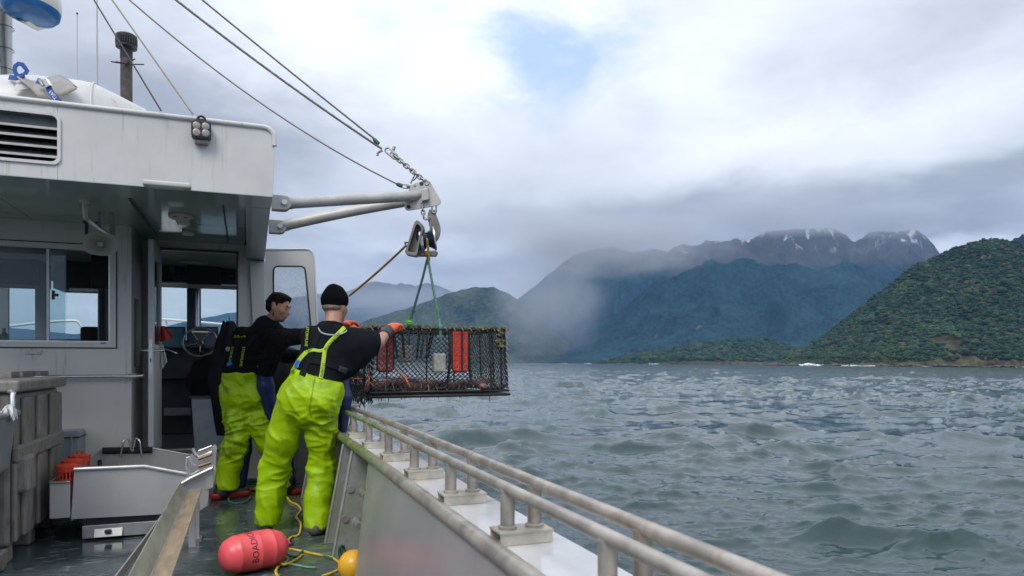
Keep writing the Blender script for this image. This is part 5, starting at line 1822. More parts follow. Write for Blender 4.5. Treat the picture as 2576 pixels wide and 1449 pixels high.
# ================================================================== BOOM AND RIGGING
M_BOOM = pmat('weathered_boom_paint', (0.47, 0.46, 0.435), 0.45, 0.25, var=0.14, vscale=6, dirt=((0.25, 0.235, 0.21), 0.4, 7.0, (1, 3, 3)), rvar=0.2, bump=0.0006, bscale=60)
M_GALV = pmat('galvanised_chain', (0.33, 0.32, 0.30), 0.5, 0.7, var=0.3, vscale=40, dirt=((0.28, 0.16, 0.08), 0.35, 30))
DT = 6.0            # depth of the boom head
boom = root('lifting_boom', (0.2, 5.9, 2.36), 'grey A-frame boom of two tubes reaching out from the wheelhouse roof', 'boom')
a1 = on_x(697, 512.5, 0.215)
a2 = on_x(688, 573, 0.215)
t1_ = at_d(1060, 492, DT)
t2_ = at_d(1040, 505, DT + 0.05)
MB().tube([a1 + (t1_ - a1) * 0.03, t1_], 0.043, 20).build('boom_tube', M_BOOM, boom, smooth=50)
mid = (a2 + t2_) / 2 + Vector((0, 0, 0.012))
MB().tube([a2 + (t2_ - a2) * 0.03] + [(a2.lerp(t2_, 0.03 + 0.97 * k / 6) + Vector((0, 0, 0.012 * math.sin(math.pi * k / 6)))) for k in range(1, 7)], [0.045, 0.045, 0.045, 0.044, 0.043, 0.042, 0.040], 20).build('boom_tube', M_BOOM, boom, smooth=50)
for a, t_ in ((a1, t1_), (a2, t2_)):
    d_ = (t_ - a).normalized()
    # lug plates on the roof side and the pin through them
    c = a + d_ * 0.02
    poly = [Vector((c.x - 0.085, c.y - 0.012, c.z + 0.052)), Vector((c.x - 0.085, c.y - 0.012, c.z - 0.052))] + [Vector((c.x + 0.050 * math.cos(q), c.y - 0.012, c.z + 0.052 * math.sin(q))) for q in [math.radians(-90 + 20 * k) for k in range(10)]]
    for oy in (-0.035, 0.045):
        MB().prism([p_ + Vector((0.03, oy, 0)) for p_ in poly], (0, 0.012, 0)).build('hinge_lug', M_BOOM, boom, bevel=0.002)
    MB().lathe([(0.021, -0.075), (0.021, -0.062), (0.015, -0.062), (0.015, 0.075)], 6, Matrix.Translation(c + Vector((0.03, 0, 0))) @ Matrix.Rotation(-math.pi / 2, 4, 'X')).build('hinge_bolt', M_STEEL, boom)
    MB().tube([a + d_ * 0.055, a + d_ * 0.12], [0.048, 0.046], 16).build('tube_shoe', M_BOOM, boom, smooth=50)
# head plate
hp = [(1017, 505), (1017, 518), (1019, 526), (1024, 529), (1030, 529.5), (1100, 517), (1107, 513), (1109.5, 506), (1106, 499), (1083, 458), (1079, 454), (1072, 453), (1043, 460), (1034, 466), (1021, 492)]
plate = [at_d(u, v, DT - 0.05) for u, v in hp]
fdir = Vector((sn, cs, 0))
MB().prism(plate, fdir * 0.014).build('head_plate', M_BOOM, boom, bevel=0.003)
MB().prism([at_d(u, v, DT - 0.045) for u, v in ((1062, 481), (1078, 475), (1081, 498), (1080, 505), (1062, 510))], -fdir * 0.05).build('head_socket', M_BOOM, boom, bevel=0.006)
for (u, v) in ((1028, 520), (1060, 462)):
    MB().lathe([(0.017, 0), (0.017, 0.002)], 14, Matrix.Translation(at_d(u, v, DT - 0.053)) @ Matrix.Rotation(-YAW, 4, 'Z') @ Matrix.Rotation(-math.pi / 2, 4, 'X')).build('bolt_hole', M_BLACK, boom)


def link_ring(c, along, side, L, w, r):
    """one chain link: a stretched ring in the plane of along and side"""
    pts = []
    for k in range(16):
        th = 2 * math.pi * k / 16
        s_ = math.copysign(1, math.cos(th)) * (L / 2 - w / 2)
        pts.append(c + along * (s_ + (w / 2) * math.cos(th)) + side * ((w / 2) * math.sin(th)))
    return MB().tube(pts, r, 7, closed=True)


def chain(name, a, b, n, label, r=0.0065, w=0.032, sag=0.0, mm=None):
    o = root(name, a, label, 'chain')
    P = [a.lerp(b, (k + 0.5) / n) - Vector((0, 0, sag * math.sin(math.pi * (k + 0.5) / n))) for k in range(n)]
    L = (b - a).length / n * 1.42
    for k in range(n):
        al = ((P[min(k + 1, n - 1)]) - P[max(k - 1, 0)]).normalized()
        s0 = al.cross(fdir).normalized()
        s1 = al.cross(s0).normalized()
        sd_ = (s0 if k % 2 == 0 else s1)
        link_ring(P[k], al, sd_, L, w, r).build('chain_link', mm or M_GALV, o, smooth=60)
    return o


cA, cB = at_d(975, 378, DT), at_d(1076, 462, DT - 0.05)
chain('lifting_chain', cA + (cB - cA) * 0.10, cB, 11, 'galvanised chain from the wire stay to the boom head plate', 0.0075, 0.034)
# shackle and thimble where the stays meet the chain
sh = root('stay_shackle', cA, 'shackle joining the two wire stays to the chain above the boom', 'shackle')
al = (cB - cA).normalized()
link_ring(cA + al * 0.045, al, al.cross(fdir).normalized(), 0.13, 0.045, 0.008).build('bow', M_GALV, sh, smooth=60)
pq = at_d(990, 385, DT)
MB().tube([pq + Vector((0, 0, -0.035)), pq + Vector((0, 0, 0.035))], 0.009, 8).tube([pq + Vector((0, 0, 0.03)), pq + Vector((0.008, 0, 0.055))], 0.013, 8).build('shackle_pin', M_GALV, sh, smooth=50)

MAST_TOP = at_d(-40, -450, 5.39)
M_WIRE = pmat('wire_rope', (0.19, 0.175, 0.15), 0.5, 0.5, var=0.25, vscale=60)
M_WIRED = pmat('dark_wire', (0.03, 0.032, 0.035), 0.5, 0.2)
M_TAN = pmat('tan_cord', (0.33, 0.28, 0.21), 0.7, var=0.2, vscale=60)
M_SLEEVE = pmat('green_splice_sleeve', (0.02, 0.075, 0.06), 0.5)


def sag_line(a, b, sag, n=24):
    return [a.lerp(b, k / n) - Vector((0, 0, sag * 4 * (k / n) * (1 - k / n))) for k in range(n + 1)]


def stay(name, a, b, r, mm, label, sag=0.0, twist=30, seg_strand=True):
    P = sag_line(a, b, sag)
    o = (rope_strands(P, r, twist, 3, 5) if seg_strand else MB().tube(P, r, 6)).build(name, mm, None, smooth=70)
    return tag(o, label, 'wire', 'stays and wires from the mast')


def through(u, v, end, Dm=5.4):
    """start point up at the mast so that the line passes picture bearing (u, v)"""
    return at_d(u, v, Dm)


stay('wire_stay', MAST_TOP + Vector((0.06, 0, 0.0)), at_d(943, 350, DT), 0.0085, M_WIRE, 'upper thick wire stay running down to the boom chain', 0.03, 22)
stay('wire_stay', MAST_TOP + Vector((0.02, 0, -0.16)), at_d(960, 374, DT), 0.0105, M_WIRE, 'lower thick wire stay beside the upper one to the boom chain', 0.09, 22)
stay('wire_stay', MAST_TOP + Vector((0.0, 0, -0.30)), at_d(1005, 466, DT), 0.0065, M_WIRE, 'thin wire curving down to the inner eye of the boom head', 0.24, 22, False)
stay('dark_stay', MAST_TOP + Vector((0.02, 0.1, 0.0)), Vector((on_z(405, 278, 2.79).x, on_z(405, 278, 2.79).y, 2.79)), 0.0055, M_WIRED, 'thin dark wire running down past the exhaust to the roof edge', 0.0, 22, False)
stay('tan_stay', MAST_TOP + Vector((0.03, 0.1, 0.0)), Vector((on_z(485, 287, 2.785).x, on_z(485, 287, 2.785).y, 2.785)), 0.0060, M_TAN, 'tan cord stretched down to the roof edge near the floodlight', 0.0, 30)
for (p0, p1, lab) in ((at_d(938, 347, DT), at_d(952, 362, DT), 'green sleeve on the splice of the upper stay'), (at_d(996, 462, DT), at_d(1012, 468, DT), 'green sleeve on the thin wire at the boom head')):
    o = MB().tube([p0, p0.lerp(p1, 0.2), p0.lerp(p1, 0.4), p1], [0.008, 0.014, 0.018, 0.018], 10).build('splice_sleeve', M_SLEEVE, None, smooth=60)
    tag(o, lab, 'sleeve')
o = link_ring(at_d(1020, 469, DT), (at_d(1030, 470, DT) - at_d(1012, 468, DT)).normalized(), Vector((0, 0, 1)), 0.075, 0.030, 0.006).tube([at_d(1024, 469, DT), at_d(1046, 468, DT - 0.05)], 0.011, 8).build('wire_thimble', M_GALV, None, smooth=60)
tag(o, 'small thimble and pin holding the thin wire to the boom plate', 'thimble')
o = MB().tube([at_d(962, 378, DT), at_d(951, 384, DT), at_d(949, 392, DT)], 0.011, 8).build('rope_tail', M_TAN, None, smooth=60)
tag(o, 'short cut rope tail sticking out below the stay shackle', 'rope')
for k, (p0, p1) in enumerate((((1033, 462), (1046, 434)), ((1040, 455), (1052, 440)))):
    o = MB().tube([at_d(*p0, DT - 0.02), at_d(*p1, DT - 0.02)], 0.005, 6).build('cable_tie', M_RUBBER, None)
    tag(o, ('long' if k == 0 else 'short') + ' black cable tie tail on the boom chain', 'cable tie')

# ---- snatch block hanging from the head plate
blk = root('hauling_block', at_d(1070, 600, DT), 'open steel snatch block with a dark blue sheave hanging from the boom', 'block')
D1 = DT - 0.02
# bent hanger arm
arm = smooth_path([at_d(u, v, D1) for (u, v) in ((1088, 528), (1087, 545), (1092, 562), (1095, 578), (1091, 594), (1084, 606))], 4)
wd = [0.026, 0.040, 0.044, 0.046, 0.048, 0.040]
rings = []
for i, p_ in enumerate(arm):
    w_ = np.interp(i / (len(arm) - 1) * 5, range(6), wd)
    tg = (arm[min(i + 1, len(arm) - 1)] - arm[max(i - 1, 0)]).normalized()
    s_ = tg.cross(fdir).normalized()
    rings.append([p_ + s_ * w_ - fdir * 0.015, p_ - s_ * w_ - fdir * 0.015, p_ - s_ * w_ + fdir * 0.015, p_ + s_ * w_ + fdir * 0.015])
M_BLK = pmat('oily_steel', (0.20, 0.19, 0.175), 0.42, 0.6, var=0.2, vscale=14, dirt=((0.10, 0.095, 0.085), 0.4, 14))
MB().loft(rings).build('hanger_arm', M_BLK, blk, bevel=0.005)
# side frame: rounded U channel, tilted
fr_pts = [(1048, 553), (1054, 556), (1064, 566), (1066, 575), (1056, 610), (1049, 641), (1044, 644), (1022, 640), (1018, 634), (1026, 610), (1042, 560)]
inn = [(1049, 564), (1052, 565), (1058, 571), (1059, 577), (1050, 608), (1044, 634), (1041, 636), (1028, 633), (1026, 630), (1032, 610), (1045, 570)]
O_ = [at_d(u, v, D1 - 0.13) for u, v in fr_pts]
I_ = [at_d(u, v, D1 - 0.13) for u, v in inn]
mb = MB()
k = len(O_)
dv = fdir * 0.10
V = O_ + I_ + [p_ + dv for p_ in O_] + [p_ + dv for p_ in I_]
F = []
for i in range(k):
    j = (i + 1) % k
    F += [(i, j, k + j, k + i), (2 * k + i, 3 * k + i, 3 * k + j, 2 * k + j), (i, 2 * k + i, 2 * k + j, j), (k + i, k + j, 3 * k + j, 3 * k + i)]
mb.add(V, F).build('side_frame', M_BLK, blk, bevel=0.003)
MB().prism([p_ + fdir * 0.07 for p_ in I_], fdir * 0.012).build('side_plate', M_BLK, blk)
MB().prism([at_d(u, v, D1 - 0.02) for u, v in ((1040, 641), (1047, 644), (1096, 644), (1101, 634), (1095, 630), (1046, 632))], fdir * 0.06).build('lower_bar', M_BLK, blk, bevel=0.006)
sa, sb = at_d(1046, 606, D1 - 0.02), at_d(1093, 600, D1)
axv = (sb - sa).normalized()
smat = Matrix.Translation(sa) @ axv.to_track_quat('Z', 'Y').to_matrix().to_4x4()
Ls = (sb - sa).length
M_SHV = pmat('navy_sheave', (0.012, 0.022, 0.045), 0.25, var=0.2, vscale=20)
MB().lathe([(0.02, 0.0), (0.088, 0.02), (0.098, 0.045), (0.096, 0.058), (0.068, 0.085), (0.062, Ls * 0.62), (0.085, Ls * 0.86), (0.098, Ls * 0.95), (0.098, Ls), (0.02, Ls + 0.002)], 32, smat, caps=False).build('sheave', M_SHV, blk, smooth=50)
MB().lathe([(0.097, Ls * 0.96), (0.103, Ls * 0.96), (0.103, Ls + 0.006), (0.097, Ls + 0.006)], 32, smat, caps=False).lathe([(0.096, 0.035), (0.101, 0.035), (0.101, 0.06), (0.096, 0.06)], 32, smat, caps=False).build('sheave_rim', M_ALUL, blk, smooth=50)
MB().lathe([(0.020, -0.10), (0.020, -0.085), (0.012, -0.085), (0.012, 0.0)], 6, smat).build('axle_bolt', M_STEEL, blk)
hc = root('block_shackle', at_d(1091, 518, D1), 'shackle carrying the snatch block under the head plate', 'shackle')
link_ring(at_d(1092, 520, D1 - 0.02), Vector((0, 0, 1)), RGT_V if False else Vector((cs, -sn, 0)), 0.11, 0.036, 0.008).build('bow', M_GALV, hc, smooth=60)
chain('safety_chain', at_d(1062, 512, D1 - 0.03), at_d(1066, 548, D1 - 0.03), 4, 'short safety chain hanging beside the block shackle', 0.006, 0.030)
chain('safety_chain', at_d(1067, 548, D1 - 0.03), at_d(1082, 545, D1 - 0.02), 3, 'tiny loop of chain joining safety chain to the hanger arm', 0.004, 0.018, 0.02)

# ---- hauling lines
stay_l = rope_strands(sag_line(at_d(1074, 600, DT - 0.12), at_d(1080, 655, DT - 0.08), 0.0), 0.010, 26).build('hauling_rope', pmat('tarred_yellow_rope', (0.33, 0.22, 0.045), 0.65, var=0.3, vscale=30), None, smooth=70)
tag(stay_l, 'yellow rope led over the sheave of the snatch block', 'rope')
MY = MATS['tarred_yellow_rope']
hl = rope_strands(sag_line(at_d(1022, 617, DT - 0.05), at_d(878, 744, 6.6), 0.012), 0.011, 26).build('hauling_rope', MY, None, smooth=70)
tag(hl, 'yellow rope running from the block down behind the black beanie', 'rope')

# ================================================================== ROOF GEAR AND FITTINGS
# ---- mast with cable bundle and radar
mx = at_d(15, 100, 5.42)
mast = root('mast', (mx.x, mx.y, 2.79), 'white mast pole with a taped cable bundle at the wheelhouse roof', 'mast')
MB().tube([(mx.x, mx.y, 2.78), (mx.x, mx.y, MAST_TOP.z + 0.15)], 0.042, 16).build('pole', M_WHITE, mast, smooth=60)
cbx = at_d(7, 100, 5.36)
MB().tube(smooth_path([(cbx.x, cbx.y, 2.85), (cbx.x + 0.012, cbx.y, 3.3), (cbx.x - 0.008, cbx.y, 3.8), (cbx.x + 0.006, cbx.y, 4.3), (cbx.x, cbx.y, 5.0)], 6), 0.020, 10).tube(smooth_path([(cbx.x - 0.035, cbx.y, 2.85), (cbx.x - 0.03, cbx.y, 3.6), (cbx.x - 0.035, cbx.y, 4.3), (cbx.x - 0.03, cbx.y, 5.0)], 6), 0.013, 10).build('cable_bundle', pmat('grey_cable', (0.10, 0.115, 0.12), 0.55), mast, smooth=60)
for v in (35, 70, 125, 176):
    q = at_d(10, v, 5.40)
    MB().lathe([(0.066, -0.004), (0.068, 0.0), (0.066, 0.004)], 18, Matrix.Translation(q), caps=False).build('cable_tie', M_BLACK, mast)
MB().tube([MAST_TOP + Vector((-0.1, 0, 0)), MAST_TOP + Vector((0.25, 0.1, 0))], 0.03, 10).build('crosstree', M_WHITE, mast)
rd = root('radar_dome', at_d(85, 30, 5.3), 'radar dome with blue underside bracketed to the mast', 'radar')
rc = at_d(78, 18, 5.25)
RB = pmat('radar_blue', (0.02, 0.13, 0.34), 0.25, var=0.15, vscale=5)
RW = pmat('radar_cream', (0.66, 0.64, 0.56), 0.3)
tlt = Matrix.Translation(rc) @ Matrix.Rotation(math.radians(6), 4, 'Y')
MB().lathe([(0.0, -0.105), (0.10, -0.10), (0.16, -0.08), (0.19, -0.045), (0.195, 0.0)], 40, tlt, caps=False).build('underside', RB, rd, smooth=60)
MB().lathe([(0.195, 0.0), (0.197, 0.02), (0.19, 0.09), (0.15, 0.13), (0.0, 0.15)], 40, tlt, caps=False).build('cover', RW, rd, smooth=60)
MB().prism([at_d(27, 0, 5.26), at_d(27, 38, 5.26), at_d(64, 57, 5.26), at_d(84, 50, 5.26), at_d(72, 38, 5.26), at_d(44, 20, 5.26), at_d(36, 0, 5.26)], fdir * 0.14).build('bracket', RW, rd, bevel=0.004)
MB().tube(smooth_path([at_d(10, 32, 5.24), at_d(18, 25, 5.24), at_d(30, 24, 5.24), at_d(44, 46, 5.24), at_d(54, 48, 5.24), at_d(56, 25, 5.24)], 6), 0.013, 8).build('cable', MATS['grey_cable'], rd, smooth=60)

# ---- antennas and exhaust
def antenna(u, v, Y, r, label):
    p_ = on_y(u, v, Y)
    o = root('whip_antenna', (p_.x, p_.y, 2.78), label, 'antenna', 'whip antennas on the roof')
    MB().tube([(p_.x, p_.y, 2.775), (p_.x, p_.y, p_.z)], [r, r * 0.6], 8).build('whip', M_OFFW, o, smooth=60)
    MB().tube([(p_.x, p_.y, p_.z), (p_.x, p_.y, p_.z + 0.015)], r * 1.3, 8).build('tip', M_BLACK, o)
    MB().tube([(p_.x, p_.y, 2.78), (p_.x, p_.y, 2.86)], r * 2.0, 10).build('base', M_BLACK, o)


antenna(194, 36, 8.0, 0.007, 'shorter thin whip antenna standing left of the tall one')
antenna(244, -80, 7.6, 0.010, 'tall whip antenna running out of the top of the picture')
ex = on_y(318, 200, 7.5)
exh = root('exhaust_stack', (ex.x, 7.5, 2.79), 'black capped exhaust stack rising from the wheelhouse roof', 'exhaust')
zt = on_y(318, 88, 7.5).z
zc = on_y(318, 122, 7.5).z
zp = on_y(318, 148, 7.5).z
M_EXH = pmat('sooty_exhaust', (0.085, 0.075, 0.065), 0.6, 0.2, var=0.35, vscale=16, dirt=((0.03, 0.035, 0.038), 0.4, 9))
MB().lathe([(0.052, 2.75), (0.052, zp)], 24, Matrix.Translation((ex.x, 7.5, 0)), caps=False).build('pipe', M_EXH, exh, smooth=60)
MB().lathe([(0.055, zp), (0.055, zc - 0.02), (0.062, zc)], 24, Matrix.Translation((ex.x, 7.5, 0)), caps=False).build('collar', M_BLACK, exh, smooth=60)
MB().lathe([(0.062, zc), (0.092, zc + 0.005), (0.092, zc + 0.03)], 28, Matrix.Translation((ex.x, 7.5, 0)), caps=False).lathe([(0.092, zt - 0.04), (0.092, zt - 0.012), (0.07, zt + 0.004), (0.001, zt + 0.010)], 28, Matrix.Translation((ex.x, 7.5, 0)), caps=False).build('rain_cap', M_BLACK, exh, smooth=50)
cage = MB()
for k in range(28):
    th = 2 * math.pi * k / 28
    w_ = 0.0085 if (math.sin(th + 1.2) ** 2 < 0.8) else 0.004
    cage.tube([(ex.x + 0.091 * math.cos(th), 7.5 + 0.091 * math.sin(th), zc + 0.028), (ex.x + 0.091 * math.cos(th), 7.5 + 0.091 * math.sin(th), zt - 0.038)], w_, 6)
for q in (0.25, 0.5, 0.75):
    cage.lathe([(0.092, zc + 0.03 + (zt - zc - 0.07) * q - 0.004), (0.092, zc + 0.03 + (zt - zc - 0.07) * q + 0.004)], 28, Matrix.Translation((ex.x, 7.5, 0)), caps=False)
cage.build('cap_mesh', M_BLACK, exh)
for (u0, v0, u1, v1) in ((318, 161, 279, 155), (318, 161, 291, 155), (318, 161, 340, 148), (318, 162, 362, 162)):
    MB().tube([on_y(u0, v0, 7.44), on_y(u1, v1, 7.40)], 0.006, 6).build('tie_wire', M_RUBBER, exh)

# ---- life raft canister under a strap and rubber mat
lr = root('life_raft_canister', (-1.5, 6.2, 2.79), 'white moulded life raft canister on the roof', 'life raft')
rings = []
secs = [(-60, 205, 0.40), (0, 200, 0.41), (60, 198, 0.41), (150, 203, 0.40), (215, 211, 0.37), (240, 216, 0.34), (290, 238, 0.22), (340, 262, 0.09), (366, 274, 0.02)]
for (u, v, hw) in secs:
    p_ = on_y(u, v, 6.15)
    top_z = p_.z
    ring = []
    for k in range(17):
        th = math.pi * k / 16
        cz_ = 2.775
        ring.append(Vector((p_.x + 0.02 * math.cos(th), 6.15 + hw * math.cos(th) * -1 * (0.85 + 0.15 * math.sin(th)), cz_ + (top_z - cz_) * math.sin(th) ** 0.62)))
    rings.append(ring)
MB().loft(rings, closed=True).build('shell', M_WHITE, lr, smooth=70)
i_ = 4
mt_ = []
for k in range(17):
    mt_.append(rings[5][k] * 1.0 + Vector((0, 0, 0.004)))
MB().tube(mt_, 0.008, 6).build('flange', M_WHITE, lr, smooth=60)
MB().loft([[p_ + Vector((0.0, -0.012, 0.004)) for p_ in [on_y(u, v, 5.80) for (u, v) in ((36, 232), (40, 216), (58, 205), (78, 210), (84, 224))]], [on_y(u, v, 5.74) for (u, v) in ((50, 226), (52, 217), (60, 211), (72, 214), (74, 222))]], caps=True, closed=True).build('handle_boss', M_WHITE, lr, smooth=60)

# mat draped over the canister
M_MAT = pmat('grey_rubber_mat', (0.30, 0.285, 0.26), 0.7, var=0.12, vscale=8)
top_e = [(50, 192), (76, 203), (100, 208), (122, 196), (148, 190), (170, 201), (194, 222)]
bot_e = [(60, 210), (78, 225), (95, 244), (120, 247), (140, 247), (165, 240), (194, 224)]
nr, nc = 9, 25
V = np.zeros((nr, nc, 3))
for j in range(nc):
    q = j / (nc - 1) * 6
    a = at_d(np.interp(q, range(7), [p_[0] for p_ in top_e]), np.interp(q, range(7), [p_[1] for p_ in top_e]), 5.0)
    b = at_d(np.interp(q, range(7), [p_[0] for p_ in bot_e]), np.interp(q, range(7), [p_[1] for p_ in bot_e]), 4.72)
    for i in range(nr):
        k_ = i / (nr - 1)
        p_ = a.lerp(b, k_) - fdir * 0.05 * math.sin(math.pi * k_)
        V[i, j] = p_
mat_o = link_obj('rubber_mat', np_mesh('rubber_mat', V.reshape(-1, 3), grid_faces(nr, nc)), M_MAT)
so = mat_o.modifiers.new('thickness', 'SOLIDIFY')
so.thickness = 0.008
tag(mat_o, 'grey slotted rubber mat draped over the life raft canister', 'mat')
# rows of slots in the mat
slots = MB()
for i in range(1, nr - 1):
    for j in range(1, nc - 2, 2):
        for f in (0.25, 0.75):
            a = Vector(V[i, j]).lerp(Vector(V[i + 1, j]), f)
            b = Vector(V[i, j + 1]).lerp(Vector(V[i + 1, j + 1]), f)
            c_ = a.lerp(b, 0.15 + 0.3 * ((i * 2 + int(f * 4)) % 2)) - fdir * 0.006
            d_ = a.lerp(b, 0.75 + 0.3 * ((i * 2 + int(f * 4)) % 2)) - fdir * 0.006
            slots.tube([c_, d_], 0.0035, 4)
so_ = slots.build('slot', pmat('mat_slot', (0.13, 0.125, 0.115), 0.8), mat_o)
so_['kind'] = 'stuff'


def strap(name, uvd, w, mm, parent, side=None):
    P = [at_d(*q) for q in uvd]
    rings = []
    for i, p_ in enumerate(P):
        tg = (P[min(i + 1, len(P) - 1)] - P[max(i - 1, 0)]).normalized()
        s_ = tg.cross(fdir).normalized() * w / 2
        rings.append([p_ + s_, p_ - s_, p_ - s_ + fdir * 0.004, p_ + s_ + fdir * 0.004])
    return MB().loft(rings).build(name, mm, parent)


st_ = root('ratchet_strap', at_d(120, 225, 4.68), 'blue ratchet strap over the mat and life raft canister', 'strap')
M_BLUE = pmat('blue_webbing', (0.012, 0.075, 0.30), 0.6, var=0.15, vscale=30)
strap('webbing', [(118, 207, 4.66), (122, 222, 4.62), (132, 238, 4.60), (145, 253, 4.60), (152, 262, 4.62)], 0.040, M_BLUE, st_)
strap('webbing', [(92, 202, 4.72), (102, 206, 4.68), (118, 208, 4.66)], 0.04, M_BLUE, st_)
strap('webbing', [(22, 194, 4.9), (40, 196, 4.85), (62, 190, 4.82)], 0.035, M_BLUE, st_)
lp = [(62, 186), (68, 178), (62, 170), (56, 162), (46, 160), (38, 166), (36, 176), (40, 186), (48, 192), (58, 188)]
strap('webbing_loop', [(u, v, 4.82) for u, v in lp], 0.03, M_BLUE, st_)
MB().prism([at_d(u, v, 4.60) for u, v in ((100, 200), (116, 195), (128, 214), (113, 219))], fdir * 0.03).build('ratchet', M_STEEL, st_, bevel=0.004)
MB().tube([at_d(98, 201, 4.59), at_d(108, 216, 4.59)], 0.010, 8).build('ratchet_bar', M_GALV, st_, smooth=50)
V, F = text_mesh('FAST', 0.036)
p0, p1 = at_d(124, 225, 4.615), at_d(147, 254, 4.594)
tx = (p1 - p0).normalized()
ty = -tx.cross(fdir).normalized()
MB().add([(p0 + p1) / 2 - fdir * 0.006 + tx * v.x + ty * v.y for v in V], F).build('lettering', pmat('white_print', (0.75, 0.75, 0.75), 0.6), st_)

# ---- floodlight on the fascia
fx = on_y(507, 326, YF - 0.05)
fl_ = root('floodlight', (fx.x, YF - 0.02, fx.z - 0.07), 'black four lens deck floodlight bolted to the white fascia', 'floodlight')
bx0, bx1 = on_y(481, 347, YF - 0.06), on_y(531, 307, YF - 0.06)
MB().prism([Vector((x, YF - 0.075, z)) for x, z in rrect(bx0.x, bx1.x, bx0.z, bx1.z, 0.02)], (0, 0.055, 0)).build('housing', M_BLACK, fl_, bevel=0.006)
MB().prism([Vector((x, YF - 0.078, z)) for x, z in rrect(bx0.x + 0.012, bx1.x - 0.012, bx0.z + 0.012, bx1.z - 0.012, 0.014)], (0, 0.004, 0)).build('bezel', pmat('dark_red_ring', (0.06, 0.01, 0.015), 0.4), fl_)
gl = pmat('lens_white', (0.30, 0.30, 0.28), 0.2, spec=0.7)
mxx, mzz = (bx0.x + bx1.x) / 2, (bx0.z + bx1.z) / 2
for sx_ in (-1, 1):
    for sz_ in (-1, 1):
        MB().lathe([(0.0, 0.004), (0.014, 0.003), (0.023, 0.0)], 20, Matrix.Translation((mxx + sx_ * 0.027, YF - 0.0785, mzz + sz_ * 0.022)) @ Matrix.Rotation(math.pi / 2, 4, 'X'), caps=False).build('lens', gl, fl_, smooth=60)
hz = on_y(508, 298, YF - 0.04)
MB().tube(arc((mxx, YF - 0.04, bx1.z + 0.012), 0.024, -0.2, math.pi + 0.2, 12), 0.008, 8).build('handle', M_BLACK, fl_, smooth=60)
MB().box((mxx - 0.03, YF - 0.06, bx1.z - 0.002), (mxx + 0.03, YF - 0.025, bx1.z + 0.016)).build('handle_base', M_BLACK, fl_, bevel=0.004)
MB().box((bx0.x + 0.02, YF - 0.05, bx0.z - 0.022), (bx1.x - 0.02, YF + 0.0, bx0.z + 0.004)).build('bracket', M_GALV, fl_, bevel=0.003)

# ---- strip lamp under the fascia and ceiling lamps
def lamp(name, c, sx_, sy_, sz_, label, group=None):
    o = root(name, c, label, 'lamp', group)
    MB().cbox(c, (sx_, sy_, sz_)).build('case', M_OFFW, o, bevel=min(sx_, sy_, sz_) * 0.35, seg=3)
    MB().cbox(Vector(c) - Vector((0, 0, sz_ / 2)), (sx_ * 0.7, sy_ * 0.7, 0.006)).build('diffuser', pmat('lamp_diffuser', (0.62, 0.62, 0.62), 0.3), o, bevel=0.002)
    return o


p_ = on_z(421, 466, ZS - 0.02)
lamp('strip_lamp', (p_.x, p_.y, ZS - 0.020), 0.27, 0.085, 0.034, 'long white strip lamp under the edge of the roof')
for k, (u, v, lab) in enumerate(((442, 511, 'white ceiling lamp nearest the roof edge under the overhang'), (461, 560, 'white ceiling lamp next to the smoke alarm'), (474, 587, 'white ceiling lamp closest to the doorway'))):
    q = on_z(u, v, cz_c if False else 2.35)
    lamp('ceiling_lamp', (q.x, q.y, 2.351), 0.10, 0.12, 0.028, lab, 'small lamps on the glossy ceiling')
q = on_z(455, 547, 2.345)
sm = root('smoke_alarm', (q.x, q.y, 2.36), 'round white vented alarm on the glossy ceiling', 'alarm')
MB().lathe([(0.09, 2.362), (0.09, 2.345), (0.07, 2.332), (0.03, 2.318), (0.001, 2.316)], 28, Matrix.Translation((q.x, q.y, 0)), caps=False).build('body', M_OFFW, sm, smooth=50)
for k in range(6):
    th = 2 * math.pi * k / 6
    MB().cbox((q.x + 0.075 * math.cos(th), q.y + 0.075 * math.sin(th), 2.337), (0.03, 0.008, 0.010), Matrix.Rotation(th + math.pi / 2, 3, 'Z')).build('slot', M_DARK, sm)
q = on_y(488, 636, 8.5)
lamp('cabin_lamp', (q.x, 8.5, 2.318), 0.28, 0.10, 0.022, 'lamp on the cabin ceiling inside the doorway')
q = on_z(235, 668, 2.32)
lamp('cabin_lamp', (on_y(235, 668, 8.0).x, 8.0, 2.318), 0.20, 0.14, 0.02, 'dim lamp on the cabin ceiling behind the aft window')

# ---- horn speaker on its pipe bracket
M_HORN = pmat('cream_horn_plastic', (0.42, 0.42, 0.36), 0.45, var=0.08, vscale=6)
hn = root('horn_speaker', on_y(253, 575, 6.3), 'cream horn loudspeaker hung from a bent pipe under the roof', 'speaker')
hc_ = on_y(253, 614, 6.05)
nrm = (Vector((0.25, 0, 1.05)) - hc_).normalized()
q4 = nrm.to_track_quat('Z', 'Y').to_matrix().to_4x4()
hm = Matrix.Translation(hc_) @ q4
rings = []
ctrl = [(-0.13, 0.030, 0.030), (-0.10, 0.032, 0.032), (-0.06, 0.048, 0.042), (-0.02, 0.085, 0.065), (0.0, 0.112, 0.082), (0.004, 0.116, 0.086)]
for (z, a, b) in ctrl + [(0.002, 0.108, 0.078), (-0.02, 0.080, 0.060), (-0.06, 0.042, 0.036), (-0.085, 0.012, 0.012)]:
    ring = []
    for k in range(32):
        th = 2 * math.pi * k / 32
        e = 2 / 2.8
        x_ = math.copysign(abs(math.cos(th)) ** e, math.cos(th)) * a
        y_ = math.copysign(abs(math.sin(th)) ** e, math.sin(th)) * b
        ring.append(hm @ Vector((x_, y_, z)))
    rings.append(ring)
MB().loft(rings).build('bell', M_HORN, hn, smooth=60)
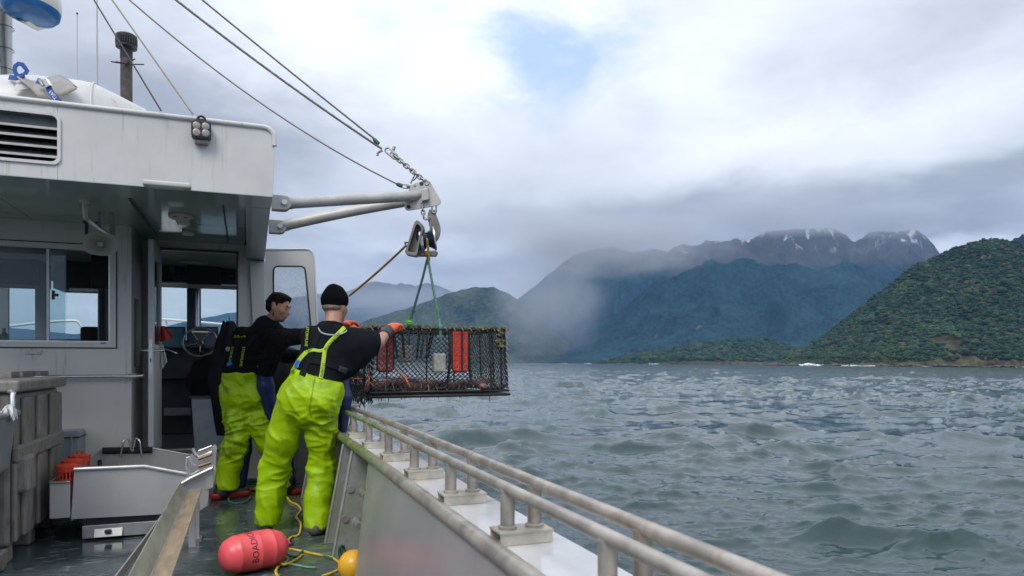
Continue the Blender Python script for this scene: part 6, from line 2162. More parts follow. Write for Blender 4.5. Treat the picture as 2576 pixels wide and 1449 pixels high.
MB().lathe([(0.001, -0.01), (0.018, -0.012), (0.022, -0.03), (0.022, -0.08)], 16, hm, caps=False).build('driver_plug', M_HORN, hn, smooth=50)
MB().lathe([(0.045, -0.13), (0.045, -0.19), (0.035, -0.20), (0.001, -0.20)], 18, hm, caps=False).build('driver', M_HORN, hn, smooth=50)
b0_ = on_y(213, 500, 5.8)
pth = smooth_path([Vector((b0_.x, b0_.y, 2.362)), on_y(213, 515, 5.85), on_y(215, 545, 5.95), on_y(225, 555, 6.0), on_y(256, 580, 6.05), on_y(280, 594, 6.1), on_y(283, 580, 6.15), on_y(281, 540, 6.2), Vector((on_y(280, 505, 6.2).x, 6.2, 2.362))], 6)
MB().tube(pth, 0.019, 12).build('pipe_bracket', M_ALUL, hn, smooth=60)
MB().lathe([(0.035, 2.355), (0.035, 2.364)], 16, Matrix.Translation((b0_.x, b0_.y, 0))).build('flange', M_ALUL, hn)
MB().cbox(on_y(218, 570, 6.15), (0.02, 0.03, 0.22)).cbox(on_y(228, 560, 6.15), (0.10, 0.03, 0.02)).build('yoke', M_BLACK, hn, bevel=0.003)
MB().tube([on_y(249, 510, 6.2), on_y(250, 560, 6.15), on_y(252, 585, 6.1)], 0.010, 8).build('drop_rod', M_ALUL, hn, smooth=60)

# ================================================================== THE POT
PA = math.radians(3.4)
PX, PY = Vector((math.cos(PA), math.sin(PA), 0)), Vector((-math.sin(PA), math.cos(PA), 0))
P0 = at_d(931, 1002, 5.5)
P0.z = 0.915
PW, PD, PH = 1.205, 0.92, 0.562


def pp(a, b, c):
    """pot frame: a across the near face, b away from the camera, c up"""
    return P0 + PX * a + PY * b + Vector((0, 0, c))


pot = root('lobster_pot', pp(PW / 2, PD / 2, 0), 'black netted steel lobster pot hanging from the boom over the rail', 'pot')
M_BAR = pmat('tarred_steel_bar', (0.016, 0.016, 0.017), 0.42, 0.1, var=0.4, vscale=30, dirt=((0.10, 0.055, 0.03), 0.35, 26))
M_NET = pmat('black_twine', (0.012, 0.014, 0.017), 0.6, var=0.4, vscale=40)
M_TWINE = pmat('pale_lashing', (0.42, 0.38, 0.32), 0.7)


def bar(name, pts, r, mm=M_BAR, seg=8):
    return MB().tube(pts, r, seg).build(name, mm, pot, smooth=60)


# base frame: two runs of bar, and the upper frame
for (zz, r, ins) in ((0.012, 0.013, 0.0), (0.045, 0.011, 0.004)):
    MB().tube([pp(ins, ins, zz), pp(PW - ins, ins, zz), pp(PW - ins, PD - ins, zz), pp(ins, PD - ins, zz)], r, 8, closed=True).build('base_frame', M_BAR, pot, smooth=60)
ti = 0.035
MB().tube([pp(ti, ti, PH), pp(PW - ti, ti, PH), pp(PW - ti, PD - ti, PH), pp(ti, PD - ti, PH)], 0.012, 8, closed=True).build('top_frame', M_BAR, pot, smooth=60)
for (a, b, da, db) in ((0, 0, 1, 1), (PW, 0, -1, 1), (PW, PD, -1, -1), (0, PD, 1, -1)):
    # corner bar bends inwards at the foot and runs a little way along the base
    P_ = [pp(a + da * ti, b + db * ti, PH), pp(a + da * ti * 0.7, b + db * ti * 0.7, 0.3), pp(a + da * 0.012, b + db * 0.02, 0.12), pp(a + da * 0.03, b + db * 0.02, 0.085), pp(a + da * 0.09, b + db * 0.015, 0.070), pp(a + da * 0.25, b + db * 0.012, 0.068)]
    bar('corner_bar', smooth_path(P_, 4), 0.013)
for f in (0.53,):
    bar('upright_bar', smooth_path([pp(PW * f + 0.03, 0.03, PH), pp(PW * f + 0.03, 0.012, 0.30), pp(PW * f + 0.005, 0.008, 0.11), pp(PW * f - 0.03, 0.0, 0.075), pp(PW * f - 0.10, 0.0, 0.068)], 5), 0.011)
for f in (0.86, 0.94):
    bar('upright_bar', [pp(PW * f, 0.03, PH), pp(PW * f + 0.01, 0.015, 0.06)], 0.010)
for f in (0.3, 0.62, 0.85):
    bar('upright_bar', [pp(PW * f, PD - 0.03, PH), pp(PW * f, PD - 0.01, 0.05)], 0.008)
for b in (0.33, 0.66):
    bar('cross_bar', [pp(0.03, PD * b, PH), pp(PW - 0.03, PD * b, PH)], 0.009)
    bar('cross_bar', [pp(0.01, PD * b, 0.02), pp(PW - 0.01, PD * b, 0.02)], 0.009)
    bar('upright_bar', [pp(ti, PD * b, PH), pp(0.012, PD * b, 0.05)], 0.009)
    bar('upright_bar', [pp(PW - ti, PD * b, PH), pp(PW - 0.012, PD * b, 0.05)], 0.009)


def net(name, c00, c10, c11, c01, nu, nv, sag, seed, r=0.0031, fade=None):
    """diamond mesh netting stretched over a four-cornered opening"""
    rr = np.random.default_rng(seed)
    n = (c10 - c00).cross(c01 - c00).normalized()
    ph = rr.uniform(0, 6.28, 4)

    def pt(i, j):
        a, b = i / (2 * nu), j / (2 * nv)
        p_ = (c00 * (1 - a) + c10 * a) * (1 - b) + (c01 * (1 - a) + c11 * a) * b
        edge = math.sin(math.pi * a) * math.sin(math.pi * b)
        k1 = math.sin(a * 9 + ph[0] + b * 4) + math.sin(b * 7 + ph[1] - a * 5)
        return p_ + n * sag * edge * (0.6 + 0.4 * k1) + ((c10 - c00) * 0.010 * math.sin(b * 11 + ph[2] + a * 6) + (c01 - c00) * 0.016 * math.sin(a * 13 + ph[3])) * min(1, edge * 4)
    mb = MB()
    for i in range(2 * nu):
        for j in range(2 * nv):
            if (i + j) % 2 == 0:
                mb.tube([pt(i, j), pt(i + 1, j + 1)], r, 3, caps=False)
            else:
                mb.tube([pt(i + 1, j), pt(i, j + 1)], r, 3, caps=False)
    # knots
    for i in range(1, 2 * nu):
        for j in range(1, 2 * nv):
            if (i + j) % 2 == 0 and rr.random() < 0.9:
                p_ = pt(i, j)
                mb.tube([p_ - n * 0.004, p_ + n * 0.004], r * 2.0, 4)
    o = mb.build(name, M_NET, pot)
    o['kind'] = 'stuff'
    return o


net('net_panel', pp(0.01, 0.0, 0.06), pp(PW - 0.01, 0.0, 0.06), pp(PW - 0.035, 0.03, PH), pp(0.035, 0.03, PH), 28, 13, 0.01, 1)
net('net_panel', pp(0.01, PD, 0.06), pp(PW - 0.01, PD, 0.06), pp(PW - 0.035, PD - 0.03, PH), pp(0.035, PD - 0.03, PH), 25, 11, -0.02, 2)
net('net_panel', pp(0.0, 0.01, 0.06), pp(0.0, PD, 0.06), pp(0.035, PD - 0.03, PH), pp(0.035, 0.03, PH), 16, 11, -0.03, 3, 0.003)
net('net_panel', pp(PW, 0.01, 0.06), pp(PW, PD, 0.06), pp(PW - 0.035, PD - 0.03, PH), pp(PW - 0.035, 0.03, PH), 20, 11, 0.01, 4)
net('net_panel', pp(0.01, 0.01, 0.02), pp(PW - 0.01, 0.01, 0.02), pp(PW - 0.01, PD, 0.02), pp(0.01, PD, 0.02), 24, 18, -0.02, 5)
net('net_panel', pp(0.035, 0.03, PH), pp(PW - 0.035, 0.03, PH), pp(PW - 0.035, PD - 0.03, PH), pp(0.035, PD - 0.03, PH), 24, 18, -0.02, 6)
# lashing turned round the top and corner bars
mb = MB()
for k in range(16):
    a = 0.06 + (PW - 0.12) * k / 15
    c_ = pp(a, ti, PH)
    mb.tube([c_ + PY * -0.016 + PX * 0.012 + Vector((0, 0, -0.012)), c_ + PY * -0.015 + Vector((0, 0, 0.010)), c_ + PX * -0.012 + Vector((0, 0, 0.016))], 0.0025, 4)
for k in range(10):
    z_ = 0.10 + 0.44 * k / 9
    c_ = pp(PW - 0.02, 0.015, z_)
    mb.tube([c_ - PY * 0.016 + PX * 0.014, c_ - PY * 0.018 - PX * 0.014 + Vector((0, 0, 0.03))], 0.0028, 4)
    c_ = pp(0.012, 0.012, z_)
    mb.tube([c_ - PY * 0.016 + PX * 0.014, c_ - PY * 0.018 - PX * 0.014 + Vector((0, 0, 0.03))], 0.0028, 4)
mb.build('lashing', M_TWINE, pot)['kind'] = 'stuff'
# entrance funnel: ring of hanging fingers
c_ = pp(PW * 0.36, PD * 0.42, 0)
for k in range(9):
    th = math.pi * 2 * k / 9
    q = Vector((math.cos(th), math.sin(th), 0))
    bar('funnel_finger', [c_ + q * 0.21 + Vector((0, 0, PH - 0.01)), c_ + q * 0.155 + Vector((0, 0, PH - 0.24))], 0.011)
MB().tube([c_ + Vector((0.215 * math.cos(t_), 0.215 * math.sin(t_), PH)) for t_ in [2 * math.pi * k / 24 for k in range(24)]], 0.010, 8, closed=True).build('funnel_ring', M_BAR, pot, smooth=60)
# weights
M_CONC = pmat('concrete_weight', (0.29, 0.28, 0.255), 0.8, var=0.25, vscale=30, dirt=((0.16, 0.17, 0.12), 0.35, 14), bump=0.002, bscale=60)
for (u0, u1, v0, v1, b) in ((1093, 1127, 889, 937, 0.04), (1011, 1041, 868, 911, 0.62)):
    dd = 5.62 if b < 0.3 else 6.15
    q0, q1 = at_d(u0, v1, dd), at_d(u1, v0, dd)
    w_ = (q1 - q0).dot(PX)
    MB().hexa([q0, q0 + PX * w_, q0 + PX * w_ + PY * 0.06, q0 + PY * 0.06] + [p_ + Vector((0, 0, q1.z - q0.z)) for p_ in (q0, q0 + PX * w_, q0 + PX * w_ + PY * 0.06, q0 + PY * 0.06)]).build('weight', M_CONC, pot, bevel=0.012)


# escape panels: red lattice in a black hoop
def escape(u0, u1, v0, v1, dd):
    q0, q1 = at_d(u0, v1, dd), at_d(u1, v0, dd)
    w_, h_ = (q1 - q0).dot(PX), q1.z - q0.z
    mb = MB()
    nx, nz_ = 9, 22
    for i in range(nx + 1):
        a = w_ * i / nx
        wd_ = 0.009 if i in (0, nx, 5) else 0.0048
        mb.box((0, 0, 0), (0, 0, 0)) if False else None
        mb.hexa([q0 + PX * (a - wd_ / 2) + Vector((0, 0, z_)) + PY * y_ for z_ in (0, h_) for (y_) in (0,)] and
                [q0 + PX * (a + s_ * wd_ / 2) + PY * y_ + Vector((0, 0, z_)) for z_ in (0, h_) for (s_, y_) in ((-1, 0), (1, 0), (1, 0.005), (-1, 0.005))])
    for j in range(nz_ + 1):
        z_ = h_ * j / nz_
        wd_ = 0.030 if j in (7, 14) else (0.012 if j in (0, nz_) else 0.0055)
        mb.hexa([q0 + PX * a_ + PY * y_ + Vector((0, 0, z_ + s_ * wd_ / 2)) for s_ in (-1, 1) for (a_, y_) in ((0, 0.0006), (w_, 0.0006), (w_, 0.0044), (0, 0.0044))])
    o = mb.build('escape_panel', M_RED, pot)
    hoop = [q0 + PX * -0.012 + Vector((0, 0, h_)), q0 + PX * -0.012 + Vector((0, 0, 0.01)), q0 + PX * 0.01 + Vector((0, 0, -0.012)), q0 + PX * (w_ - 0.01) + Vector((0, 0, -0.012)), q0 + PX * (w_ + 0.012) + Vector((0, 0, 0.01)), q0 + PX * (w_ + 0.012) + Vector((0, 0, h_))]
    MB().tube(hoop, 0.007, 6).tube([q0 + PX * w_ * 0.6 - PY * 0.01, q0 + PX * w_ * 0.6 - PY * 0.01 + Vector((0, 0, h_ + 0.02))], 0.008, 6).build('panel_hoop', M_BAR, o)


M_RED = pmat('red_escape_plastic', (0.58, 0.040, 0.014), 0.4, var=0.15, vscale=20)
escape(1141, 1181, 836, 931, 5.70)
escape(952, 991, 838, 931, 5.62)
# growth along the top bars
M_ALG = pmat('olive_growth', (0.085, 0.085, 0.035), 0.9, var=0.6, vscale=30, dirt=((0.20, 0.12, 0.05), 0.4, 25), bump=0.003, bscale=80)
ar = np.random.default_rng(33)
Va, Fa = crown_mesh(1, 77)
mb = MB()
spots = []
for k in range(150):
    a = ar.uniform(0.0, PW)
    if ar.random() < 0.35:
        a = ar.uniform(PW * 0.78, PW)
    spots.append((pp(a, ti + ar.normal(0, 0.012), PH + ar.uniform(0.0, 0.022)), ar.uniform(0.006, 0.018)))
for k in range(60):
    spots.append((pp(ti + ar.normal(0, 0.012), ar.uniform(0, PD), PH + ar.uniform(0.0, 0.02)), ar.uniform(0.006, 0.016)))
for k in range(60):
    spots.append((pp(ar.uniform(0, PW), PD - ti + ar.normal(0, 0.02), PH + ar.uniform(0.0, 0.022)), ar.uniform(0.006, 0.016)))
for k in range(26):
    z_ = ar.uniform(0.0, 0.15)
    spots.append((pp(PW - 0.09 + ar.normal(0, 0.02) * (1 - z_ * 3), 0.0 + ar.normal(0, 0.006), PH - z_), ar.uniform(0.010, 0.022)))
for (p_, s_) in spots:
    mb.add([p_ + Vector((v[0] * s_ * 1.5, v[1] * s_, v[2] * s_)) for v in Va], [tuple(f) for f in Fa])
mb.build('growth', M_ALG, pot)['kind'] = 'stuff'
# rags of weed and twine hanging from the lower edges
mb = MB()
for k in range(70):
    b = ar.uniform(0, PD)
    p_ = pp(ar.normal(0.0, 0.015), b, ar.uniform(0.0, 0.05))
    L_ = abs(ar.normal(0, 0.055)) + 0.02
    mb.tube([p_, p_ + Vector((ar.normal(0, 0.012), ar.normal(0, 0.012), -L_ * 0.5)), p_ + Vector((ar.normal(0, 0.015), ar.normal(0, 0.015), -L_))], [0.005, 0.006, 0.001], 4)
for k in range(40):
    p_ = pp(ar.normal(0.0, 0.02), ar.uniform(0, PD), ar.uniform(0.05, 0.28))
    mb.tube([p_, p_ + Vector((ar.normal(0, 0.02), ar.normal(0, 0.02), -0.04)), p_ + Vector((ar.normal(0, 0.03), ar.normal(0, 0.03), -0.09))], 0.004, 4)
for k in range(12):
    p_ = pp(ar.uniform(0, PW), 0.0, 0.0)
    mb.tube([p_, p_ - Vector((0, 0, abs(ar.normal(0, 0.02)) + 0.01))], [0.004, 0.001], 4)
mb.build('weed_rags', M_NET, pot)['kind'] = 'stuff'

# ---- the catch
M_CRAY = pmat('dark_crayfish_shell', (0.13, 0.055, 0.045), 0.45, var=0.6, vscale=25, dirt=((0.30, 0.20, 0.15), 0.35, 20), bump=0.002, bscale=70)
M_LEG = pmat('orange_crayfish_leg', (0.50, 0.11, 0.025), 0.45, var=0.35, vscale=30)


def crayfish(a, b, ang, s, label):
    c = pp(a, b, 0.045)
    o = root('rock_lobster', c, label, 'lobster', 'lobsters caught in the pot')
    X, Y = Vector((math.cos(ang), math.sin(ang), 0)), Vector((-math.sin(ang), math.cos(ang), 0))
    Z = Vector((0, 0, 1))
    rings = []
    secs = [(-0.17, 0.004, 0.03), (-0.15, 0.030, 0.035), (-0.12, 0.026, 0.038), (-0.10, 0.033, 0.042), (-0.075, 0.030, 0.044), (-0.05, 0.037, 0.047), (-0.02, 0.036, 0.05), (0.0, 0.043, 0.055), (0.05, 0.046, 0.06), (0.10, 0.040, 0.058), (0.13, 0.022, 0.05), (0.15, 0.004, 0.045)]
    for (x_, r_, h_) in secs:
        rings.append([c + X * x_ * s + Y * (r_ * s * math.cos(t_)) + Z * (h_ * s * 0.85 + r_ * s * 0.9 * math.sin(t_)) for t_ in [2 * math.pi * k / 12 for k in range(12)]])
    MB().loft(rings).build('shell', M_CRAY, o, smooth=40)
    for sd_ in (-1, 1):
        for k in range(4):
            x_ = (0.09 - 0.035 * k) * s
            sp_ = (0.5 - 0.35 * k) * 0.06 * s
            MB().tube([c + X * x_ + Y * sd_ * 0.035 * s + Z * 0.04 * s, c + X * (x_ + sp_) + Y * sd_ * 0.085 * s + Z * 0.075 * s, c + X * (x_ + sp_ * 2) + Y * sd_ * 0.14 * s + Z * 0.005 * s], [0.006 * s, 0.005 * s, 0.002 * s], 6).build('walking_leg', M_LEG if k == 0 and sd_ > 0 else M_CRAY, o, smooth=60)
        MB().tube([c + X * 0.14 * s + Y * sd_ * 0.018 * s + Z * 0.05 * s, c + X * 0.22 * s + Y * sd_ * 0.05 * s + Z * 0.09 * s, c + X * 0.40 * s + Y * sd_ * 0.12 * s + Z * 0.10 * s], [0.008 * s, 0.005 * s, 0.0015 * s], 6).build('feeler', M_LEG if sd_ > 0 and a < 0.4 else M_CRAY, o, smooth=60)
    return o


cr = [(0.14, 0.10, 0.4, 1.1, 'dark lobster in the near left corner of the pot'), (0.30, 0.16, 2.6, 1.15, 'lobster under the funnel with an orange leg through the net'),
      (0.46, 0.10, 0.2, 1.0, 'lobster at the middle of the near side of the pot'), (0.62, 0.14, 3.3, 1.1, 'lobster right of the pot upright bar'),
      (0.78, 0.12, 0.3, 1.0, 'lobster below the right red escape panel'), (0.24, 0.42, 1.2, 1.1, 'lobster deeper inside behind the left pile'),
      (0.50, 0.45, 2.2, 1.1, 'lobster deep inside behind the concrete weight')]
CRAYS = [crayfish(*q) for q in cr]
# one climbing the right end
c = crayfish(1.00, 0.16, 1.4, 1.15, 'purple brown lobster standing alone at the right end of the pot')
# legs poking out through the net
for (par, p0, p1, p2) in ((CRAYS[1], (1002, 936), (1020, 952), (1032, 974)), (CRAYS[0], (931, 934), (928, 955), (927, 970))):
    MB().tube([at_d(*p0, 5.60), at_d(*p1, 5.50), at_d(p2[0], p2[1], 5.50)], [0.009, 0.008, 0.005], 8).build('walking_leg', M_LEG, par, smooth=60)

# ---- bridle
bt = at_d(1076, 648, 5.96)
b1_, b2_ = at_d(1029, 822, 5.62), at_d(1108, 826, 5.70)
o = rope_strands([bt, bt.lerp(b1_, 0.3) + Vector((0.004, 0, 0)), bt.lerp(b1_, 0.7), b1_], 0.011, 24).build('bridle_rope', pmat('dark_green_bridle', (0.012, 0.055, 0.045), 0.7, var=0.4, vscale=40), None, smooth=70)
tag(o, 'dark green rope from the block to the near left of the pot', 'rope')
o = rope_strands([bt, bt.lerp(b2_, 0.4), b2_, b2_ + Vector((0, 0, -0.10))], 0.011, 24).build('bridle_rope', pmat('sea_green_bridle', (0.07, 0.19, 0.13), 0.7, var=0.4, vscale=40), None, smooth=70)
tag(o, 'pale green rope from the block to the pot top above the concrete weight', 'rope')
for (c_, rr_, mm, lab) in ((bt + Vector((0, 0, 0.03)), 0.028, MY, 'knot of yellow and green rope below the snatch block'), (b1_ + Vector((0, 0, 0.03)), 0.024, pmat('lime_fray', (0.12, 0.36, 0.06), 0.8), 'frayed lime green knot on the left bridle rope'), (bt.lerp(b1_, 0.78), 0.015, MATS['dark_green_bridle'], 'small dark knot partway down the left bridle rope'), (b2_ + Vector((0, 0, 0.01)), 0.026, MATS['sea_green_bridle'], 'green knot where the right bridle meets the pot')):
    mb = MB()
    for k in range(7):
        q = Vector(ar.normal(0, 1, 3)).normalized()
        r2 = q.orthogonal().normalized()
        mb.tube([c_ + (r2 * math.cos(t_) + q.cross(r2) * math.sin(t_)) * rr_ * 0.75 + q * rr_ * 0.2 * math.sin(2 * t_) for t_ in [2 * math.pi * k_ / 12 for k_ in range(12)]], rr_ * 0.30, 6, closed=True)
    o = mb.build('rope_knot', mm, None, smooth=60)
    tag(o, lab, 'knot')
mb = MB()
for k in range(40):
    q = Vector(ar.normal(0, 1, 3)).normalized() * 0.045
    mb.tube([b1_ + Vector((0, 0, 0.03)), b1_ + Vector((0, 0, 0.03)) + q], [0.002, 0.0006], 3)
o = mb.build('rope_fray', MATS['lime_fray'], None)
tag(o, 'loose lime green fibres standing off the left bridle knot', kind='stuff')
# water dripping from the pot
mb = MB()
Vd, Fd = crown_mesh(1, 5)
for k in range(150):
    p_ = pp(ar.uniform(-0.05, PW), ar.uniform(0, PD), -abs(ar.exponential(0.10)))
    s_ = ar.uniform(0.0018, 0.0042)
    mb.add([p_ + Vector((v[0] * s_, v[1] * s_, v[2] * s_ * 2.0)) for v in Vd], [tuple(f) for f in Fd])
gw = pmat('water_drop', (0.55, 0.58, 0.60), 0.1)
o = mb.build('water_drops', gw, None, smooth=60)
tag(o, 'water drops falling from the pot toward the sea', kind='stuff')

# ================================================================== PEOPLE
RV = Vector((cs, -sn, 0))       # picture right
FV = Vector((sn, cs, 0))        # away from the camera
UP = Vector((0, 0, 1))


def surface_nets(S, org, h):
    ins = S < 0
    c = [S[a:S.shape[0] - 1 + a, b:S.shape[1] - 1 + b, d:S.shape[2] - 1 + d] for a in (0, 1) for b in (0, 1) for d in (0, 1)]
    ci = [x < 0 for x in c]
    cnt_in = sum(x.astype(np.int8) for x in ci)
    mask = (cnt_in > 0) & (cnt_in < 8)
    I = np.argwhere(mask)
    idx = -np.ones(mask.shape, dtype=np.int64)
    idx[mask] = np.arange(len(I))
    cv = [x[mask] for x in c]
    off = np.array([(a, b, d) for a in (0, 1) for b in (0, 1) for d in (0, 1)], float)
    acc = np.zeros((len(I), 3))
    n = np.zeros(len(I))
    for a in range(8):
        for b in range(a + 1, 8):
            if np.abs(off[a] - off[b]).sum() != 1:
                continue
            cr = (cv[a] < 0) != (cv[b] < 0)
            t = np.where(cr, cv[a] / np.where(cr, cv[a] - cv[b], 1), 0)
            acc += np.where(cr[:, None], off[a] + t[:, None] * (off[b] - off[a]), 0)
            n += cr
    V = org + (I + acc / n[:, None]) * h
    quads = []
    for ax in range(3):
        sl0 = [slice(None)] * 3
        sl1 = [slice(None)] * 3
        sl0[ax] = slice(0, -1)
        sl1[ax] = slice(1, None)
        A, B = ins[tuple(sl0)], ins[tuple(sl1)]
        E = np.argwhere(A != B)
        o1, o2 = [(1, 2), (2, 0), (0, 1)][ax]
        ok = (E[:, o1] > 0) & (E[:, o2] > 0) & (E[:, o1] < idx.shape[o1]) & (E[:, o2] < idx.shape[o2])
        E = E[ok]
        sgn = A[tuple(E.T)]

        def cell(d1, d2):
            q = E.copy()
            q[:, o1] -= d1
            q[:, o2] -= d2
            return idx[tuple(q.T)]
        q = np.stack([cell(1, 1), cell(0, 1), cell(0, 0), cell(1, 0)], -1)
        q = np.where(sgn[:, None], q, q[:, ::-1])
        quads.append(q)
    Q = np.concatenate(quads)
    Q = Q[(Q >= 0).all(1)]
    return V, Q


def cone(a, b, ra, rb, wide=None, ratio=1.0):
    return ('c', np.array(a, float), np.array(b, float), ra, rb, None if wide is None else np.array(wide, float), ratio)


def ell(c, r, X=None, Y=None, Z=None):
    B = np.array([X or (1, 0, 0), Y or (0, 1, 0), Z or (0, 0, 1)], float)
    return ('e', np.array(c, float), np.array(r, float), B)


def chain_c(pts, rad, **kw):
    return [cone(pts[i], pts[i + 1], rad[i], rad[i + 1], **kw) for i in range(len(pts) - 1)]


def sdf_mesh(prims, h, k=0.03, clips=(), noise=None):
    """smooth union of the shapes, cut by half-spaces (point, outward normal)"""
    lo = np.full(3, 1e9)
    hi = np.full(3, -1e9)
    bbs = []
    for p in prims:
        if p[0] == 'c':
            r = max(p[3], p[4]) * max(1.0, p[6])
            l, u = np.minimum(p[1], p[2]) - r, np.maximum(p[1], p[2]) + r
        else:
            ext = np.abs(p[3].T * p[2]).sum(1)
            l, u = p[1] - ext, p[1] + ext
        bbs.append((l, u))
        lo, hi = np.minimum(lo, l), np.maximum(hi, u)
    m = 3 * h + 0.02
    lo, hi = lo - m, hi + m
    n = np.ceil((hi - lo) / h).astype(int) + 1
    S = np.full(n, 0.15, np.float32)
    ax = [lo[i] + np.arange(n[i]) * h for i in range(3)]
    for p, (l, u) in zip(prims, bbs):
        i0 = np.maximum(((l - k - m - lo) / h).astype(int), 0)
        i1 = np.minimum(((u + k + m - lo) / h).astype(int) + 2, n)
        G = np.stack(np.meshgrid(*[ax[i][i0[i]:i1[i]] for i in range(3)], indexing='ij'), -1)
        if p[0] == 'c':
            _, a, b, ra, rb, wide, ratio = p
            d = G - a
            ba = b - a
            if wide is not None:
                w = wide / np.linalg.norm(wide)
                t0 = np.clip((d @ ba) / (ba @ ba + 1e-12), 0, 1)
                cen = d - t0[..., None] * ba
                s = cen @ w
                d = d - (s * (1 - 1 / ratio))[..., None] * w
            t = np.clip((d @ ba) / (ba @ ba + 1e-12), 0, 1)
            D = np.linalg.norm(d - t[..., None] * ba, axis=-1) - (ra + (rb - ra) * t)
        else:
            _, c, r, B = p
            q = (G - c) @ B.T
            k0 = np.linalg.norm(q / r, axis=-1)
            k1 = np.linalg.norm(q / (r * r), axis=-1) + 1e-9
            D = k0 * (k0 - 1) / k1
        sl = tuple(slice(i0[i], i1[i]) for i in range(3))
        A = S[sl]
        hh = np.clip(0.5 + 0.5 * (A - D) / k, 0, 1)
        S[sl] = A * (1 - hh) + D * hh - k * hh * (1 - hh)
    if clips:
        G = np.stack(np.meshgrid(*ax, indexing='ij'), -1)
        for (pt, nr) in clips:
            nr = np.array(nr, float)
            nr /= np.linalg.norm(nr)
            S = np.maximum(S, (G - np.array(pt, float)) @ nr)
    return surface_nets(S, lo, h)


def vnormals(V, Q):
    fn = np.cross(V[Q[:, 2]] - V[Q[:, 0]], V[Q[:, 3]] - V[Q[:, 1]])
    N = np.zeros_like(V)
    for i in range(4):
        np.add.at(N, Q[:, i], fn)
    return N / (np.linalg.norm(N, axis=1, keepdims=True) + 1e-12)


def relax(V, Q, it=2, f=0.5):
    for _ in range(it):
        acc = np.zeros_like(V)
        n = np.zeros(len(V))
        for i in range(4):
            j = (i + 1) % 4
            np.add.at(acc, Q[:, i], V[Q[:, j]])
            np.add.at(acc, Q[:, j], V[Q[:, i]])
            np.add.at(n, Q[:, i], 1)
            np.add.at(n, Q[:, j], 1)
        V = V * (1 - f) + f * acc / n[:, None]
    return V


def noise3(P, s, seed):
    x, y, z = (P / s).T
    return (vnoise(x + 0.37 * z, y, seed) + vnoise(y - 0.21 * x, z, seed + 1) + vnoise(z, x + 0.3 * y, seed + 2)) / 3 - 0.5


def garment(name, prims, h, mm, parent, k=0.03, clips=(), it=2, disp=None):
    V, Q = sdf_mesh(prims, h, k, clips)
    V = relax(V, Q, it)
    if disp is not None:
        V = V + vnormals(V, Q) * disp(V)[:, None]
    org = np.array(parent.location)
    o = link_obj(name, np_mesh(name, V - org, Q), mm, parent)
    return o, V, Q


from mathutils.bvhtree import BVHTree


def bvh_of(*meshes):
    Vs, Fs, off = [], [], 0
    for V, Q in meshes:
        Vs += [tuple(v) for v in V]
        Fs += [tuple(int(i) + off for i in q) for q in Q]
        off += len(V)
    return BVHTree.FromPolygons(Vs, Fs)


EYE = Vector((0, 0, CAMZ))


def project(tree, u, v, lift):
    d = ray(u, v).normalized()
    hit = tree.ray_cast(EYE, d)
    if hit[0] is None:
        return None
    n = hit[1] if hit[1].dot(d) < 0 else -hit[1]
    return hit[0] + n * lift * 0.5 - d * lift * 0.5


def band(name, tree, uv, w, mm, parent, lift=0.006, n=40):
    """webbing laid on the cloth along a picture path: real strip following the surface"""
    P2 = smooth_path([(a, b, 0) for a, b in uv], 8)
    rows = []
    for i in range(len(P2)):
        tg = (P2[min(i + 1, len(P2) - 1)] - P2[max(i - 1, 0)]).normalized()
        nn = Vector((-tg.y, tg.x, 0))
        row = []
        for f in (-1, -0.5, 0, 0.5, 1):
            q = P2[i] + nn * f * w / 2
            row.append(project(tree, q.x, q.y, lift))
        if all(r is not None for r in row):
            rows.append(row)
    if len(rows) < 2:
        return None
    V = [p for r in rows for p in r]
    o = link_obj(name, np_mesh(name, np.array([tuple(p - Vector(parent.location)) for p in V]), grid_faces(len(rows), 5)), mm, parent)
    s = o.modifiers.new('thickness', 'SOLIDIFY')
    s.thickness = 0.003
    s.offset = 0
    return o


def print_text(txt, tree, a, b, size, mm, parent, lift=0.011, mirror=False):
    """lettering printed along the cloth from picture point a to b (size in picture units)"""
    V, F = text_mesh(txt, 1.0)
    xs_ = [v.x for v in V]
    x0, x1 = min(xs_), max(xs_)
    A_, B_ = Vector((a[0], a[1], 0)), Vector((b[0], b[1], 0))
    tx = (B_ - A_)
    ln = tx.length
    tx.normalize()
    ty = Vector((tx.y, -tx.x, 0))
    pts = []
    for v in V:
        q = A_ + tx * ((v.x - x0) / (x1 - x0) * ln) + ty * (v.y * size * (-1 if mirror else 1))
        p = project(tree, q.x, q.y, lift)
        if p is None:
            return None
        pts.append(p)
    return MB().add(pts, F).build('lettering', mm, parent)


def lerp3(a, b, t):
    return a.lerp(b, t)


M_SKIN = pmat('weathered_skin', (0.42, 0.21, 0.145), 0.5, var=0.12, vscale=22, dirt=((0.42, 0.17, 0.12), 0.25, 14))


def hiviz():
    m = pmat('hi_vis_pvc', (0.32, 0.51, 0.001), 0.45, var=0.07, vscale=5, dirt=((0.085, 0.125, 0.010), 0.55, 3.2), bump=0.006, bscale=13, spec=0.3)
    return m


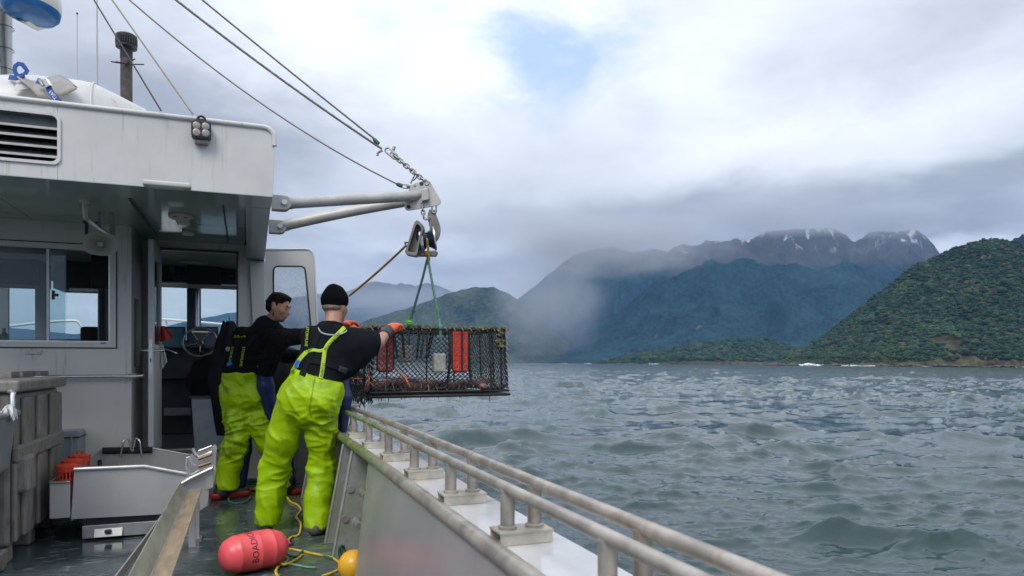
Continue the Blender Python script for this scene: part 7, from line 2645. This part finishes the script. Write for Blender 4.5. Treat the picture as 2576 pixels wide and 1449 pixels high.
M_HV = hiviz()
M_SHIRT = pmat('black_tee', (0.006, 0.008, 0.010), 0.85, spec=0.15, var=0.3, vscale=9, bump=0.001, bscale=160)
M_FLEECE = pmat('charcoal_fleece', (0.010, 0.009, 0.010), 0.95, spec=0.1, var=0.5, vscale=60, bump=0.004, bscale=140)
M_BIB = pmat('navy_bib_pvc', (0.005, 0.015, 0.085), 0.4, var=0.15, vscale=8)
M_BEAN = pmat('black_knit', (0.005, 0.006, 0.007), 0.9, spec=0.1, var=0.2, vscale=30)
M_GLOVE = pmat('orange_glove_pvc', (0.74, 0.10, 0.025), 0.35, var=0.15, vscale=14, dirt=((0.72, 0.28, 0.18), 0.35, 9))
M_CUFF = pmat('black_neoprene', (0.018, 0.022, 0.025), 0.55, var=0.15, vscale=20)
M_HAIR = pmat('dark_hair', (0.012, 0.009, 0.007), 0.8, spec=0.15, var=0.5, vscale=60, bump=0.004, bscale=120)
M_GHAIR = pmat('grey_hair', (0.17, 0.15, 0.125), 0.7, var=0.5, vscale=80, bump=0.003, bscale=150)
M_LIME = pmat('lime_webbing', (0.36, 0.54, 0.01), 0.6, var=0.05, vscale=20)
M_BLKW = pmat('black_webbing', (0.006, 0.008, 0.010), 0.8, spec=0.15)
M_BLKP = pmat('black_print', (0.01, 0.012, 0.01), 0.7)
M_LIMEP = pmat('lime_print', (0.42, 0.62, 0.03), 0.6)
M_TAGB = pmat('blue_tag', (0.02, 0.15, 0.50), 0.35)
M_PIPING = pmat('grey_piping', (0.30, 0.32, 0.33), 0.5)


def knit(m):
    t = NT(m.node_tree)
    b = t.n['Principled BSDF']
    co = t.new('ShaderNodeTexCoord').outputs['Object']
    x, y, z = t.sep(co)
    a = t.math('ARCTAN2', y, x)
    bn = t.new('ShaderNodeBump')
    bn.inputs['Distance'].default_value = 0.006
    t.link(t.math('SINE', t.math('MULTIPLY', a, 70.0)), bn.inputs['Height'])
    t.link(bn.outputs[0], b.inputs['Normal'])


knit(M_BEAN)


def hand_prims(wrist, knuck, side, palm_n, curl, s=1.0, thumb=1):
    """palm and five unequal bent fingers. knuck: direction wrist -> knuckles, side: across the palm towards the thumb,
    palm_n: the way the palm faces, curl: total bend of the fingers (radians)"""
    d, sd, pn = knuck.normalized(), side.normalized(), palm_n.normalized()
    base = wrist + d * 0.085 * s
    pr = [cone(wrist, wrist + d * 0.05 * s, 0.028 * s, 0.034 * s, wide=sd, ratio=1.2), cone(wrist + d * 0.03 * s, base, 0.021 * s, 0.019 * s, wide=sd, ratio=2.0)]
    for i, (off, ln) in enumerate(((0.030, 0.074), (0.010, 0.084), (-0.011, 0.078), (-0.031, 0.062))):
        p = base + sd * off * s
        a = 0.25 * curl
        for j, fr in enumerate((0.45, 0.32, 0.23)):
            q = p + (d * math.cos(a) + pn * math.sin(a)) * ln * fr * s
            pr.append(cone(p, q, (0.0115 - 0.001 * j) * s, (0.0105 - 0.001 * j) * s))
            p = q
            a += 0.42 * curl
    p = wrist + d * 0.025 * s + sd * 0.028 * s * thumb
    q = p + (d * 0.6 + sd * 0.75 * thumb + pn * 0.3) * 0.045 * s
    r = q + (d * 0.9 + sd * 0.1 * thumb + pn * 0.6) * 0.036 * s
    pr += [cone(p, q, 0.016 * s, 0.0135 * s), cone(q, r, 0.0135 * s, 0.010 * s)]
    return pr


def head_prims(c, face, up, s=1.0, jaw=True):
    """skull, face, jaw, nose, brow, lips, ears; c is the centre of the head, face the way it looks"""
    f = face.normalized()
    side = f.cross(up).normalized()
    u = side.cross(f).normalized()
    F, Sd, U = tuple(f), tuple(side), tuple(u)
    pr = [ell(c + u * 0.028 * s - f * 0.012 * s, (0.094 * s, 0.074 * s, 0.090 * s), F, Sd, U),
          ell(c - u * 0.035 * s + f * 0.030 * s, (0.062 * s, 0.060 * s, 0.080 * s), F, Sd, U),
          cone(c - u * 0.090 * s + f * 0.055 * s, c - u * 0.050 * s - f * 0.005 * s, 0.026 * s, 0.050 * s, wide=side, ratio=1.25)]
    pr += [cone(c + u * 0.012 * s + f * 0.083 * s, c - u * 0.030 * s + f * 0.106 * s, 0.008 * s, 0.013 * s),
           cone(c + u * 0.022 * s + f * 0.078 * s + side * 0.034 * s, c + u * 0.022 * s + f * 0.078 * s - side * 0.034 * s, 0.012 * s, 0.012 * s),
           cone(c - u * 0.060 * s + f * 0.086 * s + side * 0.016 * s, c - u * 0.060 * s + f * 0.086 * s - side * 0.016 * s, 0.010 * s, 0.010 * s),
           ell(c - u * 0.020 * s + f * 0.055 * s + side * 0.038 * s, (0.030 * s, 0.026 * s, 0.030 * s), F, Sd, U),
           ell(c - u * 0.020 * s + f * 0.055 * s - side * 0.038 * s, (0.030 * s, 0.026 * s, 0.030 * s), F, Sd, U)]
    for q in (-1, 1):
        e = c - u * 0.008 * s - f * 0.012 * s + side * q * 0.076 * s
        pr.append(ell(e, (0.018 * s, 0.010 * s, 0.033 * s), tuple((f + u * 0.2).normalized()), Sd, U))
    return pr, f, side, u


def leg_disp(seed, amp, axis_pts, knee_amp=0.008):
    """hanging folds plus creases across the knees"""
    ks = [np.array(p, float) for p in axis_pts]

    def f(V):
        sk = np.stack([V[:, 0] + 0.35 * V[:, 2], V[:, 1] - 0.2 * V[:, 2], V[:, 2] * 0.30], -1)
        n = np.clip(1 - np.abs(2 * noise3(sk, 0.085, seed) * 1.9), 0, 1) ** 2.2
        d = amp * 1.7 * (n - 0.35) + amp * 1.2 * noise3(V, 0.17, seed + 5)
        for i, kx in enumerate(ks):
            r = np.linalg.norm((V - kx) * np.array([1, 1, 0.9]), axis=1)
            g = np.exp(-(r / 0.16) ** 2)
            w = V + 0.05 * noise3(V, 0.12, seed + 40 + i)[:, None]
            fold = np.clip(1 - np.abs(2 * noise3(np.stack([w[:, 0] * 0.35 + 0.5 * w[:, 2], w[:, 1] * 0.35, w[:, 2] * 1.0 - 0.3 * w[:, 0]], -1), 0.050, seed + 60 + i) * 2.2), 0, 1) ** 2.0
            d += g * knee_amp * (fold - 0.35) * 3.0
        return d
    return f

# ------------------------------------------------------------------ man in the beanie
def man_beanie():
    A = at_d
    r0 = root('person', on_z(745, 1342, 0.0), 'person in black beanie and black tee with lime braces steadying the pot', 'person')
    dH = 5.02
    headc = A(843, 772, dH + 0.08)
    look = (FV * 0.93 + RV * 0.34 - UP * 0.10).normalized()
    neck0, neck1 = A(832, 838, dH), A(840, 795, dH + 0.05)
    shL, shR = A(782, 848, dH), A(900, 856, dH + 0.02)
    chest, waist, pelv = A(838, 868, dH + 0.02), A(800, 930, dH - 0.05), A(786, 985, dH - 0.12)
    elR, wrR = A(950, 864, dH + 0.12), A(977, 832, dH + 0.42)
    hdR = (A(1008, 812, dH + 0.54) - wrR)
    elL, wrL = A(800, 905, dH + 0.36), A(874, 838, dH + 0.62)
    wide = RV
    # trousers' legs
    hipL, hipR = A(738, 1020, dH - 0.13), A(808, 1020, dH - 0.13)
    knL, knR = A(692, 1180, dH - 0.02), A(812, 1172, dH - 0.02)
    anL, anR = A(668, 1312, 4.98), A(798, 1320, 4.86)
    pr, f, sd, u = head_prims(headc, look, UP, 1.02)
    pr += [cone(neck0, neck1, 0.066, 0.060), cone(neck0, chest, 0.07, 0.10, wide=wide, ratio=1.5), cone(chest, waist, 0.105, 0.105, wide=wide, ratio=1.45),
           cone(waist, pelv, 0.10, 0.11, wide=wide, ratio=1.35)]
    pr += chain_c([shR, elR, wrR], [0.052, 0.047, 0.034]) + chain_c([shL, elL, wrL], [0.052, 0.046, 0.034])
    pr += chain_c([hipL, knL, anL], [0.085, 0.06, 0.045]) + chain_c([hipR, knR, anR], [0.085, 0.06, 0.045])
    gripn = (-UP * 0.9 + FV * 0.2)
    pr += hand_prims(wrR, hdR, FV * 0.7 - RV * 0.6, gripn, 1.6, 0.95)
    pr += hand_prims(wrL, (RV * 0.8 + FV * 0.5), -FV * 0.2 + UP * 0.4, gripn, 1.6, 0.95)
    garment('body', pr, 0.0075, M_SKIN, r0, 0.022, it=1)
    # tee
    top = [cone(chest + UP * 0.02, waist, 0.128, 0.120, wide=wide, ratio=1.38), cone(waist, pelv + UP * 0.02, 0.122, 0.128, wide=wide, ratio=1.35),
           cone(shL + RV * 0.04, shR - RV * 0.02, 0.088, 0.092), cone(neck0 - UP * 0.01, chest, 0.085, 0.12, wide=wide, ratio=1.4),
           cone(shR - RV * 0.03, lerp3(shR, elR, 0.45), 0.090, 0.082), cone(lerp3(shR, elR, 0.45), elR + RV * 0.012, 0.082, 0.070, wide=UP, ratio=1.2),
           cone(shL + RV * 0.02, lerp3(shL, elL, 0.8), 0.088, 0.070), cone(shR - RV * 0.04 - UP * 0.05, A(868, 920, dH + 0.02), 0.09, 0.10),
           cone(lerp3(chest, waist, 0.3) - FV * 0.03 - RV * 0.05, waist - FV * 0.02, 0.11, 0.11, wide=wide, ratio=1.2),
           ell(A(897, 885, dH + 0.02), (0.125, 0.08, 0.125), tuple(RV), tuple(FV), (0, 0, 1)), cone(A(900, 870, dH + 0.03), A(946, 862, dH + 0.12), 0.10, 0.062, wide=UP, ratio=1.1)]
    armd = (elR - shR).normalized()

    def d_tee(V):
        n = 1 - np.abs(2 * noise3(V * np.array([1, 1, 1.0]), 0.075, 41) * 1.7)
        return 0.006 * (n - 0.5) + 0.006 * noise3(V, 0.2, 44)
    tee, tV, tQ = garment('tee_shirt', top, 0.010, M_SHIRT, r0, 0.045, clips=[(pelv + UP * 0.0, -UP), (neck0 + UP * 0.035 - RV * 0.0, UP * 0.9 + FV * 0.35), (elR + RV * 0.004, armd + RV * 0.6)], disp=d_tee)
    # stand collar with piping
    collar = [cone(A(829, 836, dH + 0.0), A(836, 815, dH + 0.03), 0.098, 0.080, wide=RV, ratio=1.12)]
    cl, cV, cQ = garment('collar', collar, 0.008, M_SHIRT, r0, 0.02, clips=[(A(836, 816, dH + 0.03), UP * 0.95 + FV * 0.3), (A(829, 842, dH), -UP)])
    # trousers
    tr = [cone(waist - UP * 0.005, pelv, 0.138, 0.160, wide=wide, ratio=1.26), cone(pelv, (hipL + hipR) / 2, 0.160, 0.150, wide=wide, ratio=1.28),
          ell(A(745, 1005, dH - 0.18), (0.11, 0.12, 0.125), tuple(RV), tuple(FV), (0, 0, 1)), ell(A(812, 1008, dH - 0.18), (0.11, 0.12, 0.125), tuple(RV), tuple(FV), (0, 0, 1))]
    tr += chain_c([hipL, A(711, 1105, dH - 0.08), knL, A(681, 1250, 4.99), anL - UP * 0.12], [0.120, 0.108, 0.097, 0.092, 0.094])
    tr += chain_c([hipR, A(808, 1105, dH - 0.08), knR, A(800, 1250, 4.92), anR - UP * 0.12], [0.116, 0.104, 0.099, 0.088, 0.090])
    wn = (A(722, 918, dH) - A(862, 965, dH)).normalized()
    wup = Vector((-wn.x * wn.z, -wn.y * wn.z, 1 - wn.z * wn.z)).normalized()
    w_mid = A(792, 942, dH - 0.1)
    base_d = leg_disp(17, 0.009, [knL, knR, A(790, 1060, dH - 0.2), A(835, 1075, dH - 0.2)], 0.007)
    wz_np = np.array(wup)
    wm_np = np.array(w_mid)
    rv_np = np.array(RV)

    def d_tr(V):
        d = base_d(V)
        hgt = (V - wm_np) @ wz_np
        lat = (V - wm_np) @ rv_np
        g = np.exp(-((hgt + 0.015) / 0.022) ** 2)          # gathered elastic waist
        d = d * (1 - g) + g * (0.004 + 0.0035 * np.sin(lat * 150 + 3 * np.sin(lat * 23)))
        return d
    trs, rV, rQ = garment('trousers', tr, 0.009, M_HV, r0, 0.035, clips=[(w_mid, wup), (Vector((anL.x, anL.y, 0.045)), -UP)], disp=d_tr)
    # seam up the seat, blue bib front at the side
    tree = bvh_of((tV, tQ), (rV, rQ), (cV, cQ))
    band('seat_seam', tree, [(791, 950), (785, 990), (778, 1030), (784, 1050)], 1.6, pmat('seam_green', (0.20, 0.30, 0.01), 0.6), r0, 0.003)
    # no-entry: bib panel wraps from the front round his right flank
    bib = [cone(A(856, 935, dH + 0.06), A(868, 1000, dH + 0.03), 0.055, 0.050), cone(A(868, 1000, dH + 0.03), A(862, 1080, dH + 0.06), 0.05, 0.035)]
    garment('bib_front', bib, 0.010, M_BIB, r0, 0.03)
    # braces
    band('brace', tree, [(776, 826), (773, 850), (771, 868), (781, 884)], 11, M_BLKW, r0)
    band('brace', tree, [(771, 886), (755, 904), (744, 922), (732, 944)], 10, M_LIME, r0)
    band('brace', tree, [(867, 824), (848, 843), (829, 862), (818, 880), (814, 905), (810, 935), (806, 953)], 10.5, M_LIME, r0)
    band('brace', tree, [(771, 885), (788, 881), (805, 883), (820, 878)], 8, M_LIME, r0)
    print_text('STORMLINE', tree, (774, 824), (771, 872), 10, M_LIMEP, r0)
    print_text('STORMLINE', tree, (853, 838), (817, 880), 8.5, M_BLKP, r0, 0.013)
    print_text('STORMA', tree, (813, 913), (807, 950), 9, M_BLKP, r0, 0.013)
    print_text('STORM', tree, (745, 920), (735, 940), 9, M_BLKP, r0, 0.013)
    # harness belt of the life vest
    band('vest_belt', tree, [(804, 830), (797, 848), (785, 880), (772, 915), (760, 945)], 15, M_BLKW, r0, 0.005)
    band('vest_belt', tree, [(770, 905), (800, 911), (840, 922), (868, 932)], 15, M_BLKW, r0, 0.005)
    band('belt_buckle', tree, [(852, 927), (872, 934)], 15, M_CUFF, r0, 0.014)
    band('collar_piping', tree, [(801, 825), (808, 836), (826, 842), (850, 842), (866, 837), (873, 832)], 3.2, M_PIPING, r0, 0.008)
    band('tag', tree, [(755, 908), (750, 916), (747, 926)], 9, M_TAGB, r0, 0.014)
    # gloves and wrist cuff
    gr = hand_prims(wrR, hdR, FV * 0.7 - RV * 0.6, gripn, 1.6, 1.18)
    gr += [cone(wrR - hdR.normalized() * 0.03, wrR + hdR.normalized() * 0.03, 0.046, 0.042)]
    garment('glove', gr, 0.006, M_GLOVE, r0, 0.014, it=1)
    garment('glove', hand_prims(wrL, (RV * 0.8 + FV * 0.5), -FV * 0.2 + UP * 0.4, gripn, 1.6, 1.15), 0.006, M_GLOVE, r0, 0.014, it=1)
    cu = lerp3(elR, wrR, 0.55)
    garment('wrist_cuff', [cone(cu, wrR + (wrR - elR).normalized() * 0.012, 0.050, 0.047)], 0.007, M_CUFF, r0, 0.01, clips=[(cu, -(wrR - elR)), (wrR + (wrR - elR).normalized() * 0.012, (wrR - elR))])
    # beanie: knitted cap on its own origin so the ribs run round it
    hb = headc + UP * 0.055 - f * 0.005
    e0 = empty('beanie_shape', hb - Vector(r0.location))
    bpy.data.objects.remove(e0)
    V, Q = sdf_mesh([ell(hb, (0.104, 0.090, 0.095), tuple(f), tuple(sd), tuple(u)), cone(hb + u * 0.055 - f * 0.02, hb + u * 0.06 + f * 0.03, 0.056, 0.05),
                     cone(hb - u * 0.035, hb - u * 0.012, 0.093, 0.097)], 0.006, 0.02, [(hb - u * 0.048 - f * 0.0, -u + f * 0.12)])
    V = relax(V, Q, 2)
    V = V + vnormals(V, Q) * (0.006 * noise3(V, 0.05, 3))[:, None]
    o = link_obj('beanie', np_mesh('beanie', V - np.array(hb), Q), M_BEAN, r0)
    o.location = hb - Vector(r0.location)
    # grey hair at the nape, ears stay bare
    hn = headc - f * 0.045 - u * 0.012
    garment('hair', [ell(hn, (0.058, 0.074, 0.036), tuple(f), tuple(sd), tuple(u))], 0.006, M_GHAIR, r0, 0.02, disp=lambda V: 0.007 * noise3(V, 0.014, 8))
    # boots
    for an, dirv in ((anL, FV * 0.9 - RV * 0.3), (anR, FV * 0.9 + RV * 0.15)):
        d = dirv.normalized()
        g = Vector((an.x, an.y, 0.0))
        b = [cone(g + UP * 0.045 - d * 0.035, g + UP * 0.045 + d * 0.16, 0.046, 0.045, wide=d.cross(UP), ratio=1.12), cone(g + UP * 0.06, an + UP * 0.06, 0.055, 0.055)]
        garment('boot', b, 0.008, pmat('grey_boot_rubber', (0.09, 0.085, 0.072), 0.55, var=0.2, vscale=12), r0, 0.03, clips=[(g + UP * 0.002, -UP)])


man_beanie()


# ------------------------------------------------------------------ bare headed man
def man_bare():
    A = at_d
    r0 = root('person', on_z(640, 1255, 0.0), 'person with short dark hair in black fleece and lime trousers reaching for the pot', 'person')
    dH = 6.0
    headc = A(701, 773, dH - 0.02)
    look = (RV * 0.97 - FV * 0.10 - UP * 0.30).normalized()
    hup = (UP * 0.95 + RV * 0.30).normalized()
    neck0, neck1 = A(668, 828, dH + 0.04), A(688, 800, dH)
    shR, shL = A(700, 850, dH - 0.05), A(612, 848, dH + 0.10)
    chest, waist, pelv = A(652, 862, dH + 0.04), A(612, 930, dH + 0.10), A(612, 985, dH + 0.15)
    wide = (RV * 0.95 + FV * 0.25).normalized()
    elR, wrR = A(780, 845, dH + 0.12), A(858, 822, dH + 0.36)
    elL, wrL = A(720, 895, dH + 0.42), A(878, 902, dH + 0.52)
    hipL, hipR = A(594, 1005, dH + 0.14), A(640, 1005, dH + 0.20)
    knL, knR = A(592, 1112, dH + 0.10), A(677, 1118, dH + 0.22)
    anL, anR = A(566, 1222, 6.12), A(724, 1222, 6.30)
    pr, f, sd, u = head_prims(headc, look, hup, 0.98)
    pr += [cone(neck0, neck1, 0.062, 0.056), cone(neck0, chest, 0.065, 0.095, wide=wide, ratio=1.5), cone(chest, waist, 0.10, 0.095, wide=wide, ratio=1.4),
           cone(waist, pelv, 0.095, 0.105, wide=wide, ratio=1.35)]
    pr += chain_c([shR, elR, wrR], [0.05, 0.044, 0.032]) + chain_c([shL, elL, wrL], [0.05, 0.044, 0.032])
    pr += chain_c([hipL, knL, anL], [0.08, 0.058, 0.045]) + chain_c([hipR, knR, anR], [0.08, 0.058, 0.045])
    hR = (A(893, 812, dH + 0.42) - wrR)
    hL = (A(915, 899, dH + 0.42) - wrL)
    gripn = (-UP * 0.8 + FV * 0.2)
    pr += hand_prims(wrR, hR, -FV * 0.8 + UP * 0.3, gripn, 1.2, 0.95) + hand_prims(wrL, hL, UP * 0.8, FV * 0.2 - RV * 0.6 - UP * 0.1, 1.4, 0.95)
    garment('body', pr, 0.007, M_SKIN, r0, 0.018, it=1)
    # eyes and brows
    for q in (-1, 1):
        e = headc + f * 0.080 - u * 0.000 + sd * q * 0.030
        MB().lathe([(0.0005, -0.009), (0.006, -0.006), (0.009, 0.0), (0.006, 0.006), (0.0005, 0.009)], 10, Matrix.Translation(e), caps=False).build('eye', pmat('eye_dark', (0.02, 0.015, 0.012), 0.2), r0, smooth=60)
        b0 = headc + f * 0.090 + u * 0.024 + sd * q * 0.012
        b1 = headc + f * 0.074 + u * 0.028 + sd * q * 0.048
        MB().tube([b0, (b0 + b1) / 2 + u * 0.006 + f * 0.004, b1], [0.004, 0.006, 0.003], 6).build('eyebrow', M_HAIR, r0)
    # hair: cropped sides, curls on top; short beard
    hair = [ell(headc + u * 0.056 - f * 0.014, (0.092, 0.077, 0.072), tuple(f), tuple(sd), tuple(u)), ell(headc + u * 0.010 - f * 0.050, (0.062, 0.074, 0.080), tuple(f), tuple(sd), tuple(u)),
            ell(headc + u * 0.080 + f * 0.038, (0.054, 0.060, 0.042), tuple(f), tuple(sd), tuple(u)), ell(headc + u * 0.020 + f * 0.004, (0.022, 0.0775, 0.045), tuple(f), tuple(sd), tuple(u))]
    garment('hair', hair, 0.0045, M_HAIR, r0, 0.015, clips=[(headc + u * 0.050 + f * 0.052, f * 1.0 - u * 0.50)], disp=lambda V: 0.012 * noise3(V, 0.014, 5) + 0.008 * noise3(V, 0.03, 9))
    M_STUB = pmat('stubble', (0.085, 0.048, 0.035), 0.8, var=0.5, vscale=120)
    beard = [cone(headc - u * 0.092 * 0.98 + f * 0.055, headc - u * 0.052 - f * 0.004, 0.0272, 0.0505, wide=sd, ratio=1.25), cone(headc - u * 0.048 + f * 0.092 + sd * 0.018, headc - u * 0.048 + f * 0.092 - sd * 0.018, 0.008, 0.008)]
    garment('beard', beard, 0.005, M_STUB, r0, 0.01, clips=[(headc - u * 0.045, u * 0.8 + f * 0.45), (headc - f * 0.012, -f)])
    # fleece with hood collar
    armd = (wrR - elR).normalized()
    top = [cone(chest + UP * 0.0, waist, 0.122, 0.112, wide=wide, ratio=1.36), cone(waist, pelv, 0.115, 0.122, wide=wide, ratio=1.3), cone(shL, shR, 0.088, 0.088), cone(neck0, chest, 0.075, 0.11, wide=wide, ratio=1.35),
           cone(shR - RV * 0.02, elR, 0.085, 0.064), cone(elR, wrR, 0.064, 0.046), cone(shL, elL, 0.082, 0.06), cone(elL, wrL, 0.06, 0.046),
           cone(shR - UP * 0.06, A(668, 930, dH + 0.05), 0.07, 0.08), cone(shL - UP * 0.03, A(585, 925, dH + 0.10), 0.075, 0.075)]

    def d_fl(V):
        n = 1 - np.abs(2 * noise3(V, 0.07, 61) * 1.7)
        return 0.006 * (n - 0.5) + 0.006 * noise3(V, 0.2, 64)
    fl, tV, tQ = garment('fleece', top, 0.010, M_FLEECE, r0, 0.04, clips=[(waist - UP * 0.10, -UP), (neck0 + UP * 0.03, UP)], disp=d_fl)
    hood = [ell(A(640, 836, dH + 0.0), (0.135, 0.085, 0.058), tuple((RV * 0.95 + UP * 0.25).normalized()), tuple(FV), tuple((UP * 0.97 - RV * 0.25).normalized())),
            cone(A(664, 822, dH + 0.0), A(684, 806, dH - 0.0), 0.088, 0.070, wide=RV, ratio=1.05), cone(A(664, 812, dH), A(700, 828, dH - 0.06), 0.05, 0.045)]
    garment('hood', hood, 0.008, M_SHIRT, r0, 0.03, clips=[(A(682, 800, dH), UP * 0.8 + RV * 0.45)], disp=lambda V: 0.007 * noise3(V, 0.05, 12))
    # trousers
    tr = [cone(waist - UP * 0.0, pelv, 0.140, 0.152, wide=wide, ratio=1.22), cone(pelv, (hipL + hipR) / 2, 0.150, 0.140, wide=wide, ratio=1.2), ell(A(592, 995, dH + 0.08), (0.115, 0.13, 0.14), tuple(RV), tuple(FV), (0, 0, 1)),
          ell(A(634, 995, dH + 0.12), (0.12, 0.13, 0.14), tuple(RV), tuple(FV), (0, 0, 1))]
    tr += chain_c([hipL, A(598, 1060, dH + 0.10), A(601, 1095, dH + 0.08), A(592, 1124, dH + 0.12), A(578, 1168, 6.13), anL - UP * 0.12], [0.126, 0.106, 0.084, 0.104, 0.098, 0.088])
    tr += chain_c([hipR, A(652, 1060, dH + 0.18), knR, A(702, 1175, 6.28), anR - UP * 0.12], [0.130, 0.116, 0.104, 0.096, 0.092])
    w_mid = A(607, 938, dH + 0.1)
    base_d = leg_disp(71, 0.011, [knL, A(640, 1050, dH), A(596, 1060, dH)], 0.009)
    wm = np.array(w_mid)
    rvn = np.array(RV)

    def d_tr(V):
        d = base_d(V)
        hg = V[:, 2] - wm[2]
        lat = (V - wm) @ rvn
        g = np.exp(-((hg + 0.018) / 0.022) ** 2)
        d = d * (1 - g) + g * (0.003 + 0.0032 * np.sin(lat * 150 + 3 * np.sin(lat * 23)))
        d += 0.006 * np.sin(lat * 48 + 1.0 + hg * 20) * np.exp(-((hg + 0.10) / 0.09) ** 2)     # pleats fanning out below the waist
        return d
    trs, rV, rQ = garment('trousers', tr, 0.009, M_HV, r0, 0.03, clips=[(w_mid, UP), (Vector((anL.x, anL.y, 0.085)), -UP)], disp=d_tr)
    bib = [cone(A(664, 920, dH + 0.04), A(668, 975, dH + 0.08), 0.062, 0.072), cone(A(668, 975, dH + 0.08), A(684, 1045, dH + 0.14), 0.072, 0.055), cone(A(690, 885, dH + 0.02), A(664, 920, dH + 0.04), 0.018, 0.055)]
    garment('bib_front', bib, 0.010, M_BIB, r0, 0.03, disp=lambda V: 0.008 * noise3(V, 0.05, 25))
    inner = chain_c([A(612, 1080, dH + 0.25), A(612, 1130, dH + 0.2), A(598, 1215, 6.22)], [0.075, 0.07, 0.075])
    garment('bib_leg', inner, 0.011, M_BIB, r0, 0.03)
    tree = bvh_of((tV, tQ), (rV, rQ))
    band('brace', tree, [(603, 846), (596, 870), (590, 905), (582, 932)], 10, M_BLKW, r0)
    band('brace', tree, [(676, 826), (650, 842), (632, 858), (616, 880), (610, 905), (606, 932)], 11, M_BLKW, r0)
    print_text('STORMLINE', tree, (590, 848), (619, 846), 8.5, M_LIMEP, r0, 0.012)
    print_text('STORMLINE', tree, (622, 848), (660, 820), 8.5, M_LIMEP, r0, 0.012)
    print_text('STORMLINE', tree, (614, 872), (606, 921), 9.5, M_LIMEP, r0, 0.012)
    print_text('STORMLIN', tree, (586, 872), (579, 910), 8.5, M_LIMEP, r0, 0.012)
    band('vest_belt', tree, [(588, 898), (620, 903), (655, 900), (675, 893)], 13, M_BLKW, r0, 0.006)
    band('tag', tree, [(584, 912), (578, 916), (573, 919)], 8, M_TAGB, r0, 0.016)
    garment('glove', hand_prims(wrR, hR, -FV * 0.8 + UP * 0.3, gripn, 1.2, 1.2), 0.006, M_GLOVE, r0, 0.014, it=1)
    garment('glove', hand_prims(wrL, hL, UP * 0.8, FV * 0.2 - RV * 0.6 - UP * 0.1, 1.4, 1.15), 0.006, M_GLOVE, r0, 0.014, it=1)
    MR = pmat('red_boot_rubber', (0.26, 0.02, 0.015), 0.45, var=0.25, vscale=10)
    MK = pmat('black_boot_rubber', (0.015, 0.015, 0.016), 0.5)
    for an, dirv in ((anL, RV * 0.75 + FV * 0.6), (anR, RV * 0.85 + FV * 0.5)):
        d = dirv.normalized()
        g = Vector((an.x, an.y, 0.0))
        b = [cone(g + UP * 0.048 - d * 0.05, g + UP * 0.048 + d * 0.17, 0.050, 0.047, wide=d.cross(UP), ratio=1.1), cone(g + UP * 0.06 - d * 0.02, an + UP * 0.05, 0.066, 0.072)]
        bt_, bV, bQ = garment('boot', b, 0.008, MK, r0, 0.03, clips=[(g + UP * 0.002, -UP)])
        garment('boot_sole', [cone(g + UP * 0.04 - d * 0.072, g + UP * 0.04 + d * 0.172, 0.054, 0.051, wide=d.cross(UP), ratio=1.1)], 0.008, MR, r0, 0.01, clips=[(g + UP * 0.001, -UP), (g + UP * 0.062, UP)])


man_bare()

# ------------------------------------------------------------------ pot hauler between the men
hl_ = root('pot_hauler', on_z(712, 1190, 0.0), 'dark pot hauler drum with bolts behind the two men', 'hauler')
hc2 = at_d(716, 950, 6.75)
ax2 = (-FV * 0.9 + RV * 0.2).normalized()
hm2 = Matrix.Translation(hc2) @ ax2.to_track_quat('Z', 'Y').to_matrix().to_4x4()
M_HAUL = pmat('dark_green_iron', (0.028, 0.038, 0.040), 0.45, 0.3, var=0.25, vscale=9)
MB().lathe([(0.02, -0.06), (0.29, -0.05), (0.30, -0.03), (0.30, 0.0), (0.28, 0.012), (0.001, 0.02)], 40, hm2, caps=False).build('drum', M_HAUL, hl_, smooth=40)
for k in range(6):
    th = math.radians(60 * k + 20)
    MB().lathe([(0.016, 0.012), (0.016, 0.035)], 6, hm2 @ Matrix.Translation((0.13 * math.cos(th), 0.13 * math.sin(th), 0))).build('bolt', M_DARK, hl_)
hb_ = Vector((hc2.x, hc2.y, 0))
MB().box((hb_.x - 0.09, hb_.y + 0.07, 0.001), (hb_.x + 0.09, hb_.y + 0.22, hc2.z)).build('pedestal', M_HAUL, hl_, bevel=0.01)
